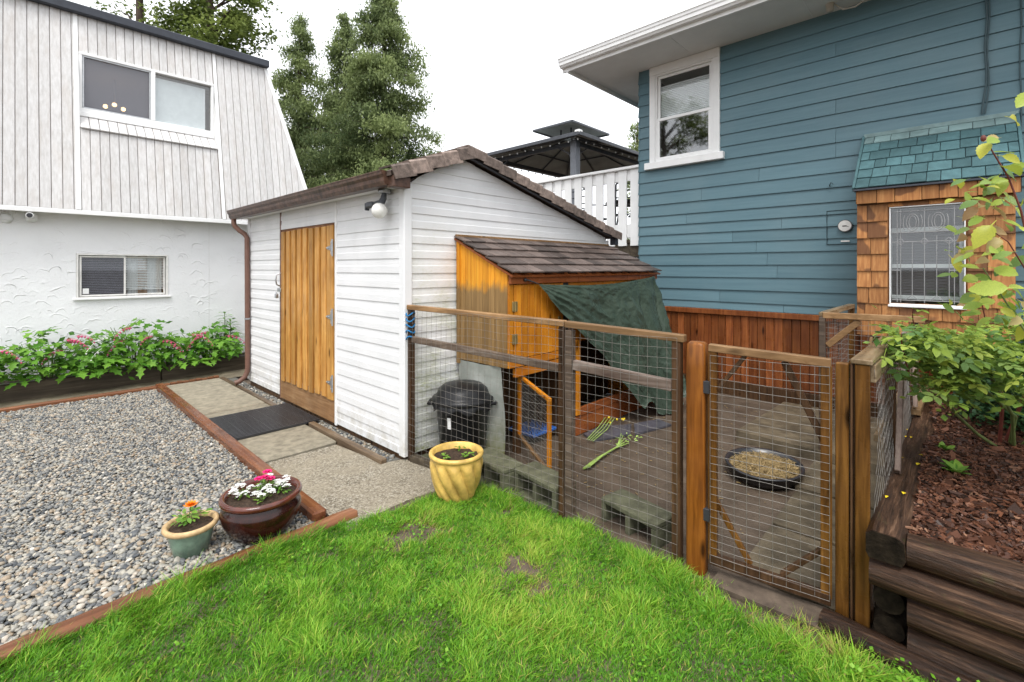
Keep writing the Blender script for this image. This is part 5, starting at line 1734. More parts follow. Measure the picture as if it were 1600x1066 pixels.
# ================================================================== GAZEBO
gz = thing('gazebo', 'dark metal gazebo with two-tier roof standing on the deck', 'gazebo', (9.1, 6.75, DZ))
gx0, gx1, gy0, gy1, ge = 7.40, 10.9, 5.27, 8.2, 4.10
tx0, tx1, ty0, ty1, tz = 8.98, 9.42, 6.62, 6.92, 4.58
cs = [(gx0, gy0), (gx1, gy0), (gx1, gy1), (gx0, gy1)]
ct = [(tx0, ty0), (tx1, ty0), (tx1, ty1), (tx0, ty1)]
for i in range(4):
    a, b = cs[i], cs[(i + 1) % 4]; c, d = ct[(i + 1) % 4], ct[i]
    mb = MB()
    v = [(*a, ge), (*b, ge), (*c, tz), (*d, tz)]
    mb.add(v + [(x, y, z - 0.012) for x, y, z in v], [(0, 1, 2, 3), (7, 6, 5, 4), (0, 4, 5, 1), (1, 5, 6, 2), (2, 6, 7, 3), (3, 7, 4, 0)])
    mb.build('roof_panel', 'gazebo_panel', gz)
    # eave channel, inner beam and hip rib
    mb = MB(); mb.beam((*a, ge - 0.03), (*b, ge - 0.03), 0.03, 0.07, 0.004); mb.build('eave_channel', 'gazebo_metal', gz)
    ins = 0.34
    f = lambda p: (p[0] + (ins if p[0] == gx0 else -ins), p[1] + (ins if p[1] == gy0 else -ins))
    mb = MB(); mb.beam((*f(a), ge - 0.10), (*f(b), ge - 0.10), 0.05, 0.09, 0.005); mb.build('beam', 'gazebo_metal', gz)
    mb = MB(); mb.beam((*a, ge - 0.035), (*d, tz - 0.035), 0.035, 0.05, 0.003); mb.build('hip_rib', 'gazebo_metal', gz)
    for t in (0.33, 0.67):
        p = (a[0] + (b[0] - a[0]) * t, a[1] + (b[1] - a[1]) * t, ge - 0.03)
        q = (d[0] + (c[0] - d[0]) * t, d[1] + (c[1] - d[1]) * t, tz - 0.03)
        mb = MB(); mb.beam(p, q, 0.025, 0.03, 0.002); mb.build('rib', 'gazebo_metal', gz)
    h = 0.5
    mid = lambda p, q: (p[0] + (q[0] - p[0]) * h, p[1] + (q[1] - p[1]) * h)
    mb = MB(); mb.beam((*mid(a, d), ge + (tz - ge) * h - 0.04), (*mid(b, c), ge + (tz - ge) * h - 0.04), 0.022, 0.03, 0.002); mb.build('purlin', 'gazebo_metal', gz)
    px_, py_ = f(a)
    MB().box((px_ - 0.075, py_ - 0.075, DZ), (px_ + 0.075, py_ + 0.075, ge - 0.05), 0.012).build('post', 'gazebo_post', gz)
    for (qx, qy) in (f(cs[(i + 1) % 4]), f(cs[i - 1])):
        dx, dy = (qx - px_), (qy - py_); L = math.hypot(dx, dy); dx /= L; dy /= L
        mb = MB(); mb.tube([(px_ + dx * 0.05, py_ + dy * 0.05, ge - 0.50), (px_ + dx * 0.16, py_ + dy * 0.16, ge - 0.28), (px_ + dx * 0.40, py_ + dy * 0.40, ge - 0.14)], 0.012, 6)
        mb.build('corner_brace', 'gazebo_metal', gz)
MB().box((gx0 - 0.015, gy0 - 0.015, ge - 0.02), (gx0 + 0.10, gy0 + 0.10, ge + 0.04), 0.01).build('corner_cap', 'trim_white', gz)
ux0, ux1, uy0, uy1, ue, uz = 8.42, 9.92, 6.18, 7.32, 4.74, 4.93
cu = [(ux0, uy0), (ux1, uy0), (ux1, uy1), (ux0, uy1)]
apx = ((ux0 + ux1) / 2, (uy0 + uy1) / 2)
for i in range(4):
    a, b = cu[i], cu[(i + 1) % 4]
    mb = MB(); v = [(*a, ue), (*b, ue), (*apx, uz)]
    mb.add(v + [(x, y, z - 0.012) for x, y, z in v], [(0, 1, 2), (5, 4, 3), (0, 3, 4, 1), (1, 4, 5, 2), (2, 5, 3, 0)])
    mb.build('upper_roof_panel', 'gazebo_panel', gz)
    mb = MB(); mb.beam((*a, ue - 0.015), (*b, ue - 0.015), 0.025, 0.045, 0.003); mb.build('upper_eave', 'gazebo_metal', gz)
    a2 = ct[i]
    mb = MB(); mb.beam((*a2, tz - 0.02), (a2[0], a2[1], ue + 0.04), 0.03, 0.03); mb.build('vent_post', 'gazebo_metal', gz)
# string of bulbs under the eaves
sl_ = thing('string_lights', 'string of small clear bulbs hung under the gazebo eaves', 'lights', (gx0, gy0, ge - 0.1))
for i in range(4):
    a, b = cs[i], cs[(i + 1) % 4]
    ins = 0.10
    g = lambda p: (p[0] + (ins if p[0] == gx0 else -ins), p[1] + (ins if p[1] == gy0 else -ins))
    a, b = g(a), g(b)
    n = 12
    pts = [(a[0] + (b[0] - a[0]) * k / n, a[1] + (b[1] - a[1]) * k / n, ge - 0.075 - 0.015 * (k % 2)) for k in range(n + 1)]
    mb = MB(); mb.tube(pts, 0.005, 5); mb.build('wire', 'iron_dark', sl_)
    for k in range(n):
        x, y, z = pts[k]
        mb = MB(); mb.ball((x, y, z - 0.035), 0.016, 8, 6, 1.3); mb.build('bulb', 'bulb', sl_)
# ================================================================== WIRE FENCES AND GATE
def wire_grid(P, Q, z0, z1, du, dz, r=0.00098, sag=0.0065, seed=1, top0=None, top1=None):
    """welded wire between ground points P and Q; returns an MB of thin three-sided wires"""
    rr = random.Random(seed)
    P = Vector((*P, 0)); Q = Vector((*Q, 0))
    d = Q - P; L = d.length; d.normalize()
    nrm_ = Vector((-d.y, d.x, 0))
    ph = rr.uniform(0, 6)
    def W(s, z):
        o = sag * (math.sin(s * 7 + ph) + math.sin(z * 9 + s * 4 + ph * 2)) * 0.6
        dzz = sag * 1.1 * math.sin(s * 11 + z * 5 + ph)
        q = P + d * s + nrm_ * o
        return (q.x, q.y, z + dzz)
    mb = MB()
    nu = int(L / du); nz = int((z1 - z0) / dz)
    for i in range(nu + 1):
        s = L * i / nu
        mb.tube([W(s, z0 + (z1 - z0) * k / 6) for k in range(7)], r, 3, cap=False)
    for k in range(nz + 1):
        z = z0 + (z1 - z0) * k / nz
        m = max(4, int(L / 0.12))
        mb.tube([W(L * i / m, z) for i in range(m + 1)], r, 3, cap=False)
    return mb

FA, FM, FB = (2.105, 3.085), (2.290, 1.725), (2.345, 1.055)
fence = thing('wire_fence', 'wood and wire fence from the shed corner to the orange gate post', 'fence', (2.2, 2.1, 0))
def vpost(x, y, w, z0, z1, mat, parent, name='post', b=0.004, dx=None):
    return MB().box((x - w / 2, y - (dx or w) / 2, z0), (x + w / 2, y + (dx or w) / 2, z1), b).build(name, mat, parent)
vpost(FA[0] + 0.005, FA[1] - 0.012, 0.042, -0.03, 1.185, 'post_brown', fence)
vpost(FM[0], FM[1] + 0.024, 0.044, -0.03, 1.145, 'post_brown', fence)
vpost(FM[0] + 0.004, FM[1] - 0.026, 0.048, -0.03, 1.13, 'rail_grey', fence)
vpost(FB[0] - 0.006, FB[1], 0.045, -0.03, 1.125, 'post_brown', fence)
def rail(p, q, z0, z1, w, h, mat, parent, name='rail'):
    mb = MB(); mb.beam((*p, z0), (*q, z1), w, h, 0.004); return mb.build(name, mat, parent)
rail((2.098, 3.13), (FM[0] - 0.002, FM[1] + 0.004), 1.200, 1.166, 0.048, 0.036, 'rail_tan', fence, 'top_rail')
rail((FM[0] - 0.002, FM[1] - 0.002), (FB[0] - 0.004, 1.015), 1.164, 1.143, 0.050, 0.038, 'rail_tan', fence, 'top_rail')
rail((2.108, 3.06), (FM[0] - 0.006, FM[1] + 0.05), 0.955, 0.895, 0.030, 0.048, 'rail_grey', fence, 'middle_rail')
rail((FM[0] + 0.006, FM[1] - 0.052), (FB[0] - 0.008, 1.08), 0.925, 0.895, 0.036, 0.058, 'rail_bark', fence, 'middle_rail')
rail((2.105, 3.06), (2.165, 2.62), 0.03, 0.03, 0.045, 0.085, 'bed_timber', fence, 'bottom_board')
wm = wire_grid((2.082, 3.08), (FM[0] - 0.028, FM[1]), -0.005, 1.18, 0.05, 0.05, seed=3).build('wire_mesh', 'wire', fence); wm['kind'] = 'stuff'
wm = wire_grid((FM[0] - 0.028, FM[1] - 0.01), (FB[0] - 0.034, FB[1] - 0.01), -0.005, 1.14, 0.05, 0.05, seed=4, sag=0.005).build('wire_mesh', 'wire', fence); wm['kind'] = 'stuff'
mb = MB()
for k in range(5):
    z = 0.96 + k * 0.045
    mb.tube([(2.105 + 0.032 * math.cos(a) - 0.004, 3.073 + 0.032 * math.sin(a), z + 0.012 * a / 6.28 + 0.012 * math.sin(a * 2 + k)) for a in np.linspace(0, 6.28, 14)], 0.006, 6)
mb.build('blue_rope', 'blue_rope', label='blue rope wound round the fence post at the shed corner', cat='rope')

# orange post
gp_ = thing('gate_post', 'thick orange stained gate post standing in the lawn edge', 'post', (2.352, 0.962, 0))
mb = MB(); mb.lathe([(0.0, 1.132), (0.036, 1.132), (0.047, 1.122), (0.050, 1.0), (0.050, -0.04)], (2.350, 0.958, 0), 40,
                    wob=lambda a, z: (abs(math.cos(a - 0.15)) ** 5 + abs(math.sin(a - 0.15)) ** 5) ** -0.2 * 0.92); mb.build('post_shaft', 'post_orange', gp_)

# gate
gate = thing('gate', 'wood framed wire mesh gate between the orange post and the log wall', 'gate', (2.36, 0.64, 0))
G0, G1 = Vector((2.328, 0.895, 0)), Vector((2.405, 0.405, 0))
gd = (G1 - G0).normalized(); gl = (G1 - G0).length
gn = Vector((-gd.y, gd.x, 0))
def gpnt(s, z, o=0.0):
    q = G0 + gd * (s * gl) + gn * o
    return Vector((q.x, q.y, z))
def gbeam(s0, z0, s1, z1, w, h, mat, name, o=0.0):
    mb = MB()
    p, q = gpnt(s0, z0, o), gpnt(s1, z1, o)
    mb.beam(p, q, w, h, 0.003, up=gn if abs(z1 - z0) > 0.2 else (0, 0, 1))
    return mb.build(name, mat, gate)
gbeam(0.035, 0.08, 0.035, 1.105, 0.040, 0.036, 'post_amber', 'stile', 0.02)
gbeam(0.965, 0.08, 0.965, 1.080, 0.042, 0.036, 'post_amber', 'stile', 0.02)
gbeam(0.0, 1.112, 1.0, 1.092, 0.040, 0.036, 'rail_tan', 'top_rail', 0.018)
gbeam(0.0, 0.085, 1.0, 0.075, 0.034, 0.050, 'post_brown', 'bottom_rail', 0.018)
gbeam(0.06, 0.90, 0.32, 1.085, 0.026, 0.020, 'post_brown', 'corner_brace', 0.045)
gbeam(0.64, 1.075, 0.95, 0.74, 0.030, 0.020, 'post_brown', 'corner_brace', 0.045)
gbeam(0.05, 0.36, 0.36, 0.10, 0.026, 0.020, 'post_amber', 'corner_brace', 0.045)
gbeam(0.62, 0.10, 0.96, 0.28, 0.034, 0.020, 'post_brown', 'corner_brace', 0.045)
a, b = gpnt(0.02, 0, -0.006), gpnt(0.99, 0, -0.006)
wm = wire_grid((a.x, a.y), (b.x, b.y), 0.075, 1.075, 0.050, 0.036, r=0.0012, sag=0.0025, seed=9).build('wire_mesh', 'wire', gate); wm['kind'] = 'stuff'
mb = MB()
for z in (0.30, 0.92):
    p = gpnt(-0.01, z, 0.0)
    mb.box((p.x - 0.012, p.y - 0.012, z - 0.03), (p.x + 0.012, p.y + 0.02, z + 0.03), 0.002)
mb.build('hinge', 'iron_dark', gate)

# latch-side posts, side fence with chicken wire
sf = thing('side_fence', 'chicken wire fence with wooden top rail along the mulch bed', 'fence', (2.9, 0.3, 0))
vpost(2.432, 0.368, 0.040, 0.02, 1.098, 'post_amber', sf, dx=0.048)
MB().box((2.405, 0.272, 0.0), (2.425, 0.322, 1.10), 0.003).build('post', 'post_amber', sf)
MB().box((2.405, 0.330, 0.0), (2.425, 0.338, 1.10), 0.002).build('post', 'post_brown', sf)
MB().box((2.427, 0.275, 0.0), (2.455, 0.338, 1.10), 0.003).build('post', 'post_brown', sf)
mb = MB(); mb.beam((2.40, 0.300, 1.113), (3.36, 0.292, 1.108), 0.075, 0.022, 0.004); mb.build('top_rail', 'rail_x', sf)
mb = MB(); mb.beam((2.46, 0.268, 1.06), (3.34, 0.262, 1.055), 0.020, 0.075, 0.003); mb.build('fascia_board', 'rail_x', sf)
mb = MB(); mb.beam((2.46, 0.285, 0.05), (4.3, 0.275, 0.05), 0.04, 0.06, 0.003); mb.build('bottom_rail', 'post_brown', sf)
mb = MB(); mb.beam((3.0, 0.31, 0.64), (5.2, 0.30, 0.64), 0.03, 0.035, 0.003); mb.build('middle_rail', 'rail_x', sf)
vpost(3.32, 0.285, 0.048, 0.0, 1.05, 'post_brown', sf)
vpost(4.30, 0.285, 0.048, 0.0, 1.05, 'brace_grey', sf)
mb = MB(); mb.beam((3.28, 0.235, 0.93), (2.98, 0.228, 0.50), 0.022, 0.058, 0.003, up=(1, 0, 0)); mb.build('brace_board', 'brace_grey', sf)
mb = MB(); mb.beam((4.26, 0.235, 0.90), (4.20, 0.228, 0.56), 0.022, 0.06, 0.003, up=(1, 0, 0)); mb.build('brace_board', 'brace_grey', sf)
mb = MB(); mb.beam((4.2, 0.225, 0.525), (5.1, 0.22, 0.525), 0.05, 0.04, 0.003); mb.build('bottom_board', 'brace', sf)
# chicken wire: twisted hexagons
mb = MB()
cw, chh = 0.034, 0.026
ncol = int(1.82 / cw)
for i in range(ncol + 1):
    x = 2.47 + i * cw
    pts = []
    for k in range(41):
        z = 0.06 + k * chh
        sgn = 1 if ((k + i) % 2 == 0) else -1
        o = 0.010 * math.sin(x * 5 + z * 6)
        pts.append((x + sgn * (1 if (k // 1) % 2 == 0 else -1) * 0.0 + (0.25 * cw if (k // 2 + i) % 2 == 0 else -0.25 * cw) * 1.9, 0.262 + o, z))
    mb.tube(pts, 0.0010, 3, cap=False)
cwm = mb.build('chicken_wire', 'wire', sf); cwm['kind'] = 'stuff'

# far wood framed wire panel by the bay
fp = thing('wire_pen', 'small wood framed wire pen with diagonal brace below the bay', 'pen', (4.5, 0.7, 0))
C0, C1, C2 = (4.32, 0.785), (4.55, 0.20), (5.28, 0.73)
vpost(C0[0], C0[1], 0.040, 0.0, 1.12, 'rail_grey', fp); vpost(C2[0] - 0.03, C2[1], 0.045, 0.0, 1.15, 'post_amber', fp)
vpost(C1[0], C1[1] + 0.05, 0.04, 0.4, 1.12, 'rail_grey', fp)
mb = MB(); mb.beam((*C0, 1.135), (*C1, 1.125), 0.045, 0.045, 0.003); mb.build('top_rail', 'rail_tan', fp)
mb = MB(); mb.beam((*C0, 1.14), (*C2, 1.155), 0.05, 0.035, 0.003); mb.build('top_rail', 'rail_x', fp)
def cl(t, z): return (C0[0] + (C1[0] - C0[0]) * t, C0[1] + (C1[1] - C0[1]) * t, z)
mb = MB(); mb.beam(cl(0.05, 0.90), cl(0.38, 1.10), 0.020, 0.045, 0.003); mb.build('brace', 'rail_tan', fp)
mb = MB(); mb.beam(cl(0.42, 0.62), cl(0.50, 0.98), 0.018, 0.035, 0.003, up=(1, 0, 0)); mb.build('brace', 'brace', fp)
wm = wire_grid(C0, C1, 0.3, 1.11, 0.04, 0.038, r=0.0014, seed=12).build('wire_mesh', 'wire', fp); wm['kind'] = 'stuff'
wm = wire_grid(C0, C2, 0.1, 1.12, 0.05, 0.05, r=0.0013, seed=13).build('wire_mesh', 'wire', fp); wm['kind'] = 'stuff'

# ================================================================== LOG RETAINING WALL AND MULCH BED
rw = thing('retaining_wall', 'dark wet log retaining wall holding up the mulch bed', 'wall', (2.35, -0.6, 0))
def log(p, q, r, mat, name='log', flat=0.0, seed=0, sz=1.0):
    rr = random.Random(seed)
    p = Vector(p); q = Vector(q); n = 10; m = 16
    d = (q - p).normalized(); u = Vector((0, 0, 1)); s = d.cross(u).normalized()
    vs = []; mb = MB()
    for i in range(n + 1):
        c = p + (q - p) * i / n
        rad = r * (1 + 0.05 * mnoise.noise(Vector((i * 0.7, seed, 0))))
        e = 0.90 if i in (0, n) else 1.0
        for k in range(m):
            a = 2 * math.pi * k / m
            z = math.sin(a) * rad * sz
            if flat: z = min(z, rad * flat)
            w = 1 + 0.05 * mnoise.noise(Vector((math.cos(a) * 2, math.sin(a) * 2, i * 0.5 + seed)))
            vs.append(c + (s * math.cos(a) * rad + u * z) * w * e)
    fs = [(i * m + k, i * m + (k + 1) % m, (i + 1) * m + (k + 1) % m, (i + 1) * m + k) for i in range(n) for k in range(m)]
    mb.add(vs, fs, True)
    mb.add([vs[k] for k in range(m)], [tuple(range(m))[::-1]]); mb.add([vs[n * m + k] for k in range(m)], [tuple(range(m))])
    return mb.build(name, mat, rw)
LX = 2.385
log((LX - 0.045, 0.150, 0.435), (LX + 0.005, -2.6, 0.435), 0.066, 'log', flat=0.80, seed=1)
log((LX - 0.060, 0.262, 0.318), (LX + 0.0, -2.6, 0.318), 0.060, 'log', seed=2)
log((LX - 0.03, 0.150, 0.195), (LX + 0.0, -2.6, 0.195), 0.062, 'log', seed=3)
log((LX - 0.02, 0.150, 0.068), (LX + 0.0, -2.6, 0.068), 0.062, 'log', seed=4)
log((LX - 0.022, 0.208, 0.195), (3.2, 0.208, 0.195), 0.055, 'log_end', seed=5)
log((LX - 0.016, 0.208, 0.080), (3.2, 0.208, 0.080), 0.055, 'log_end', seed=6)
log((LX - 0.055, 0.425, 0.030), (LX - 0.105, -0.06, 0.022), 0.052, 'log', 'sill_log', flat=0.85, seed=8)
# top timber running back beside the fence, chamfered
mb = MB()
pr = [(-0.050, -0.058), (0.050, -0.058), (0.062, -0.03), (0.058, 0.034), (0.034, 0.050), (-0.040, 0.052), (-0.060, 0.034), (-0.060, -0.036)]
mb.prism(pr, (2.285, 0.212, 0.437), (5.25, 0.165, 0.445), (0, -1, 0), (0, 0, 1)); mb.build('top_timber', 'log_x', rw)
mb = MB(); mb.prism([(a * 0.97, b * 0.95) for a, b in pr], (2.281, 0.212, 0.437), (2.286, 0.212, 0.437), (0, -1, 0), (0, 0, 1)); mb.build('timber_end', 'log_end', rw)
MB().box((2.9, 0.155, 0.0), (5.2, 0.225, 0.38)).build('lower_timber', 'log_x', rw)

def mulch_z(x, y): return 0.455 + 0.03 * mnoise.noise(Vector((x * 1.4, y * 1.4, 4.0))) + 0.03 * min(1, max(0, x - 2.5))
mb = MB()
nx, ny = 40, 40
mb.add([(2.42 + 2.86 * i / nx, -2.6 + 2.76 * j / ny, mulch_z(2.42 + 2.86 * i / nx, -2.6 + 2.76 * j / ny)) for j in range(ny + 1) for i in range(nx + 1)],
       [(j * (nx + 1) + i, j * (nx + 1) + i + 1, (j + 1) * (nx + 1) + i + 1, (j + 1) * (nx + 1) + i) for j in range(ny) for i in range(nx)], True)
structure(mb, 'mulch_bed', 'mulch_bed')
def chips(n, seed):
    r = np.random.default_rng(seed)
    x = 2.42 + 2.8 * r.random(n) ** 1.5; y = r.uniform(-1.0, 0.15, n)
    z = np.array([mulch_z(a, b) for a, b in zip(x, y)]) + r.uniform(0.0, 0.016, n)
    L = r.lognormal(-4.75, 0.5, n); w = L * r.uniform(0.25, 0.6, n); t = w * r.uniform(0.2, 0.5, n)
    a = r.uniform(0, 6.28, n); p = r.normal(0, 0.4, n); q = r.normal(0, 0.4, n)
    d = np.stack([np.cos(a) * np.cos(p), np.sin(a) * np.cos(p), np.sin(p)], 1)
    s = np.stack([-np.sin(a) * np.cos(q), np.cos(a) * np.cos(q), np.sin(q)], 1)
    u = np.cross(d, s)
    c = np.column_stack([x, y, z])
    vs = []
    for i in (-1, 1):
        for j in (-1, 1):
            for k in (-1, 1):
                sh = r.uniform(0.6, 1.0, (n, 1))
                vs.append(c + d * (L * i)[:, None] * sh + s * (w * j)[:, None] + u * (t * k)[:, None])
    v = np.stack(vs, 1).reshape(-1, 3)
    fq = np.array([(0, 1, 3, 2), (4, 6, 7, 5), (0, 4, 5, 1), (2, 3, 7, 6), (0, 2, 6, 4), (1, 5, 7, 3)])
    f = (fq[None] + (np.arange(n) * 8)[:, None, None]).reshape(-1, 4)
    return bulk('mulch', v, f, 4, 'mulch', np.repeat(r.beta(1.3, 2.0, n), 8), kind='stuff', label='dark red-brown wet bark mulch', cat='mulch')
chips(34000, 3)
# ledge between side fence and timber: leaf litter
mb = MB()
mb.add([(2.46, 0.225, 0.36), (5.2, 0.22, 0.40), (5.2, 0.40, 0.36), (2.9, 0.262, 0.33)], [(0, 1, 2, 3)])

# paving slabs inside the run
pv = thing('run_paving', None, None, (3.5, 0.8, 0)); pv['kind'] = 'structure'
def slab(pts, z0, z1, mat='run_slab'):
    mb = MB(); n = len(pts)
    mb.add([(x, y, z1) for x, y in pts] + [(x, y, z0) for x, y in pts], [tuple(range(n))] + [(i, i + n, (i + 1) % n + n, (i + 1) % n) for i in range(n)])
    return mb.build('paving_slab', mat, pv)
slab([(2.46, 0.34), (3.02, 0.34), (3.02, 0.80), (2.46, 0.80)], -0.03, 0.014)
slab([(3.04, 0.34), (3.62, 0.34), (3.62, 0.80), (3.04, 0.80)], -0.03, 0.020)
slab([(3.64, 0.34), (4.24, 0.34), (4.24, 0.82), (3.64, 0.82)], -0.03, 0.024)
slab([(4.26, 0.36), (5.60, 0.36), (5.60, 1.36), (4.32, 1.42)], -0.03, 0.09)
slab([(2.28, 0.42), (2.44, 0.42), (2.37, 0.86), (2.25, 0.86)], -0.03, 0.022, 'ground_soil')
# ================================================================== CHICKEN COOP against the gable wall
coop = thing('chicken_coop', 'orange stained wooden chicken coop with brown shingled lean-to roof', 'coop', (3.75, 2.8, 0))
CX0, CX1, CF, CB = 2.600, 4.93, 2.50, 3.098
def coop_top(y): return 1.445 + (y - 2.46) * (1.745 - 1.445) / (3.10 - 2.46)
# left side: vertical boards cut to the slope
ny = 8
for i in range(ny):
    a = CF + 0.005 + (CB - CF - 0.045) * i / ny; b = CF + 0.005 + (CB - CF - 0.045) * (i + 1) / ny
    d = rng.uniform(0, 0.003)
    mb = MB()
    a += 0.0015; b -= 0.0015
    lo = [(CX0 - 0.012 - d, a, 0.735), (CX0 - 0.012 - d, b, 0.735), (CX0 + 0.006, b, 0.735), (CX0 + 0.006, a, 0.735)]
    hi = [(p[0], p[1], coop_top(p[1]) - 0.012) for p in lo]
    mb.add(lo + hi, [(3, 2, 1, 0), (4, 5, 6, 7), (0, 1, 5, 4)[::-1], (1, 2, 6, 5)[::-1], (2, 3, 7, 6)[::-1], (3, 0, 4, 7)[::-1]])
    mb.build('side_board', 'coop_side', coop)
MB().box((CX0 - 0.026, CB - 0.042, 0.70), (CX0 + 0.01, CB - 0.002, 1.735), 0.003).build('back_trim', 'coop_side', coop)
mb = MB(); mb.beam((CX0 - 0.006, CF - 0.01, coop_top(CF) - 0.006), (CX0 - 0.006, CB, coop_top(CB) - 0.006), 0.036, 0.022, 0.002); mb.build('rake_board', 'coop_fascia', coop)
# shell: floor, back, right end
MB().box((CX0 + 0.007, CF + 0.02, 0.73), (3.36, CB - 0.003, 0.755)).build('floor', 'coop_orange_x', coop)
MB().box((CX0 + 0.01, CB - 0.02, 0.0), (CX1, CB - 0.004, 1.72)).build('back_panel', 'post_brown', coop)
MB().box((CX1 - 0.02, CF, 0.0), (CX1, CB - 0.022, 1.44)).build('end_panel', 'coop_orange', coop)
MB().box((3.36, CF + 0.05, 0.0), (3.38, CB - 0.022, 1.44)).build('partition', 'post_brown', coop)
# front: corner post, door of boards, rails
MB().box((CX0 - 0.014, CF - 0.014, 0.735), (CX0 + 0.035, CF + 0.006, 1.40), 0.003).build('corner_post', 'coop_orange', coop)
dr = part('coop_door', (2.96, CF, 1.07), coop)
nbd = 7
for i in range(nbd):
    a = 2.642 + (3.20 - 2.642) * i / nbd + 0.0015; b = 2.642 + (3.20 - 2.642) * (i + 1) / nbd - 0.0015
    MB().box((a, CF - 0.013 - rng.uniform(0, 0.003), 0.80), (b, CF + 0.006, 1.372), 0.002).build('door_board', 'coop_orange', dr)
for z in (1.205, 0.955):
    mb = MB(); mb.box((2.615, CF - 0.024, z - 0.038), (2.672, CF - 0.015, z + 0.038), 0.002); mb.tube([(2.641, CF - 0.026, z - 0.04), (2.641, CF - 0.026, z + 0.04)], 0.006, 8)
    mb.build('hinge', 'brass', dr)
MB().box((3.18, CF - 0.022, 1.02), (3.215, CF - 0.014, 1.09), 0.002).build('latch', 'brass', dr)
MB().box((3.204, CF - 0.012, 0.80), (3.26, CF + 0.006, 1.372), 0.003).build('door_post', 'coop_orange', coop)
MB().box((2.60, CF - 0.016, 0.735), (3.36, CF + 0.006, 0.795), 0.003).build('front_rail', 'coop_orange_x', coop)
MB().box((2.66, CF - 0.012, 0.655), (3.30, CF + 0.02, 0.728), 0.003).build('front_rail', 'coop_orange_x', coop)
MB().box((CX0 - 0.02, CF - 0.036, 1.376), (CX1 + 0.015, CF - 0.010, 1.442), 0.004).build('fascia', 'coop_fascia', coop)
MB().box((3.262, CF + 0.01, 0.80), (3.36, CF + 0.03, 1.372)).build('dark_panel', 'iron_dark', coop)
# lower front at the right: frame round a dark opening
MB().box((3.455, CF - 0.014, 0.18), (3.515, CF + 0.01, 0.86), 0.004).build('opening_post', 'coop_orange', coop)
MB().box((3.515, CF - 0.012, 0.17), (4.75, CF + 0.012, 0.245), 0.004).build('opening_sill', 'coop_fascia', coop)
MB().box((3.38, CF - 0.006, 0.0), (4.92, CF + 0.02, 0.168), 0.004).build('base_board', 'coop_fascia', coop)
MB().box((3.36, CF + 0.004, 0.84), (4.92, CF + 0.02, 1.38), 0.003).build('upper_front', 'coop_orange_x', coop)
MB().box((4.72, CF - 0.008, 0.25), (4.92, CF + 0.016, 0.838), 0.003).build('right_front', 'coop_orange', coop)
# legs
MB().box((2.80, 2.60, -0.02), (2.86, 2.66, 0.73), 0.006).build('leg', 'post_brown', coop)
MB().box((2.64, 3.02, -0.02), (2.70, 3.08, 0.73), 0.006).build('leg', 'post_brown', coop)
MB().box((3.36, 2.53, -0.02), (3.42, 2.59, 0.73), 0.006).build('leg', 'post_brown', coop)
# lean-to roof of single shingles
A0 = Vector((0, 2.425, 1.452)); A1 = Vector((0, 3.105, 1.766))
dv = (A1 - A0); RL = dv.length; dv.normalize(); up = Vector((0, -dv.z, dv.y))
crf = part('roof', (3.75, 2.8, 1.6), coop)
mb = MB()
q = [A0 - up * 0.012, A1 - up * 0.012]
v = [(CX0 - 0.035, *q[0][1:]), (CX1 + 0.03, *q[0][1:]), (CX1 + 0.03, *q[1][1:]), (CX0 - 0.035, *q[1][1:])]
mb.add(v + [(x, y - up.y * 0.014, z - up.z * 0.014) for x, y, z in v], [(0, 1, 2, 3), (7, 6, 5, 4), (0, 4, 5, 1), (1, 5, 6, 2), (2, 6, 7, 3), (3, 7, 4, 0)])
mb.build('roof_deck', 'coop_fascia', crf)
nrow, xs0, xs1 = 5, CX0 - 0.045, CX1 + 0.04
for r_ in range(nrow):
    a = RL * r_ / nrow; b = RL * (r_ + 1) / nrow + 0.03
    x = xs0
    k = 0
    while x < xs1 - 0.001:
        w = rng.uniform(0.135, 0.185) * (1 if k else 0.5 + 0.5 * (r_ % 2))
        e = x + w
        if xs1 - e < 0.06: e = xs1
        j = rng.uniform(-0.004, 0.004)
        p = A0 + dv * (a + j) + up * 0.019; qq = A0 + dv * min(b, RL) + up * 0.001
        ax = (qq - p).normalized()
        mb = MB()
        mb.obox(((x + e) / 2, (p.y + qq.y) / 2, (p.z + qq.z) / 2), (Vector((1, 0, 0)), ax, Vector((1, 0, 0)).cross(ax)), ((e - x) / 2 - 0.0045, (qq - p).length / 2, 0.0065), 0.002)
        mb.build('roof_shingle', 'coop_shingle', crf)
        x = e; k += 1
MB().box((CX0 - 0.03, 3.085, 1.752), (CX1 + 0.02, 3.108, 1.785), 0.003).build('ridge_strip', 'rail_tan', crf)
# wire framed door hanging open under the coop
H0, H1 = Vector((2.82, 2.60, 0)), Vector((2.475, 2.00, 0))
od = part('pen_door', (2.65, 2.3, 0.4), coop)
def ob(s0, z0, s1, z1, w=0.026, h=0.024, mat='coop_orange', name='door_stile'):
    p = H0.lerp(H1, s0); q = H0.lerp(H1, s1)
    mb = MB(); mb.beam((p.x, p.y, z0), (q.x, q.y, z1), w, h, 0.002, up=(1, 0, 0) if s0 == s1 else (0, 0, 1)); return mb.build(name, mat, od)
ob(0.02, 0.16, 0.02, 0.63); ob(0.98, 0.12, 0.98, 0.61)
ob(0.0, 0.632, 1.0, 0.615, name='door_rail'); ob(0.0, 0.15, 0.98, 0.125, mat='rail_tan', name='door_rail')
wm = wire_grid((H0.x, H0.y), (H1.x, H1.y), 0.15, 0.62, 0.026, 0.026, r=0.0009, sag=0.001, seed=21).build('wire_mesh', 'wire', od); wm['kind'] = 'stuff'

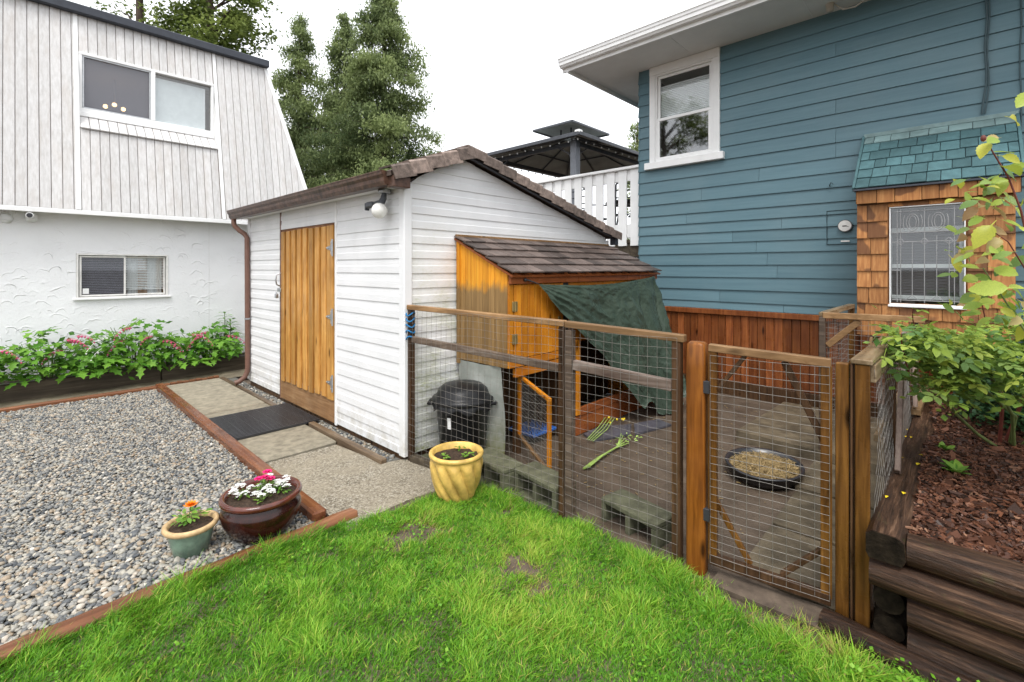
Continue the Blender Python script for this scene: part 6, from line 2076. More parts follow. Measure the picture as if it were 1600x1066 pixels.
# white plastic sheet under the left side, behind the bin
mb = MB()
nx, nz = 16, 14
vs = []
for j in range(nz + 1):
    for i in range(nx + 1):
        t = i / nx; z = 0.02 + 0.71 * j / nz
        y = 3.085 - 0.52 * t - 0.02 * math.sin(z * 6) * t
        x = 2.585 + 0.028 * math.sin(t * 7 + z * 2) * (1 - 0.6 * j / nz) + 0.02 * mnoise.noise(Vector((t * 4, z * 5, 1)))
        vs.append((x, y, z))
mb.add(vs, [(j * (nx + 1) + i, j * (nx + 1) + i + 1, (j + 1) * (nx + 1) + i + 1, (j + 1) * (nx + 1) + i) for j in range(nz) for i in range(nx)], True)
mb.build('plastic_sheet', 'sheet', label='white plastic sheet hanging under the coop behind the bin', cat='sheet')
MB().box((3.02, 2.62, 0.06), (3.34, 2.92, 0.085), 0.006).add([], []).build('tray', 'blue_plastic', label='blue plastic tray on the ground under the coop', cat='tray')
# brush and twigs in the dark below
mb = MB()
r2 = random.Random(4)
for k in range(26):
    x, y = r2.uniform(3.0, 3.35), r2.uniform(2.60, 2.95)
    mb.tube([(x, y, 0.05), (x + r2.uniform(-.06, .06), y + r2.uniform(-.06, .06), 0.2), (x + r2.uniform(-.12, .12), y + r2.uniform(-.12, .12), r2.uniform(0.3, 0.45))], 0.003, 4)
mb.build('brushwood', 'post_brown', label='bundle of dry twigs in the shade under the coop', cat='twigs')

# ---------------------------------------------------------------- tarp
def curve(pts, t):
    s = t * (len(pts) - 1); i = min(int(s), len(pts) - 2); f = s - i
    p0 = Vector(pts[max(i - 1, 0)]); p1 = Vector(pts[i]); p2 = Vector(pts[i + 1]); p3 = Vector(pts[min(i + 2, len(pts) - 1)])
    return 0.5 * ((2 * p1) + (p2 - p0) * f + (2 * p0 - 5 * p1 + 4 * p2 - p3) * f * f + (3 * p1 - p0 - 3 * p2 + p3) * f ** 3)
left = [(2.870, 2.452, 1.372), (3.04, 2.435, 1.19), (3.34, 2.415, 0.95), (3.72, 2.38, 0.68), (3.98, 2.33, 0.40), (4.18, 2.26, 0.10)]
right = [(4.965, 2.445, 1.43), (5.03, 2.44, 1.22), (5.02, 2.36, 0.85), (4.99, 2.28, 0.52), (4.95, 2.22, 0.26), (4.88, 2.20, 0.07)]
nu, nv = 170, 130
vs = []
def ridge(x, y, z): return 1 - 2 * abs(mnoise.noise(Vector((x, y, z))))
for j in range(nv + 1):
    v = j / nv
    a, b = curve(left, v), curve(right, v)
    for i in range(nu + 1):
        u = i / nu
        p = a.lerp(b, u)
        p.z -= 0.050 * math.sin(math.pi * u) * (1 - v) ** 3                               # sagging top hem
        # swags hung between the tie at the left and the eave, turning into upright pleats to the right
        w1 = math.sin(u * 9 + v * 7 + 1.2 * mnoise.noise(Vector((u * 3, v * 3, 7))))
        pleat = abs(math.sin(u * 17 + 2.2 * mnoise.noise(Vector((u * 2, v * 1.2, 2))))) ** 0.7
        k = min(1, max(0, (u - 0.45) / 0.3))
        d = -0.022 * w1 * min(1, v * 4) * (1 - k) - 0.085 * pleat * k * min(1, 0.15 + v * 1.1)
        d -= 0.016 * ridge(u * 6 + v * 2, v * 5, 0) * min(1, v * 8) + 0.008 * ridge(u * 15, v * 14, 3) * min(1, v * 8) + 0.004 * ridge(u * 34, v * 30, 5)
        d += 0.012 * math.sin(26 * math.atan2(v + 0.02, u + 0.05)) * math.exp(-2.2 * (u + v)) * min(1, v * 5)
        hem = (0.10 * math.sin(u * math.pi * 2.2 + 0.5) + 0.03 * mnoise.noise(Vector((u * 12, 1, 1)))) * max(0, (v - 0.75) / 0.25)
        back = 0.16 * max(0, (u - 0.90) / 0.10) ** 2 * (1 - v)                              # right edge wraps round the coop's end
        vs.append((p.x, p.y + d - 0.014 + back, max(0.012, p.z + hem)))
mb = MB()
mb.add(vs, [(j * (nu + 1) + i, j * (nu + 1) + i + 1, (j + 1) * (nu + 1) + i + 1, (j + 1) * (nu + 1) + i) for j in range(nv) for i in range(nu)], True)
tp = mb.build('tarp', 'tarp', label='dark green crinkled tarp hanging from the coop eave', cat='tarp')
mb = MB(); mb.tube([(2.72, CF - 0.042, 1.41), (2.76, CF - 0.055, 1.405), (2.87, 2.440, 1.375)], 0.006, 6); mb.ball((2.735, CF - 0.045, 1.408), 0.014, 8, 6)
mb.build('tie_cord', 'iron_dark', label='dark cord tying the tarp corner to the coop eave', cat='cord')

# ================================================================== things in and around the run
bn = thing('rubbish_bin', 'black plastic rubbish bin with domed lid beside the coop', 'bin', (2.42, 2.83, 0.0))
bc = (2.425, 2.835, 0)
MB().lathe([(0.0, 0.03), (0.165, 0.03), (0.172, 0.05), (0.205, 0.44), (0.222, 0.45), (0.224, 0.475), (0.212, 0.478), (0.20, 0.44)], bc, 36).build('bin_body', 'black_plastic', bn)
MB().lathe([(0.236, 0.468), (0.240, 0.478), (0.238, 0.498), (0.215, 0.506), (0.205, 0.522), (0.19, 0.560), (0.150, 0.592), (0.09, 0.606), (0.0, 0.610)], bc, 36).build('lid', 'black_plastic', bn)
for s in (-1, 1):
    a = R(-46.5) if s > 0 else R(133.5)
    c = Vector((bc[0] + 0.225 * math.cos(a), bc[1] + 0.225 * math.sin(a), 0.455))
    t = Vector((-math.sin(a), math.cos(a), 0)); o = Vector((math.cos(a), math.sin(a), 0))
    mb = MB(); mb.tube([c - t * 0.06, c - t * 0.055 + o * 0.035, c + t * 0.055 + o * 0.035, c + t * 0.06], 0.012, 8); mb.build('handle', 'black_plastic', bn)
# liner bag showing below the lid
mb = MB()
n = 60
vs = []
for j, (rr_, zz) in enumerate(((0.216, 0.476), (0.232, 0.455), (0.232, 0.425))):
    for k in range(n):
        a = 2 * math.pi * k / n
        q = 1 + 0.03 * math.sin(k * 1.7) + (0.0 if j < 2 else 0.02 * math.sin(k * 2.9))
        vs.append((bc[0] + rr_ * q * math.cos(a), bc[1] + rr_ * q * math.sin(a), zz + (0.02 * math.sin(k * 0.9) if j == 2 else 0)))
mb.add(vs, [(j * n + k, j * n + (k + 1) % n, (j + 1) * n + (k + 1) % n, (j + 1) * n + k) for j in range(2) for k in range(n)], True)
mb.build('liner_bag', 'black_plastic', bn)
mb = MB()
a0 = R(196)
arc = [(bc[0] + (0.204 + 0.0) * math.cos(a0 + k * 0.035), bc[1] + 0.204 * math.sin(a0 + k * 0.035)) for k in range(5)]
mb.add([(x - 0.0, y, 0.30) for x, y in arc] + [(x + 0.006 * (x - bc[0]) / 0.2, y + 0.006 * (y - bc[1]) / 0.2, 0.385) for x, y in arc], [(k, k + 1, k + 6, k + 5)[::-1] for k in range(4)])
mb.build('sticker', 'sticker', bn)

# cinder blocks
def cinder(cx, cy, rz, z, label):
    c = thing('cinder_block', label, 'block', (cx, cy, z), 'cinder blocks inside the wire fence')
    Rm = Matrix.Translation((cx, cy, z)) @ Matrix.Rotation(rz, 4, 'Z')
    L, W, H = 0.195, 0.095, 0.185
    mb = MB()
    # lying on its side: solid top and bottom faces, three webs, the two cores open to the long face
    mb.box((-L, -W, H - 0.032), (L, W, H), 0.006, Rm); mb.box((-L, -W, 0), (L, W, 0.032), 0.006, Rm)
    for x in (-L + 0.0, -0.016, L - 0.034):
        mb.box((x + 0.001, -W + 0.002, 0.0325), (x + 0.033, W - 0.002, H - 0.0325), 0.004, Rm)
    mb.build('block_body', 'block', c)
cinder(2.335, 2.375, R(-97.5), -0.02, 'mossy cinder block nearest the yellow pot')
cinder(2.375, 1.965, R(-97.5), -0.02, 'mossy cinder block with open cores left of the middle fence post')
cinder(2.475, 1.355, R(-100), -0.05, 'mossy cinder block alone, right of the middle fence post')

# feed pan
fpn = thing('feed_pan', 'black oval rubber pan of straw feed behind the gate', 'pan', (3.72, 1.04, 0))
sq = lambda a, z: 1.0 / math.sqrt((math.cos(a - 0.2) / 1.0) ** 2 + (math.sin(a - 0.2) / 0.82) ** 2)
MB().lathe([(0.0, 0.004), (0.25, 0.004), (0.275, 0.02), (0.295, 0.075), (0.312, 0.082), (0.310, 0.090), (0.285, 0.088), (0.272, 0.05)], (3.74, 1.04, 0.004), 36, wob=sq).build('pan_body', 'rubber', fpn)
MB().lathe([(0.275, 0.048), (0.20, 0.062), (0.10, 0.070), (0.0, 0.073)], (3.74, 1.04, 0.004), 36, wob=lambda a, z: sq(a, z)).build('feed_surface', 'straw', fpn)
r2 = np.random.default_rng(8)
n = 2600
a = r2.uniform(0, 6.28, n); rr_ = 0.255 * np.sqrt(r2.random(n))
c = np.column_stack([3.74 + rr_ * np.cos(a), 1.04 + 0.84 * rr_ * np.sin(a), 0.062 + r2.uniform(0.0, 0.022, n) + 0.012 * (1 - rr_ / 0.26)])
b = r2.uniform(0, 6.28, n); l = r2.uniform(0.006, 0.026, n)
d = np.column_stack([np.cos(b), np.sin(b), r2.normal(0, 0.3, n)]) * l[:, None]
s = np.column_stack([-np.sin(b), np.cos(b), np.zeros(n)]) * 0.0018
v = np.stack([c - d - s, c - d + s, c + d + s, c + d - s], 1).reshape(-1, 3)
o = bulk('straw', v, np.arange(n * 4).reshape(-1, 4), 4, 'straw', parent=fpn); o['kind'] = 'stuff'

# loose bits in the run: slate pieces, greens, toy ball
def flat_piece(pts, z, th, mat, name, label, cat, group=None):
    mb = MB(); n = len(pts)
    mb.add([(x, y, z + th) for x, y in pts] + [(x, y, z) for x, y in pts], [tuple(range(n))] + [(i, i + n, (i + 1) % n + n, (i + 1) % n) for i in range(n)])
    return mb.build(name, mat, label=label, cat=cat, group=group)
flat_piece([(3.45, 2.30), (3.80, 2.15), (4.05, 2.28), (3.80, 2.46), (3.52, 2.46)], 0.0, 0.016, 'slate', 'slate_slab', 'dark slate slab on the mud left of the purple-grey one', 'slab', 'slate slabs in the run')
flat_piece([(3.83, 2.12), (4.30, 2.00), (4.36, 2.16), (4.08, 2.27)], 0.0, 0.018, 'slate', 'slate_slab', 'purple-grey slate slab below the tarp point', 'slab', 'slate slabs in the run')
mb = MB()
for k in range(5):
    o = (k - 2) * 0.008
    mb.tube([(2.93 + o, 2.02 - o, 0.012 + 0.004 * k), (3.15 + o, 2.05 - o * 0.5, 0.018 + 0.003 * k), (3.42 + o * 1.5, 2.07, 0.018), (3.62 + o * 3, 2.10 + o * 4, 0.025 + 0.006 * k)], [0.008, 0.009, 0.007, 0.003], 6)
r3 = random.Random(2)
for k in range(26):
    x, y = 3.45 + r3.uniform(0, 0.32), 2.08 + r3.uniform(-0.06, 0.09)
    a = r3.uniform(0, 6.28); l = r3.uniform(0.02, 0.045)
    mb.add([(x, y, 0.02), (x + l * math.cos(a + 0.4) * 0.6, y + l * math.sin(a + 0.4) * 0.6, 0.035), (x + l * math.cos(a), y + l * math.sin(a), 0.03), (x + l * math.cos(a - 0.4) * 0.6, y + l * math.sin(a - 0.4) * 0.6, 0.03)], [(0, 1, 2, 3)])
mb.build('bolted_greens', 'stalk', label='long pale green bolted stalk lying on the mud', cat='greens', group='greens thrown in the run')
mb = MB()
for k in range(4):
    mb.tube([(3.40, 2.28 + 0.02 * k, 0.025), (3.7, 2.33 + 0.03 * k, 0.04), (3.98, 2.42 + 0.03 * k, 0.06)], 0.004, 5)
st = mb.build('flowering_greens', 'stalk', label='thin green stems with yellow flowers on the slate', cat='greens', group='greens thrown in the run')
for k in range(7):
    mb = MB(); mb.ball((3.93 + r3.uniform(-.08, .14), 2.42 + r3.uniform(-.08, .1), 0.06 + r3.uniform(-.02, .02)), 0.011, 8, 5); mb.build('flower', 'yellow_petal', st)
mb = MB()
r4 = random.Random(6)
for k in range(240):
    x, y = r4.uniform(2.45, 5.4), r4.uniform(0.9, 2.45)
    a = r4.uniform(0, 6.28); l = r4.uniform(0.006, 0.03)
    mb.beam((x, y, 0.004), (x + l * math.cos(a), y + l * math.sin(a), 0.006), 0.004, 0.003)
mb.build('litter', 'straw', label='scattered straw and chips trodden into the run', cat='litter', kind='stuff')
mb = MB()
c = Vector((2.30, 2.93, 0.085)); rb_ = 0.048
phi = (1 + 5 ** 0.5) / 2
ds = [Vector(v_).normalized() for v_ in ((0, 1, phi), (0, -1, phi), (0, 1, -phi), (0, -1, -phi), (1, phi, 0), (-1, phi, 0), (1, -phi, 0), (-1, -phi, 0), (phi, 0, 1), (-phi, 0, 1), (phi, 0, -1), (-phi, 0, -1))]
for dd in ds:
    u = dd.orthogonal().normalized(); w = dd.cross(u)
    mb.tube([c + dd * rb_ * 0.87 + (u * math.cos(t) + w * math.sin(t)) * rb_ * 0.50 for t in np.linspace(0, 2 * math.pi, 11)[:-1]], 0.004, 5, closed=True)
bl = mb.build('toy_ball', 'stalk', label='green open-ring toy ball at the foot of the shed corner', cat='ball')
MB().box((2.13, 2.80, -0.02), (2.26, 3.08, 0.035), 0.01).build('kerb_stone', 'block', label='mossy kerb stone under the toy ball', cat='stone')
# ================================================================== POTS
def soil_disc(c, r, z, parent, wob=0.012):
    mb = MB(); n, m = 26, 7
    vs = [(c[0], c[1], z + 0.01)]
    for j in range(1, m + 1):
        for k in range(n):
            a = 2 * math.pi * k / n; q = r * j / m
            x, y = c[0] + q * math.cos(a), c[1] + q * math.sin(a)
            vs.append((x, y, z + wob * mnoise.noise(Vector((x * 30, y * 30, 1))) + 0.01 * (1 - j / m)))
    fs = [(0, 1 + k, 1 + (k + 1) % n) for k in range(n)]
    fs += [(1 + (j - 1) * n + k, 1 + j * n + k, 1 + j * n + (k + 1) % n, 1 + (j - 1) * n + (k + 1) % n) for j in range(1, m) for k in range(n)]
    mb.add(vs, fs, True)
    return mb.build('soil', 'soil', parent)

PB = (0.965, 2.865, 0.012)
big = thing('flower_pot', 'large glossy brown glazed bowl pot on the gravel', 'pot', PB, 'flower pots')
MB().lathe([(0.0, 0.0), (0.125, 0.0), (0.135, 0.008), (0.175, 0.06), (0.200, 0.11), (0.205, 0.145), (0.196, 0.172), (0.182, 0.186), (0.182, 0.196)], PB, 56).build('pot_body', 'brown_glaze', big)
MB().lathe([(0.182, 0.194), (0.200, 0.200), (0.210, 0.214), (0.206, 0.228), (0.194, 0.234), (0.180, 0.228), (0.176, 0.190)], PB, 56).build('rim', 'brown_glaze_rim', big)
soil_disc(PB, 0.178, PB[2] + 0.200, big)

PS = (0.645, 2.945, 0.010)
sm_ = thing('flower_pot', 'small mottled green pot with sandy rim on the gravel', 'pot', PS, 'flower pots')
MB().lathe([(0.0, 0.0), (0.076, 0.0), (0.080, 0.006), (0.098, 0.08), (0.108, 0.128)], PS, 40).build('pot_body', 'green_glaze', sm_)
MB().lathe([(0.108, 0.126), (0.122, 0.130), (0.128, 0.140), (0.126, 0.152), (0.116, 0.157), (0.104, 0.152), (0.102, 0.125)], PS, 40).build('rim', 'sand_rim', sm_)
soil_disc(PS, 0.103, PS[2] + 0.132, sm_)

PY = (1.985, 2.385, 0.005)
yl = thing('flower_pot', 'yellow fluted ceramic pot in front of the wire fence', 'pot', PY, 'flower pots')
def flute(a, z):
    s = abs(math.sin(5.5 * a - 9.0 * (z - 0.3) ** 2 * 3 + z * 9))
    k = min(1, max(0, (0.27 - z) / 0.04)) * min(1, 0.25 + z / 0.05)
    return 1 + k * (0.22 * s ** 0.55 - 0.15)
prof = [(0.0, 0.0), (0.100, 0.0)] + [(0.104 + 0.062 * math.sin(min(1, t * 1.12) * 1.5), 0.28 * t) for t in np.linspace(0.02, 1, 22)]
MB().lathe(prof, PY, 132, wob=flute).build('pot_body', 'yellow_glaze', yl)
MB().lathe([(0.164, 0.276), (0.174, 0.282), (0.178, 0.294), (0.174, 0.305), (0.162, 0.309), (0.150, 0.302), (0.147, 0.25)], PY, 60).build('rim', 'yellow_glaze', yl)
soil_disc(PY, 0.149, PY[2] + 0.268, yl, 0.02)

# ------------------------------------------------------------------ leaf shapes
def leaf_mesh(name, outline, mat, fold=0.18, curl=0.12):
    """flat leaf along +x from outline [(x, halfwidth)], folded at the midrib and curled"""
    mb = MB()
    mid = [(x, 0.0, -curl * x * x) for x, w in outline]
    lt = [(x + 0.02 * w, w, fold * w - curl * x * x) for x, w in outline]
    rt = [(x + 0.02 * w, -w, fold * w - curl * x * x) for x, w in outline]
    n = len(outline)
    fs = []
    for i in range(n - 1):
        fs += [(i, i + 1, n + i + 1, n + i), (i, 2 * n + i, 2 * n + i + 1, i + 1)]
    mb.add(mid + lt + rt, fs, True)
    return mb.mesh(name, M[mat], (0, 0, 0))
def lobed(name, mat):
    """three deeply cut leaflets, as on bleeding heart"""
    mb = MB()
    for ang, s, ox in ((0.0, 1.0, 0.32), (1.05, 0.85, 0.18), (-1.05, 0.85, 0.18)):
        ca, sa = math.cos(ang), math.sin(ang)
        out = [(0, 0), (0.16, 0.12), (0.30, 0.36), (0.40, 0.20), (0.52, 0.16), (0.70, 0.30), (0.74, 0.12), (1.0, 0.0)]
        pts = out + [(x, -y) for x, y in out[-2:0:-1]]
        vs = []
        for x, y in pts:
            X, Y = x * s * 0.68, y * s * 0.68
            px_, py_ = ox * ca + X * ca - Y * sa, ox * sa + X * sa + Y * ca
            vs.append((px_, py_, -0.30 * (px_ * px_ + py_ * py_) * 0.6 + 0.25 * abs(Y)))
        n = len(vs)
        c0 = (ox * ca + 0.35 * s * ca * 0.68, ox * sa + 0.35 * s * sa * 0.68, -0.02)
        mb.add([c0] + vs, [(0, 1 + i, 1 + (i + 1) % n) for i in range(n)], False)
    mb.beam((0, 0, 0), (0.35, 0, -0.01), 0.02, 0.02)
    return mb.mesh(name, M[mat], (0, 0, 0))
def rose_sprig(name, mat, n=5):
    mb = MB()
    out = [(0, 0.02), (0.15, 0.2), (0.4, 0.31), (0.65, 0.26), (0.88, 0.12), (1.0, 0.0)]
    def lf(ox, oy, ang, s):
        mid = [(x, 0, -0.16 * x * x) for x, w in out]; lt = [(x, w, 0.22 * w - 0.16 * x * x) for x, w in out]; rt = [(x, -w, 0.22 * w - 0.16 * x * x) for x, w in out]
        k = len(out); fs = []
        for i in range(k - 1): fs += [(i, i + 1, k + i + 1, k + i), (i, 2 * k + i, 2 * k + i + 1, i + 1)]
        T = Matrix.Translation((ox, oy, -0.12 * ox * ox)) @ Matrix.Rotation(ang, 4, 'Z') @ Matrix.Diagonal((s, s, s, 1))
        mb.add(mid + lt + rt, fs, True, T)
    lf(0.72, 0, 0, 0.50)
    lf(0.58, 0.02, 1.05, 0.44); lf(0.58, -0.02, -1.05, 0.44)
    if n > 3: lf(0.28, 0.02, 1.15, 0.36); lf(0.28, -0.02, -1.15, 0.36)
    mb.beam((0, 0, 0), (0.74, 0, -0.06), 0.018, 0.018)
    return mb.mesh(name, M[mat], (0, 0, 0))
HEART = lobed('lobed_leaf', 'heart_leaf')
SPRIGS = [rose_sprig('rose_sprig', 'rose_leaf'), rose_sprig('rose_sprig', 'rose_dark'), rose_sprig('rose_sprig', 'rose_leaf', 3)]
OVAL = [(0, 0.01), (0.1, 0.14), (0.3, 0.25), (0.55, 0.27), (0.8, 0.16), (1.0, 0.0)]
TOOTH = [(-0.30, 0.012), (0, 0.02)] + [(x, w * (1.0 if i % 2 else 0.86)) for i, (x, w) in enumerate(((0.08, 0.13), (0.16, 0.21), (0.20, 0.25), (0.30, 0.29), (0.34, 0.31), (0.45, 0.32), (0.50, 0.32), (0.61, 0.30), (0.66, 0.28), (0.77, 0.22), (0.82, 0.18), (0.91, 0.10)))] + [(1.0, 0.0)]
BIGLEAF = [leaf_mesh('rose_leaf', TOOTH, 'rose_big', 0.30, 0.30), leaf_mesh('rose_leaf', TOOTH, 'rose_leaf', 0.15, 0.14), leaf_mesh('rose_leaf', TOOTH, 'rose_pink', 0.45, 0.45),
           leaf_mesh('rose_leaf', TOOTH, 'rose_dark', 0.22, 0.20), leaf_mesh('rose_leaf', TOOTH, 'rose_leaf', 0.55, -0.18), leaf_mesh('rose_leaf', TOOTH, 'rose_big', 0.05, 0.55)]
HERB = leaf_mesh('herb_leaf', OVAL, 'herb', 0.2, 0.2)

def leaf_cloud(name, centers, size, mat, seed, parent=None, per=1, droop=0.3, aspect=0.45, tint=None, kind=None, clump=3.0):
    """many small bent leaves (two triangles each) as one mesh"""
    r = np.random.default_rng(seed)
    c = np.repeat(np.asarray(centers, float), per, axis=0)
    n = len(c)
    if per > 1: c = c + r.normal(0, size * 0.8, (n, 3))
    a = r.uniform(0, 2 * np.pi, n); el = r.normal(-droop, 0.45, n)
    L = size * r.uniform(0.6, 1.3, n)
    d = np.stack([np.cos(a) * np.cos(el), np.sin(a) * np.cos(el), np.sin(el)], 1)
    rl = r.normal(0, 0.5, n)
    s0 = np.stack([-np.sin(a), np.cos(a), np.zeros(n)], 1); u0 = np.cross(d, s0)
    s = s0 * np.cos(rl)[:, None] + u0 * np.sin(rl)[:, None]
    Lx = L[:, None]
    v = np.stack([c, c + d * Lx * 0.5 + s * Lx * aspect * 0.5, c + d * Lx, c + d * Lx * 0.5 - s * Lx * aspect * 0.5], 1).reshape(-1, 3)
    f = np.arange(n * 4).reshape(-1, 4)
    if tint is None:
        tv = np.array([mnoise.noise(Vector(q) * clump) for q in c])
        tint = np.clip(0.45 + 0.55 * tv + r.normal(0, 0.17, n), 0, 1)
    else:
        tint = np.clip(np.repeat(tint, per) + r.normal(0, 0.1, n), 0, 1)
    return bulk(name, v, f, 4, mat, np.repeat(tint, 4), parent=parent, kind=kind)

def put_leaf(name, me, loc, parent, yaw, pitch, roll, size):
    return put(name, me, loc, parent, rot=(roll, pitch, yaw), scale=(size, size, size))

# ------------------------------------------------------------------ plants in the pots
def stems(mb, base, tips, r=0.003):
    for t in tips:
        b = Vector(base); t = Vector(t)
        mb.tube([b, b.lerp(t, 0.5) + Vector((0, 0, 0.01)), t], [r, r * 0.8, r * 0.6], 5)
rg = random.Random(12)
mar = thing('marigold', 'orange marigold growing in the small green pot', 'flower', (PS[0] - 0.01, PS[1] + 0.03, PS[2] + 0.13))
base = Vector((PS[0] - 0.005, PS[1] + 0.03, PS[2] + 0.135))
mb = MB(); stems(mb, base, [base + Vector((0.01, 0.0, 0.09))] + [base + Vector((0.06 * math.cos(a), 0.06 * math.sin(a), 0.045)) for a in np.linspace(0, 6, 8)], 0.0035)
mb.build('stem', 'stem_green', mar)
for k in range(44):
    a = rg.uniform(0, 6.28); rr_ = rg.uniform(0.005, 0.075); z = rg.uniform(0.015, 0.07)
    put_leaf('leaf', HERB, base + Vector((rr_ * math.cos(a), rr_ * math.sin(a), z)), mar, a + rg.uniform(-.5, .5), rg.uniform(-0.6, 0.4), rg.uniform(-.4, .4), rg.uniform(0.022, 0.042))
mb = MB()
for ring, (m, rr_, el) in enumerate(((9, 0.034, 0.15), (8, 0.026, 0.6), (6, 0.017, 1.0))):
    for k in range(m):
        a = 2 * math.pi * k / m + ring * 0.3
        d = Vector((math.cos(a) * math.cos(el), math.sin(a) * math.cos(el), math.sin(el)))
        s = Vector((-math.sin(a), math.cos(a), 0))
        c = base + Vector((0.01, 0, 0.092))
        mb.add([c, c + d * rr_ * 0.7 + s * 0.009, c + d * rr_ * 1.1 + Vector((0, 0, 0.004)), c + d * rr_ * 0.7 - s * 0.009], [(0, 1, 2, 3)], True)
mb.build('bloom', 'orange_petal', mar)

dia = thing('dianthus', 'hot pink flowers in the middle of the brown pot', 'flower', (PB[0] + 0.02, PB[1] + 0.02, PB[2] + 0.2))
base = Vector((PB[0] + 0.025, PB[1] + 0.015, PB[2] + 0.205))
tips = [base + Vector(q) for q in ((-0.03, 0.015, 0.085), (0.02, -0.02, 0.082), (0.02, 0.03, 0.105), (-0.005, -0.005, 0.092))]
mb = MB(); stems(mb, base, tips, 0.003); mb.build('stem', 'stem_green', dia)
for k in range(30):
    a = rg.uniform(0, 6.28); rr_ = rg.uniform(0.0, 0.05)
    put_leaf('leaf', HERB, base + Vector((rr_ * math.cos(a), rr_ * math.sin(a), rg.uniform(0.01, 0.05))), dia, a, rg.uniform(-0.9, 0.0), rg.uniform(-.4, .4), rg.uniform(0.025, 0.045))
for t in tips:
    mb = MB()
    for k in range(7):
        a = 2 * math.pi * k / 7
        for rr_, z in ((0.024, 0.0), (0.014, 0.006)):
            mb.add([t, t + Vector((rr_ * math.cos(a - .4), rr_ * math.sin(a - .4), 0.006 + z)), t + Vector((rr_ * 1.15 * math.cos(a), rr_ * 1.15 * math.sin(a), 0.002 + z)), t + Vector((rr_ * math.cos(a + .4), rr_ * math.sin(a + .4), 0.006 + z))], [(0, 1, 2, 3)], True)
    mb.build('bloom', 'hot_pink', dia)
def alyssum(dx, dy, label, nb):
    al = thing('alyssum', label, 'flower', (PB[0] + dx, PB[1] + dy, PB[2] + 0.2), 'white flower clumps in the brown pot')
    base = Vector((PB[0] + dx, PB[1] + dy, PB[2] + 0.205))
    for k in range(26):
        a = rg.uniform(0, 6.28); rr_ = rg.uniform(0.0, 0.05)
        put_leaf('leaf', HERB, base + Vector((rr_ * math.cos(a), rr_ * math.sin(a), rg.uniform(0.0, 0.04))), al, a, rg.uniform(-0.5, 0.3), rg.uniform(-.4, .4), rg.uniform(0.016, 0.03))
    mb = MB()
    hs = [base + Vector((rg.uniform(-.05, .05), rg.uniform(-.05, .05), rg.uniform(0.03, 0.055))) for _ in range(nb)]
    stems(mb, base, hs, 0.002); mb.build('stem', 'stem_green', al)
    for h in hs:
        mb = MB()
        for q in range(16):
            a = rg.uniform(0, 6.28); e = rg.uniform(0.1, 1.5)
            c = h + Vector((math.cos(a) * math.cos(e), math.sin(a) * math.cos(e), math.sin(e) * 0.7)) * 0.019
            s = 0.0062
            for k in range(4):
                b_ = a + k * math.pi / 2
                mb.add([c, c + Vector((s * math.cos(b_ - .5), s * math.sin(b_ - .5), 0.001)), c + Vector((s * 1.4 * math.cos(b_), s * 1.4 * math.sin(b_), 0)), c + Vector((s * math.cos(b_ + .5), s * math.sin(b_ + .5), 0.001))], [(0, 1, 2, 3)])
        mb.build('bloom', 'white_petal', al)
alyssum(-0.085, 0.055, 'white alyssum clump at the left side of the brown pot', 8)
alyssum(0.09, -0.03, 'white alyssum clump at the right side of the brown pot', 9)
alyssum(-0.02, -0.075, 'white alyssum clump at the front of the brown pot', 7)
alyssum(0.045, 0.085, 'white alyssum clump at the back of the brown pot', 3)
def seedling(dx, dy, label, n, spread):
    s_ = thing('seedling', label, 'plant', (PY[0] + dx, PY[1] + dy, PY[2] + 0.28), 'seedlings in the yellow pot')
    base = Vector((PY[0] + dx, PY[1] + dy, PY[2] + 0.275))
    for k in range(n):
        a = rg.uniform(0, 6.28); rr_ = rg.uniform(0.002, spread)
        put_leaf('leaf', HERB, base + Vector((rr_ * math.cos(a), rr_ * math.sin(a), rg.uniform(0.004, 0.025))), s_, a, rg.uniform(-0.5, 0.2), rg.uniform(-.3, .3), rg.uniform(0.022, 0.036))
seedling(-0.085, 0.01, 'leafy green seedling at the left of the yellow pot', 14, 0.035)
seedling(0.035, -0.075, 'leafy green seedling at the right of the yellow pot', 14, 0.03)
seedling(0.08, 0.06, 'spindly seedling at the back of the yellow pot', 7, 0.02)

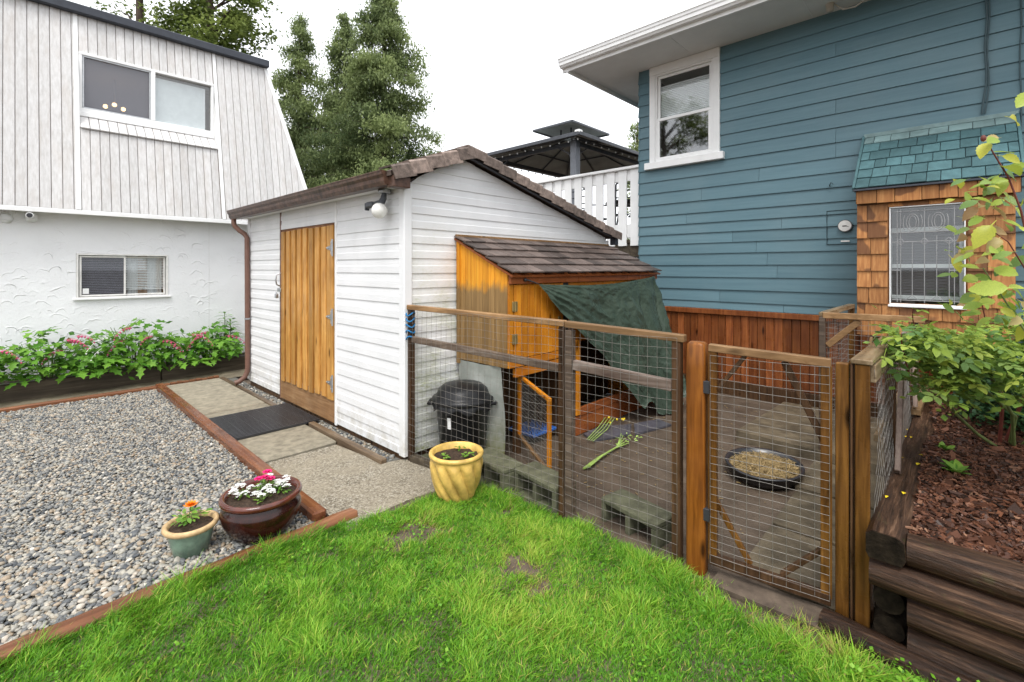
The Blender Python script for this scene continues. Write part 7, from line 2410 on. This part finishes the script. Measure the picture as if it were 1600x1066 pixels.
# ================================================================== BLEEDING HEARTS along the stucco wall
def bleeding_heart(cx, cy, w, h, nleaf, nspray, seed, label):
    r = random.Random(seed)
    z0 = 0.17
    pl = thing('bleeding_heart', label, 'plant', (cx, cy, z0), 'flowering plants in the bed by the stucco wall')
    mb = MB()
    for k in range(18):
        a = r.uniform(0, 6.28); q = r.uniform(0.2, 1)
        t = Vector((cx + w * q * math.cos(a) * 0.8, cy - 0.05 + 0.22 * q * math.sin(a), z0 + h * r.uniform(0.45, 0.95)))
        b = Vector((cx + 0.06 * math.cos(a), cy + 0.05 * math.sin(a), z0))
        mb.tube([b, b.lerp(t, 0.55) + Vector((0, 0, 0.05)), t], [0.006, 0.005, 0.003], 5)
    mb.build('stem', 'stem_green', pl)
    pts = []
    for k in range(int(nleaf * 2.1)):
        a = r.uniform(0, 6.28); q = math.sqrt(r.random())
        e = r.uniform(0, 1)
        zz = z0 + 1.2 * h * (0.12 + 0.88 * e * (1 - 0.45 * q * q))
        x = cx + w * q * math.cos(a); y = cy - 0.06 + min(0.26, 0.30) * q * math.sin(a) - 0.10 * (1 - e)
        if y > HW - 0.05: y = HW - 0.05 - r.uniform(0, 0.1)
        pts.append((x, y, zz, a, e))
    # the leaves nearest the garden are single objects, those behind fill in as one mesh
    pts.sort(key=lambda p: (p[1] - 0.5 * p[2]))
    for x, y, zz, a, e in pts[:nleaf]:
        yaw = r.gauss(-1.57, 0.9)
        put_leaf('leaf', HEART, (x, y, zz), pl, yaw, r.gauss(0.25, 0.28), r.gauss(0, 0.3), r.uniform(0.15, 0.25))
    leaf_cloud('inner_foliage', [(x, y + 0.02, zz - 0.02) for x, y, zz, a, e in pts[nleaf:]], 0.085, 'heart_fill', seed, parent=pl, per=3, aspect=0.7, kind='stuff')
    for k in range((nspray + 1) // 2):
        a = r.uniform(3.4, 6.0)
        b = Vector((cx + w * r.uniform(-0.6, 0.6), cy - 0.16, z0 + h * r.uniform(0.65, 1.15)))
        L = r.uniform(0.14, 0.26)
        sgn = 1 if r.random() < 0.5 else -1
        sp = [b + Vector((sgn * L * t, -0.16 * t - 0.05, 0.10 * t - 0.26 * t * t * L / 0.26)) for t in np.linspace(0, 1, 7)]
        mb = MB(); mb.tube(sp, 0.0025, 4)
        for i in range(1, 7):
            for j in (0,):
                c = sp[i].lerp(sp[min(i + 1, 6)], j) - Vector((0, 0, 0.020))
                s = 0.015 * (1.15 - 0.09 * i)
                mb.ball(c + Vector((0.35 * s, 0, 0)), s * 0.62, 6, 5, 1.2); mb.ball(c - Vector((0.35 * s, 0, 0)), s * 0.62, 6, 5, 1.2)
                mb.ball(c - Vector((0, 0, s * 1.1)), s * 0.35, 5, 4, 1.4)
        mb.build('flower_spray', 'white_petal' if (seed in (23,) ) else 'pink', pl)
bleeding_heart(-0.32, 7.93, 0.42, 0.46, 46, 5, 21, 'bleeding heart plant at the left edge, pink flowers over the timber')
bleeding_heart(0.30, 7.93, 0.42, 0.52, 54, 7, 22, 'bleeding heart plant with pink sprays below the left half of the window')
bleeding_heart(0.74, 7.90, 0.34, 0.44, 44, 4, 23, 'pale flowered bleeding heart plant with the brightest leaves')
bleeding_heart(1.10, 7.93, 0.36, 0.60, 48, 5, 24, 'tallest bleeding heart plant, just left of the window middle post')
bleeding_heart(1.52, 7.90, 0.34, 0.40, 46, 5, 25, 'low bleeding heart plant spilling over the timber joint')
bleeding_heart(1.98, 7.95, 0.32, 0.44, 42, 5, 26, 'bleeding heart plant nearest the shed')
bleeding_heart(-0.95, 7.93, 0.42, 0.48, 24, 2, 27, 'bleeding heart plant farthest left, mostly out of the picture')
# lily stalks
ll = thing('lily', 'upright lily stalks with whorled narrow leaves beside the shed downpipe', 'plant', (2.26, 7.98, 0.17))
NARROW = leaf_mesh('lily_leaf', [(0, 0.03), (0.3, 0.12), (0.6, 0.11), (1.0, 0.0)], 'heart_leaf', 0.2, 0.35)
for sx, sy, hh in ((2.16, 7.95, 0.68), (2.25, 8.0, 0.55), (2.08, 8.0, 0.42)):
    mb = MB(); mb.tube([(sx, sy, 0.17), (sx + 0.01, sy, 0.17 + hh * 0.5), (sx + 0.0, sy - 0.01, 0.17 + hh)], [0.008, 0.007, 0.004], 6); mb.build('stem', 'stem_green', ll)
    for k in range(34):
        t = 0.25 + 0.75 * k / 34
        put_leaf('leaf', NARROW, (sx + 0.004, sy - 0.005, 0.17 + hh * t), ll, k * 2.4, 0.1 - 0.5 * t + rg.uniform(-.15, .15), 0, 0.23 * (1.15 - 0.55 * t))

# ================================================================== ROSES over the mulch bed
rose = thing('rose_bush', 'light green rose bush leaning over the side fence', 'bush', (3.7, -0.12, 0.46))
def cane(pts, r0, r1, mat, parent):
    mb = MB(); n = len(pts)
    mb.tube(pts, [r0 + (r1 - r0) * i / (n - 1) for i in range(n)], 7); return mb.build('cane', mat, parent)
b0 = (4.00, -0.16, 0.44)
CANES = [[b0, (3.90, -0.17, 0.75), (3.80, -0.14, 1.0), (3.60, -0.10, 1.15)],
         [(4.02, -0.20, 0.44), (3.90, -0.22, 0.66), (3.50, -0.10, 0.85), (3.15, 0.05, 1.0), (2.95, 0.12, 1.12)],
         [(4.0, -0.22, 0.44), (3.75, -0.20, 0.70), (3.40, -0.12, 0.92), (3.15, -0.06, 1.10)],
         [(4.05, -0.18, 0.44), (3.98, -0.28, 0.85), (3.80, -0.36, 1.15), (3.5, -0.40, 1.30)],
         [(3.98, -0.16, 0.44), (3.6, -0.06, 0.60), (3.2, 0.02, 0.78), (3.0, 0.06, 0.90)],
         [(4.05, -0.24, 0.44), (3.8, -0.4, 0.8), (3.4, -0.5, 1.05), (3.1, -0.45, 1.15)]]
for i, c in enumerate(CANES): cane(c, 0.010, 0.005, 'stem_green' if i % 3 else 'stem_red', rose)
r_ = random.Random(77)
LOBES = [((2.88, 0.15, 1.15), (0.24, 0.15, 0.10), 48), ((3.15, -0.02, 1.12), (0.30, 0.18, 0.13), 66), ((3.05, 0.05, 0.98), (0.24, 0.15, 0.10), 40), ((3.0, -0.22, 1.02), (0.22, 0.16, 0.12), 30),
         ((3.40, -0.18, 1.12), (0.30, 0.20, 0.14), 56), ((3.2, -0.42, 1.12), (0.30, 0.18, 0.13), 50), ((3.65, -0.35, 1.2), (0.3, 0.25, 0.16), 36)]
fill = []
for (c, rad, n) in LOBES:
    for k in range(n):
        while True:
            q = Vector((r_.uniform(-1, 1), r_.uniform(-1, 1), r_.uniform(-1, 1)))
            if q.length <= 1: break
        p = Vector((c[0] + rad[0] * q.x, c[1] + rad[1] * q.y, c[2] + rad[2] * q.z))
        outw = math.atan2(q.y - 0.5, q.x - 0.7)
        me = SPRIGS[0] if q.z > -0.1 and r_.random() < 0.75 else (SPRIGS[2] if r_.random() < 0.3 else SPRIGS[1])
        put_leaf('leaf', me, p, rose, outw + r_.gauss(0, 0.7), r_.gauss(0.10, 0.30), r_.gauss(0, 0.35), r_.uniform(0.07, 0.115))
    for k in range(n * 2):
        q = Vector((r_.gauss(0, 0.45), r_.gauss(0, 0.45), r_.gauss(-0.25, 0.4)))
        fill.append((c[0] + rad[0] * q.x + 0.06, c[1] + rad[1] * q.y, c[2] + rad[2] * q.z))
leaf_cloud('inner_foliage', fill, 0.045, 'rose_fill', 5, parent=rose, per=4, aspect=0.62, kind='stuff')
# young shoots reaching up to the bay
for tip, h in (((2.78, 0.20, 1.20), 0.08), ((3.62, -0.08, 1.36), 0.12), ((3.1, 0.18, 1.3), 0.15)):
    cane([(tip[0] + 0.08, tip[1] - 0.02, tip[2] - 0.18), (tip[0] + 0.03, tip[1], tip[2] - 0.06), tip], 0.004, 0.002, 'stem_red', rose)
    for k in range(4):
        put_leaf('leaf', SPRIGS[2], (tip[0] + 0.01 * k, tip[1], tip[2] - 0.03 * k), rose, r_.uniform(0, 6.28), r_.gauss(0, 0.3), 0, 0.075)

# tall rose shoot close to the camera at the right edge
rs = thing('rose_shoot', 'tall rose shoot with large pink-edged leaves at the right edge', 'plant', (2.80, -0.25, 0.45))
MAIN = [(2.86, -0.36, 0.45), (2.80, -0.30, 0.9), (2.74, -0.24, 1.2), (2.70, -0.20, 1.5), (2.67, -0.165, 1.72), (2.64, -0.13, 1.85), (2.60, -0.085, 1.95), (2.585, -0.07, 1.99)]
cane(MAIN, 0.006, 0.002, 'stem_red', rs)
cane([(2.80, -0.30, 1.0), (2.72, -0.18, 1.25), (2.66, -0.10, 1.42), (2.62, -0.06, 1.50)], 0.004, 0.002, 'stem_green', rs)
cane([(2.74, -0.24, 1.25), (2.68, -0.22, 1.6), (2.62, -0.19, 2.0), (2.58, -0.175, 2.3)], 0.004, 0.0015, 'stem_red', rs)
cane([(2.72, -0.22, 1.4), (2.64, -0.13, 1.60), (2.60, -0.07, 1.66)], 0.003, 0.0015, 'stem_red', rs)
rl_ = random.Random(31)
VF, VR = Vector((0.725, 0.6887, 0)), Vector((0.6887, -0.725, 0))       # garden directions: away from and along the row
def shoot_leaf(u, z, dpt, left, size, which, droop=None):
    """u metres to the right of the shoot's axis, dpt metres nearer or farther"""
    p = Vector((2.625, -0.10, z)) + VR * u + VF * dpt
    yaw = (R(133.5) if left else R(-46.5)) + rl_.gauss(0, 0.55)
    pit = rl_.gauss(0.35, 0.3) if droop is None else droop
    rol = (-1 if left else 1) * rl_.uniform(0.15, 1.15)
    put_leaf('leaf', BIGLEAF[which], p, rs, yaw, pit, rol, size * 0.85)
for u, z, left, size, which, droop in (
    (-0.06, 1.985, True, 0.075, 1, 0.25), (-0.075, 1.975, True, 0.085, 0, 0.75), (-0.02, 2.00, True, 0.055, 2, 0.0), (0.03, 1.96, False, 0.085, 1, 0.0), (0.045, 1.94, False, 0.075, 0, 0.4),
    (-0.03, 1.885, False, 0.115, 0, 0.05), (-0.035, 1.86, True, 0.065, 3, 0.3), (0.03, 1.87, False, 0.09, 3, 0.3), (-0.05, 1.83, True, 0.055, 3, 0.1),
    (-0.02, 1.80, True, 0.075, 1, 0.35), (0.02, 1.79, False, 0.085, 1, 0.5), (-0.04, 1.755, True, 0.085, 3, 0.25), (0.00, 1.745, True, 0.075, 2, 0.7), (0.03, 1.74, False, 0.085, 2, 0.4),
    (-0.02, 1.70, True, 0.07, 1, 0.5), (-0.03, 1.665, True, 0.125, 0, 0.75), (0.02, 1.67, False, 0.095, 0, 0.6), (0.05, 1.66, False, 0.075, 2, 0.2),
    (-0.005, 1.615, True, 0.08, 2, 0.6), (0.04, 1.60, False, 0.085, 1, 0.3), (-0.04, 1.575, True, 0.07, 1, 0.2), (0.01, 1.56, True, 0.075, 3, 0.3), (0.06, 1.55, False, 0.085, 3, 0.4),
    (0.0, 1.50, False, 0.09, 1, 0.3), (0.05, 1.50, True, 0.075, 3, 0.35), (-0.005, 1.425, True, 0.13, 1, 0.05), (0.02, 1.42, False, 0.11, 1, 0.6), (0.08, 1.43, False, 0.085, 0, 0.5),
    (0.04, 1.36, False, 0.095, 3, 0.5), (-0.02, 1.36, True, 0.075, 1, 0.3), (0.07, 2.16, True, 0.10, 1, 0.7), (0.10, 2.10, False, 0.09, 0, 0.2), (0.09, 1.78, False, 0.085, 3, 0.3), (0.10, 1.66, True, 0.085, 1, 0.3)):
    shoot_leaf(u, z, rl_.uniform(-0.06, 0.10), left, size, which, droop)
for k in range(90):
    shoot_leaf(rl_.uniform(-0.04, 0.22), rl_.uniform(1.25, 1.9), rl_.uniform(0.0, 0.22), rl_.random() < 0.5, rl_.uniform(0.05, 0.085), rl_.choice((1, 3, 3, 0, 4, 5, 2)))
for p in ((2.578, -0.06, 2.0), (2.61, -0.07, 1.83), (2.64, -0.09, 1.56)):
    mb = MB(); mb.ball(p, 0.009, 7, 6, 1.5); mb.build('bud', 'stem_red', rs)

# dark low shrub behind
sh = thing('low_shrub', 'dense dark green small-leaved shrub behind the roses', 'bush', (4.55, -0.45, 0.47))
r5 = np.random.default_rng(14)
pts = []
for c, rad, n in (((4.35, -0.25, 0.68), (0.32, 0.28, 0.24), 420), ((4.65, -0.6, 0.75), (0.4, 0.35, 0.30), 520), ((4.2, -0.75, 0.75), (0.35, 0.3, 0.28), 380), ((4.8, -0.1, 0.7), (0.3, 0.2, 0.22), 260)):
    d = r5.normal(0, 1, (n, 3)); d /= np.linalg.norm(d, axis=1)[:, None]
    pts.append(np.array(c) + d * (r5.random((n, 1)) ** 0.4) * np.array(rad))
leaf_cloud('foliage', np.concatenate(pts), 0.042, 'shrubfol', 15, parent=sh, per=6, aspect=0.55, clump=6.0)
mb = MB()
for k in range(14):
    a = k * 0.45
    mb.tube([(4.5 + 0.05 * math.cos(a), -0.45 + 0.05 * math.sin(a), 0.44), (4.5 + 0.25 * math.cos(a), -0.45 + 0.25 * math.sin(a), 0.66), (4.5 + 0.38 * math.cos(a), -0.45 + 0.38 * math.sin(a), 0.85)], [0.008, 0.006, 0.003], 5)
mb.build('branches', 'bark', sh)
def weed(x, y, z, n, s, label):
    w = thing('weed', label, 'weed', (x, y, z), 'weeds in the mulch')
    for k in range(n):
        put_leaf('leaf', HERB, (x + rg.uniform(-.015, .015), y + rg.uniform(-.015, .015), z + 0.01), w, k * 2.4, rg.uniform(-1.0, -0.3), 0, s * rg.uniform(0.7, 1.2))
weed(3.18, 0.02, mulch_z(3.18, 0.02), 12, 0.07, 'pale green weed sprouting in the mulch beside the timber')
weed(3.55, 0.07, mulch_z(3.55, 0.07), 8, 0.05, 'smaller weed farther back in the mulch beside the timber')
mb = MB()
for k in range(9):
    x = rg.uniform(2.5, 4.4); y = rg.uniform(0.16, 0.26); a = rg.uniform(0, 6.28); l = rg.uniform(0.012, 0.03); z = 0.4935
    mb.add([(x, y, z), (x + l * math.cos(a + .5) * .7, y + l * math.sin(a + .5) * .7, z + 0.004), (x + l * 1.3 * math.cos(a), y + l * 1.3 * math.sin(a), z + 0.002), (x + l * math.cos(a - .5) * .7, y + l * math.sin(a - .5) * .7, z + 0.005)], [(0, 1, 2, 3)])
mb.build('fallen_leaves', 'yellow_petal', label='yellow fallen leaves on the top timber', cat='leaves', kind='stuff')
# clover patch at the foot of the logs
cl_pts = []
for k in range(500):
    x = rg.uniform(2.02, 2.30); y = rg.uniform(-0.5, 0.30)
    cl_pts.append((x, y, lawn_z(x, y) + rg.uniform(0.015, 0.05)))
leaf_cloud('clover', cl_pts, 0.016, 'grass', 41, per=3, droop=0.0, aspect=0.9, kind='stuff', tint=np.full(500, 0.55))
bpy.data.objects['clover']['label'] = 'low clover patch at the foot of the log wall'

# ================================================================== TREES behind the houses
def conifer(x, y, h, rmax, zlow, label, seed, dens=1.0, lean=(0, 0), leafsize=0.16):
    r = np.random.default_rng(seed)
    t = thing('conifer_tree', label, 'tree', (x, y, -0.06), 'trees behind the houses')
    mb = MB(); mb.tube([(x, y, -0.06), (x + lean[0] * 0.5, y + lean[1] * 0.5, h * 0.5), (x + lean[0], y + lean[1], h)], [0.26, 0.16, 0.02], 9); mb.build('trunk', 'bark', t)
    cs_, tn, br = [], [], MB()
    nb = int(84 * dens)
    for i in range(nb):
        u = (i + r.random()) / nb
        z = zlow + (h - zlow) * u ** 0.9
        f = (h - z) / (h - zlow)
        L = rmax * (f ** 0.92) * r.choice([0.5, 0.75, 1.0, 1.2]) * r.uniform(0.85, 1.1) + 0.10
        a = r.uniform(0, 6.283)
        cx, cy = x + lean[0] * z / h, y + lean[1] * z / h
        rise = r.uniform(0.05, 0.45)
        m = 9
        sp = []
        for k in range(m + 1):
            q = k / m
            sp.append((cx + math.cos(a) * L * q, cy + math.sin(a) * L * q, z + L * (rise * q - 0.75 * q * q + 0.38 * q ** 4)))
        if L > 0.7: br.tube(sp[::3], [0.03, 0.022, 0.014, 0.006], 4, cap=False)
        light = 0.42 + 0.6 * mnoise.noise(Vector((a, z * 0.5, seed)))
        # drooping sprays hung along the limb, each a tight tuft
        ns_ = int(5 + 13 * L)
        q = np.clip(r.beta(1.9, 1.1, ns_), 0.08, 1)
        P = np.array(sp); idx = q * m; i0 = np.minimum(idx.astype(int), m - 1); fr = (idx - i0)[:, None]
        c0 = P[i0] * (1 - fr) + P[i0 + 1] * fr
        side = r.normal(0, 0.10 + 0.11 * L, ns_)
        c0 = c0 + np.column_stack([-math.sin(a) * side, math.cos(a) * side, -0.10 * np.abs(side)])
        per_t = int(6 * dens + 2)
        c = np.repeat(c0, per_t, 0)
        hang = r.random(len(c)) ** 1.3 * (0.22 + 0.22 * min(1.0, L / 2))
        c = c + np.column_stack([r.normal(0, 0.045, len(c)) + math.cos(a) * hang * 0.35, r.normal(0, 0.045, len(c)) + math.sin(a) * hang * 0.35, -hang])
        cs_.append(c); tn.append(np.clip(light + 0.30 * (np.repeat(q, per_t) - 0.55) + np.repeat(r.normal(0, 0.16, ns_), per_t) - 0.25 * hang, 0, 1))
    br.build('branches', 'bark', t)
    C = np.concatenate(cs_); T = np.concatenate(tn)
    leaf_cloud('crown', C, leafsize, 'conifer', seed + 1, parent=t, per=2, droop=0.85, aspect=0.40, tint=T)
def broadleaf(x, y, h, rad, z0, label, seed, n_lobes=26, leafsize=0.17, per=60):
    r = np.random.default_rng(seed)
    t = thing('broadleaf_tree', label, 'tree', (x, y, -0.06), 'trees behind the houses')
    mb = MB(); mb.tube([(x, y, -0.06), (x + 0.1, y, h * 0.5), (x, y + 0.1, h)], [0.25, 0.17, 0.03], 9); mb.build('trunk', 'bark', t)
    br = MB(); C = []; T = []
    for i in range(n_lobes):
        u = r.random(); z = z0 + (h - z0) * u
        a = r.uniform(0, 6.28); q = rad * math.sqrt(max(0.05, 1 - (2 * u - 0.9) ** 2 * 0.8)) * r.uniform(0.35, 1.0)
        c = np.array([x + q * math.cos(a), y + q * math.sin(a), z])
        br.tube([(x, y, z - 0.9), tuple((c + np.array([x, y, z - 0.5])) / 2), tuple(c)], [0.05, 0.03, 0.012], 5, cap=False)
        s = r.uniform(0.35, 0.75)
        d = r.normal(0, 1, (per, 3)); d /= np.linalg.norm(d, axis=1)[:, None]
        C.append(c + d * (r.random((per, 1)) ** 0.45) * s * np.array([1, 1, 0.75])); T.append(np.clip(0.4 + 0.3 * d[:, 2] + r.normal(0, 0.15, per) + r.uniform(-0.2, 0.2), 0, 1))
    br.build('branches', 'bark', t)
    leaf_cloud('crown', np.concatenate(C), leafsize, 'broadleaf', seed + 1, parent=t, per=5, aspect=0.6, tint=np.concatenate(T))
conifer(11.86, 19.46, 15.3, 4.3, 2.5, 'tallest conifer standing behind the shed roof', 101, 1.75)
conifer(9.98, 24.3, 14.3, 3.2, 3.0, 'slender conifer nearest the stucco house', 102, 1.3)
conifer(11.5, 22.6, 14.3, 3.4, 3.0, 'middle conifer half hidden by the tallest one', 103, 1.35)
conifer(19.9, 10.9, 8.3, 1.1, 2.0, 'small conifer tip beside the gazebo', 104, 0.5)
broadleaf(4.75, 19.4, 16.0, 2.25, 5.2, 'dense green tree behind the roof of the stucco house', 105, 95, 0.15, 70)
broadleaf(2.95, 20.6, 15.0, 2.0, 6.5, 'sparse bare-branched tree behind the left part of the stucco roof', 106, 22, 0.15, 34)

broadleaf(-9.5, 10.2, 9.5, 2.6, 2.0, 'tree whose branches are reflected in the lower sash of the blue house window', 107, 60, 0.16, 60)
# clover and flat weeds scattered through the lawn
r6 = random.Random(50)
wp, wt_ = [], []
for k in range(70):
    cx, cy = r6.uniform(0.2, 2.2), r6.uniform(0.2, 2.5)
    if not lawn_ok(cx, cy): continue
    sp_ = r6.uniform(0.03, 0.10); tn_ = r6.uniform(0.1, 0.6)
    for q in range(int(sp_ * 300)):
        x, y = cx + r6.gauss(0, sp_), cy + r6.gauss(0, sp_)
        if lawn_ok(x, y): wp.append((x, y, lawn_z(x, y) + r6.uniform(0.008, 0.030))); wt_.append(tn_)
o = leaf_cloud('lawn_clover', wp, 0.013, 'grass', 42, per=3, droop=-0.1, aspect=0.95, kind='stuff', tint=np.array(wt_))
o['label'] = 'clover and flat weeds scattered through the lawn'
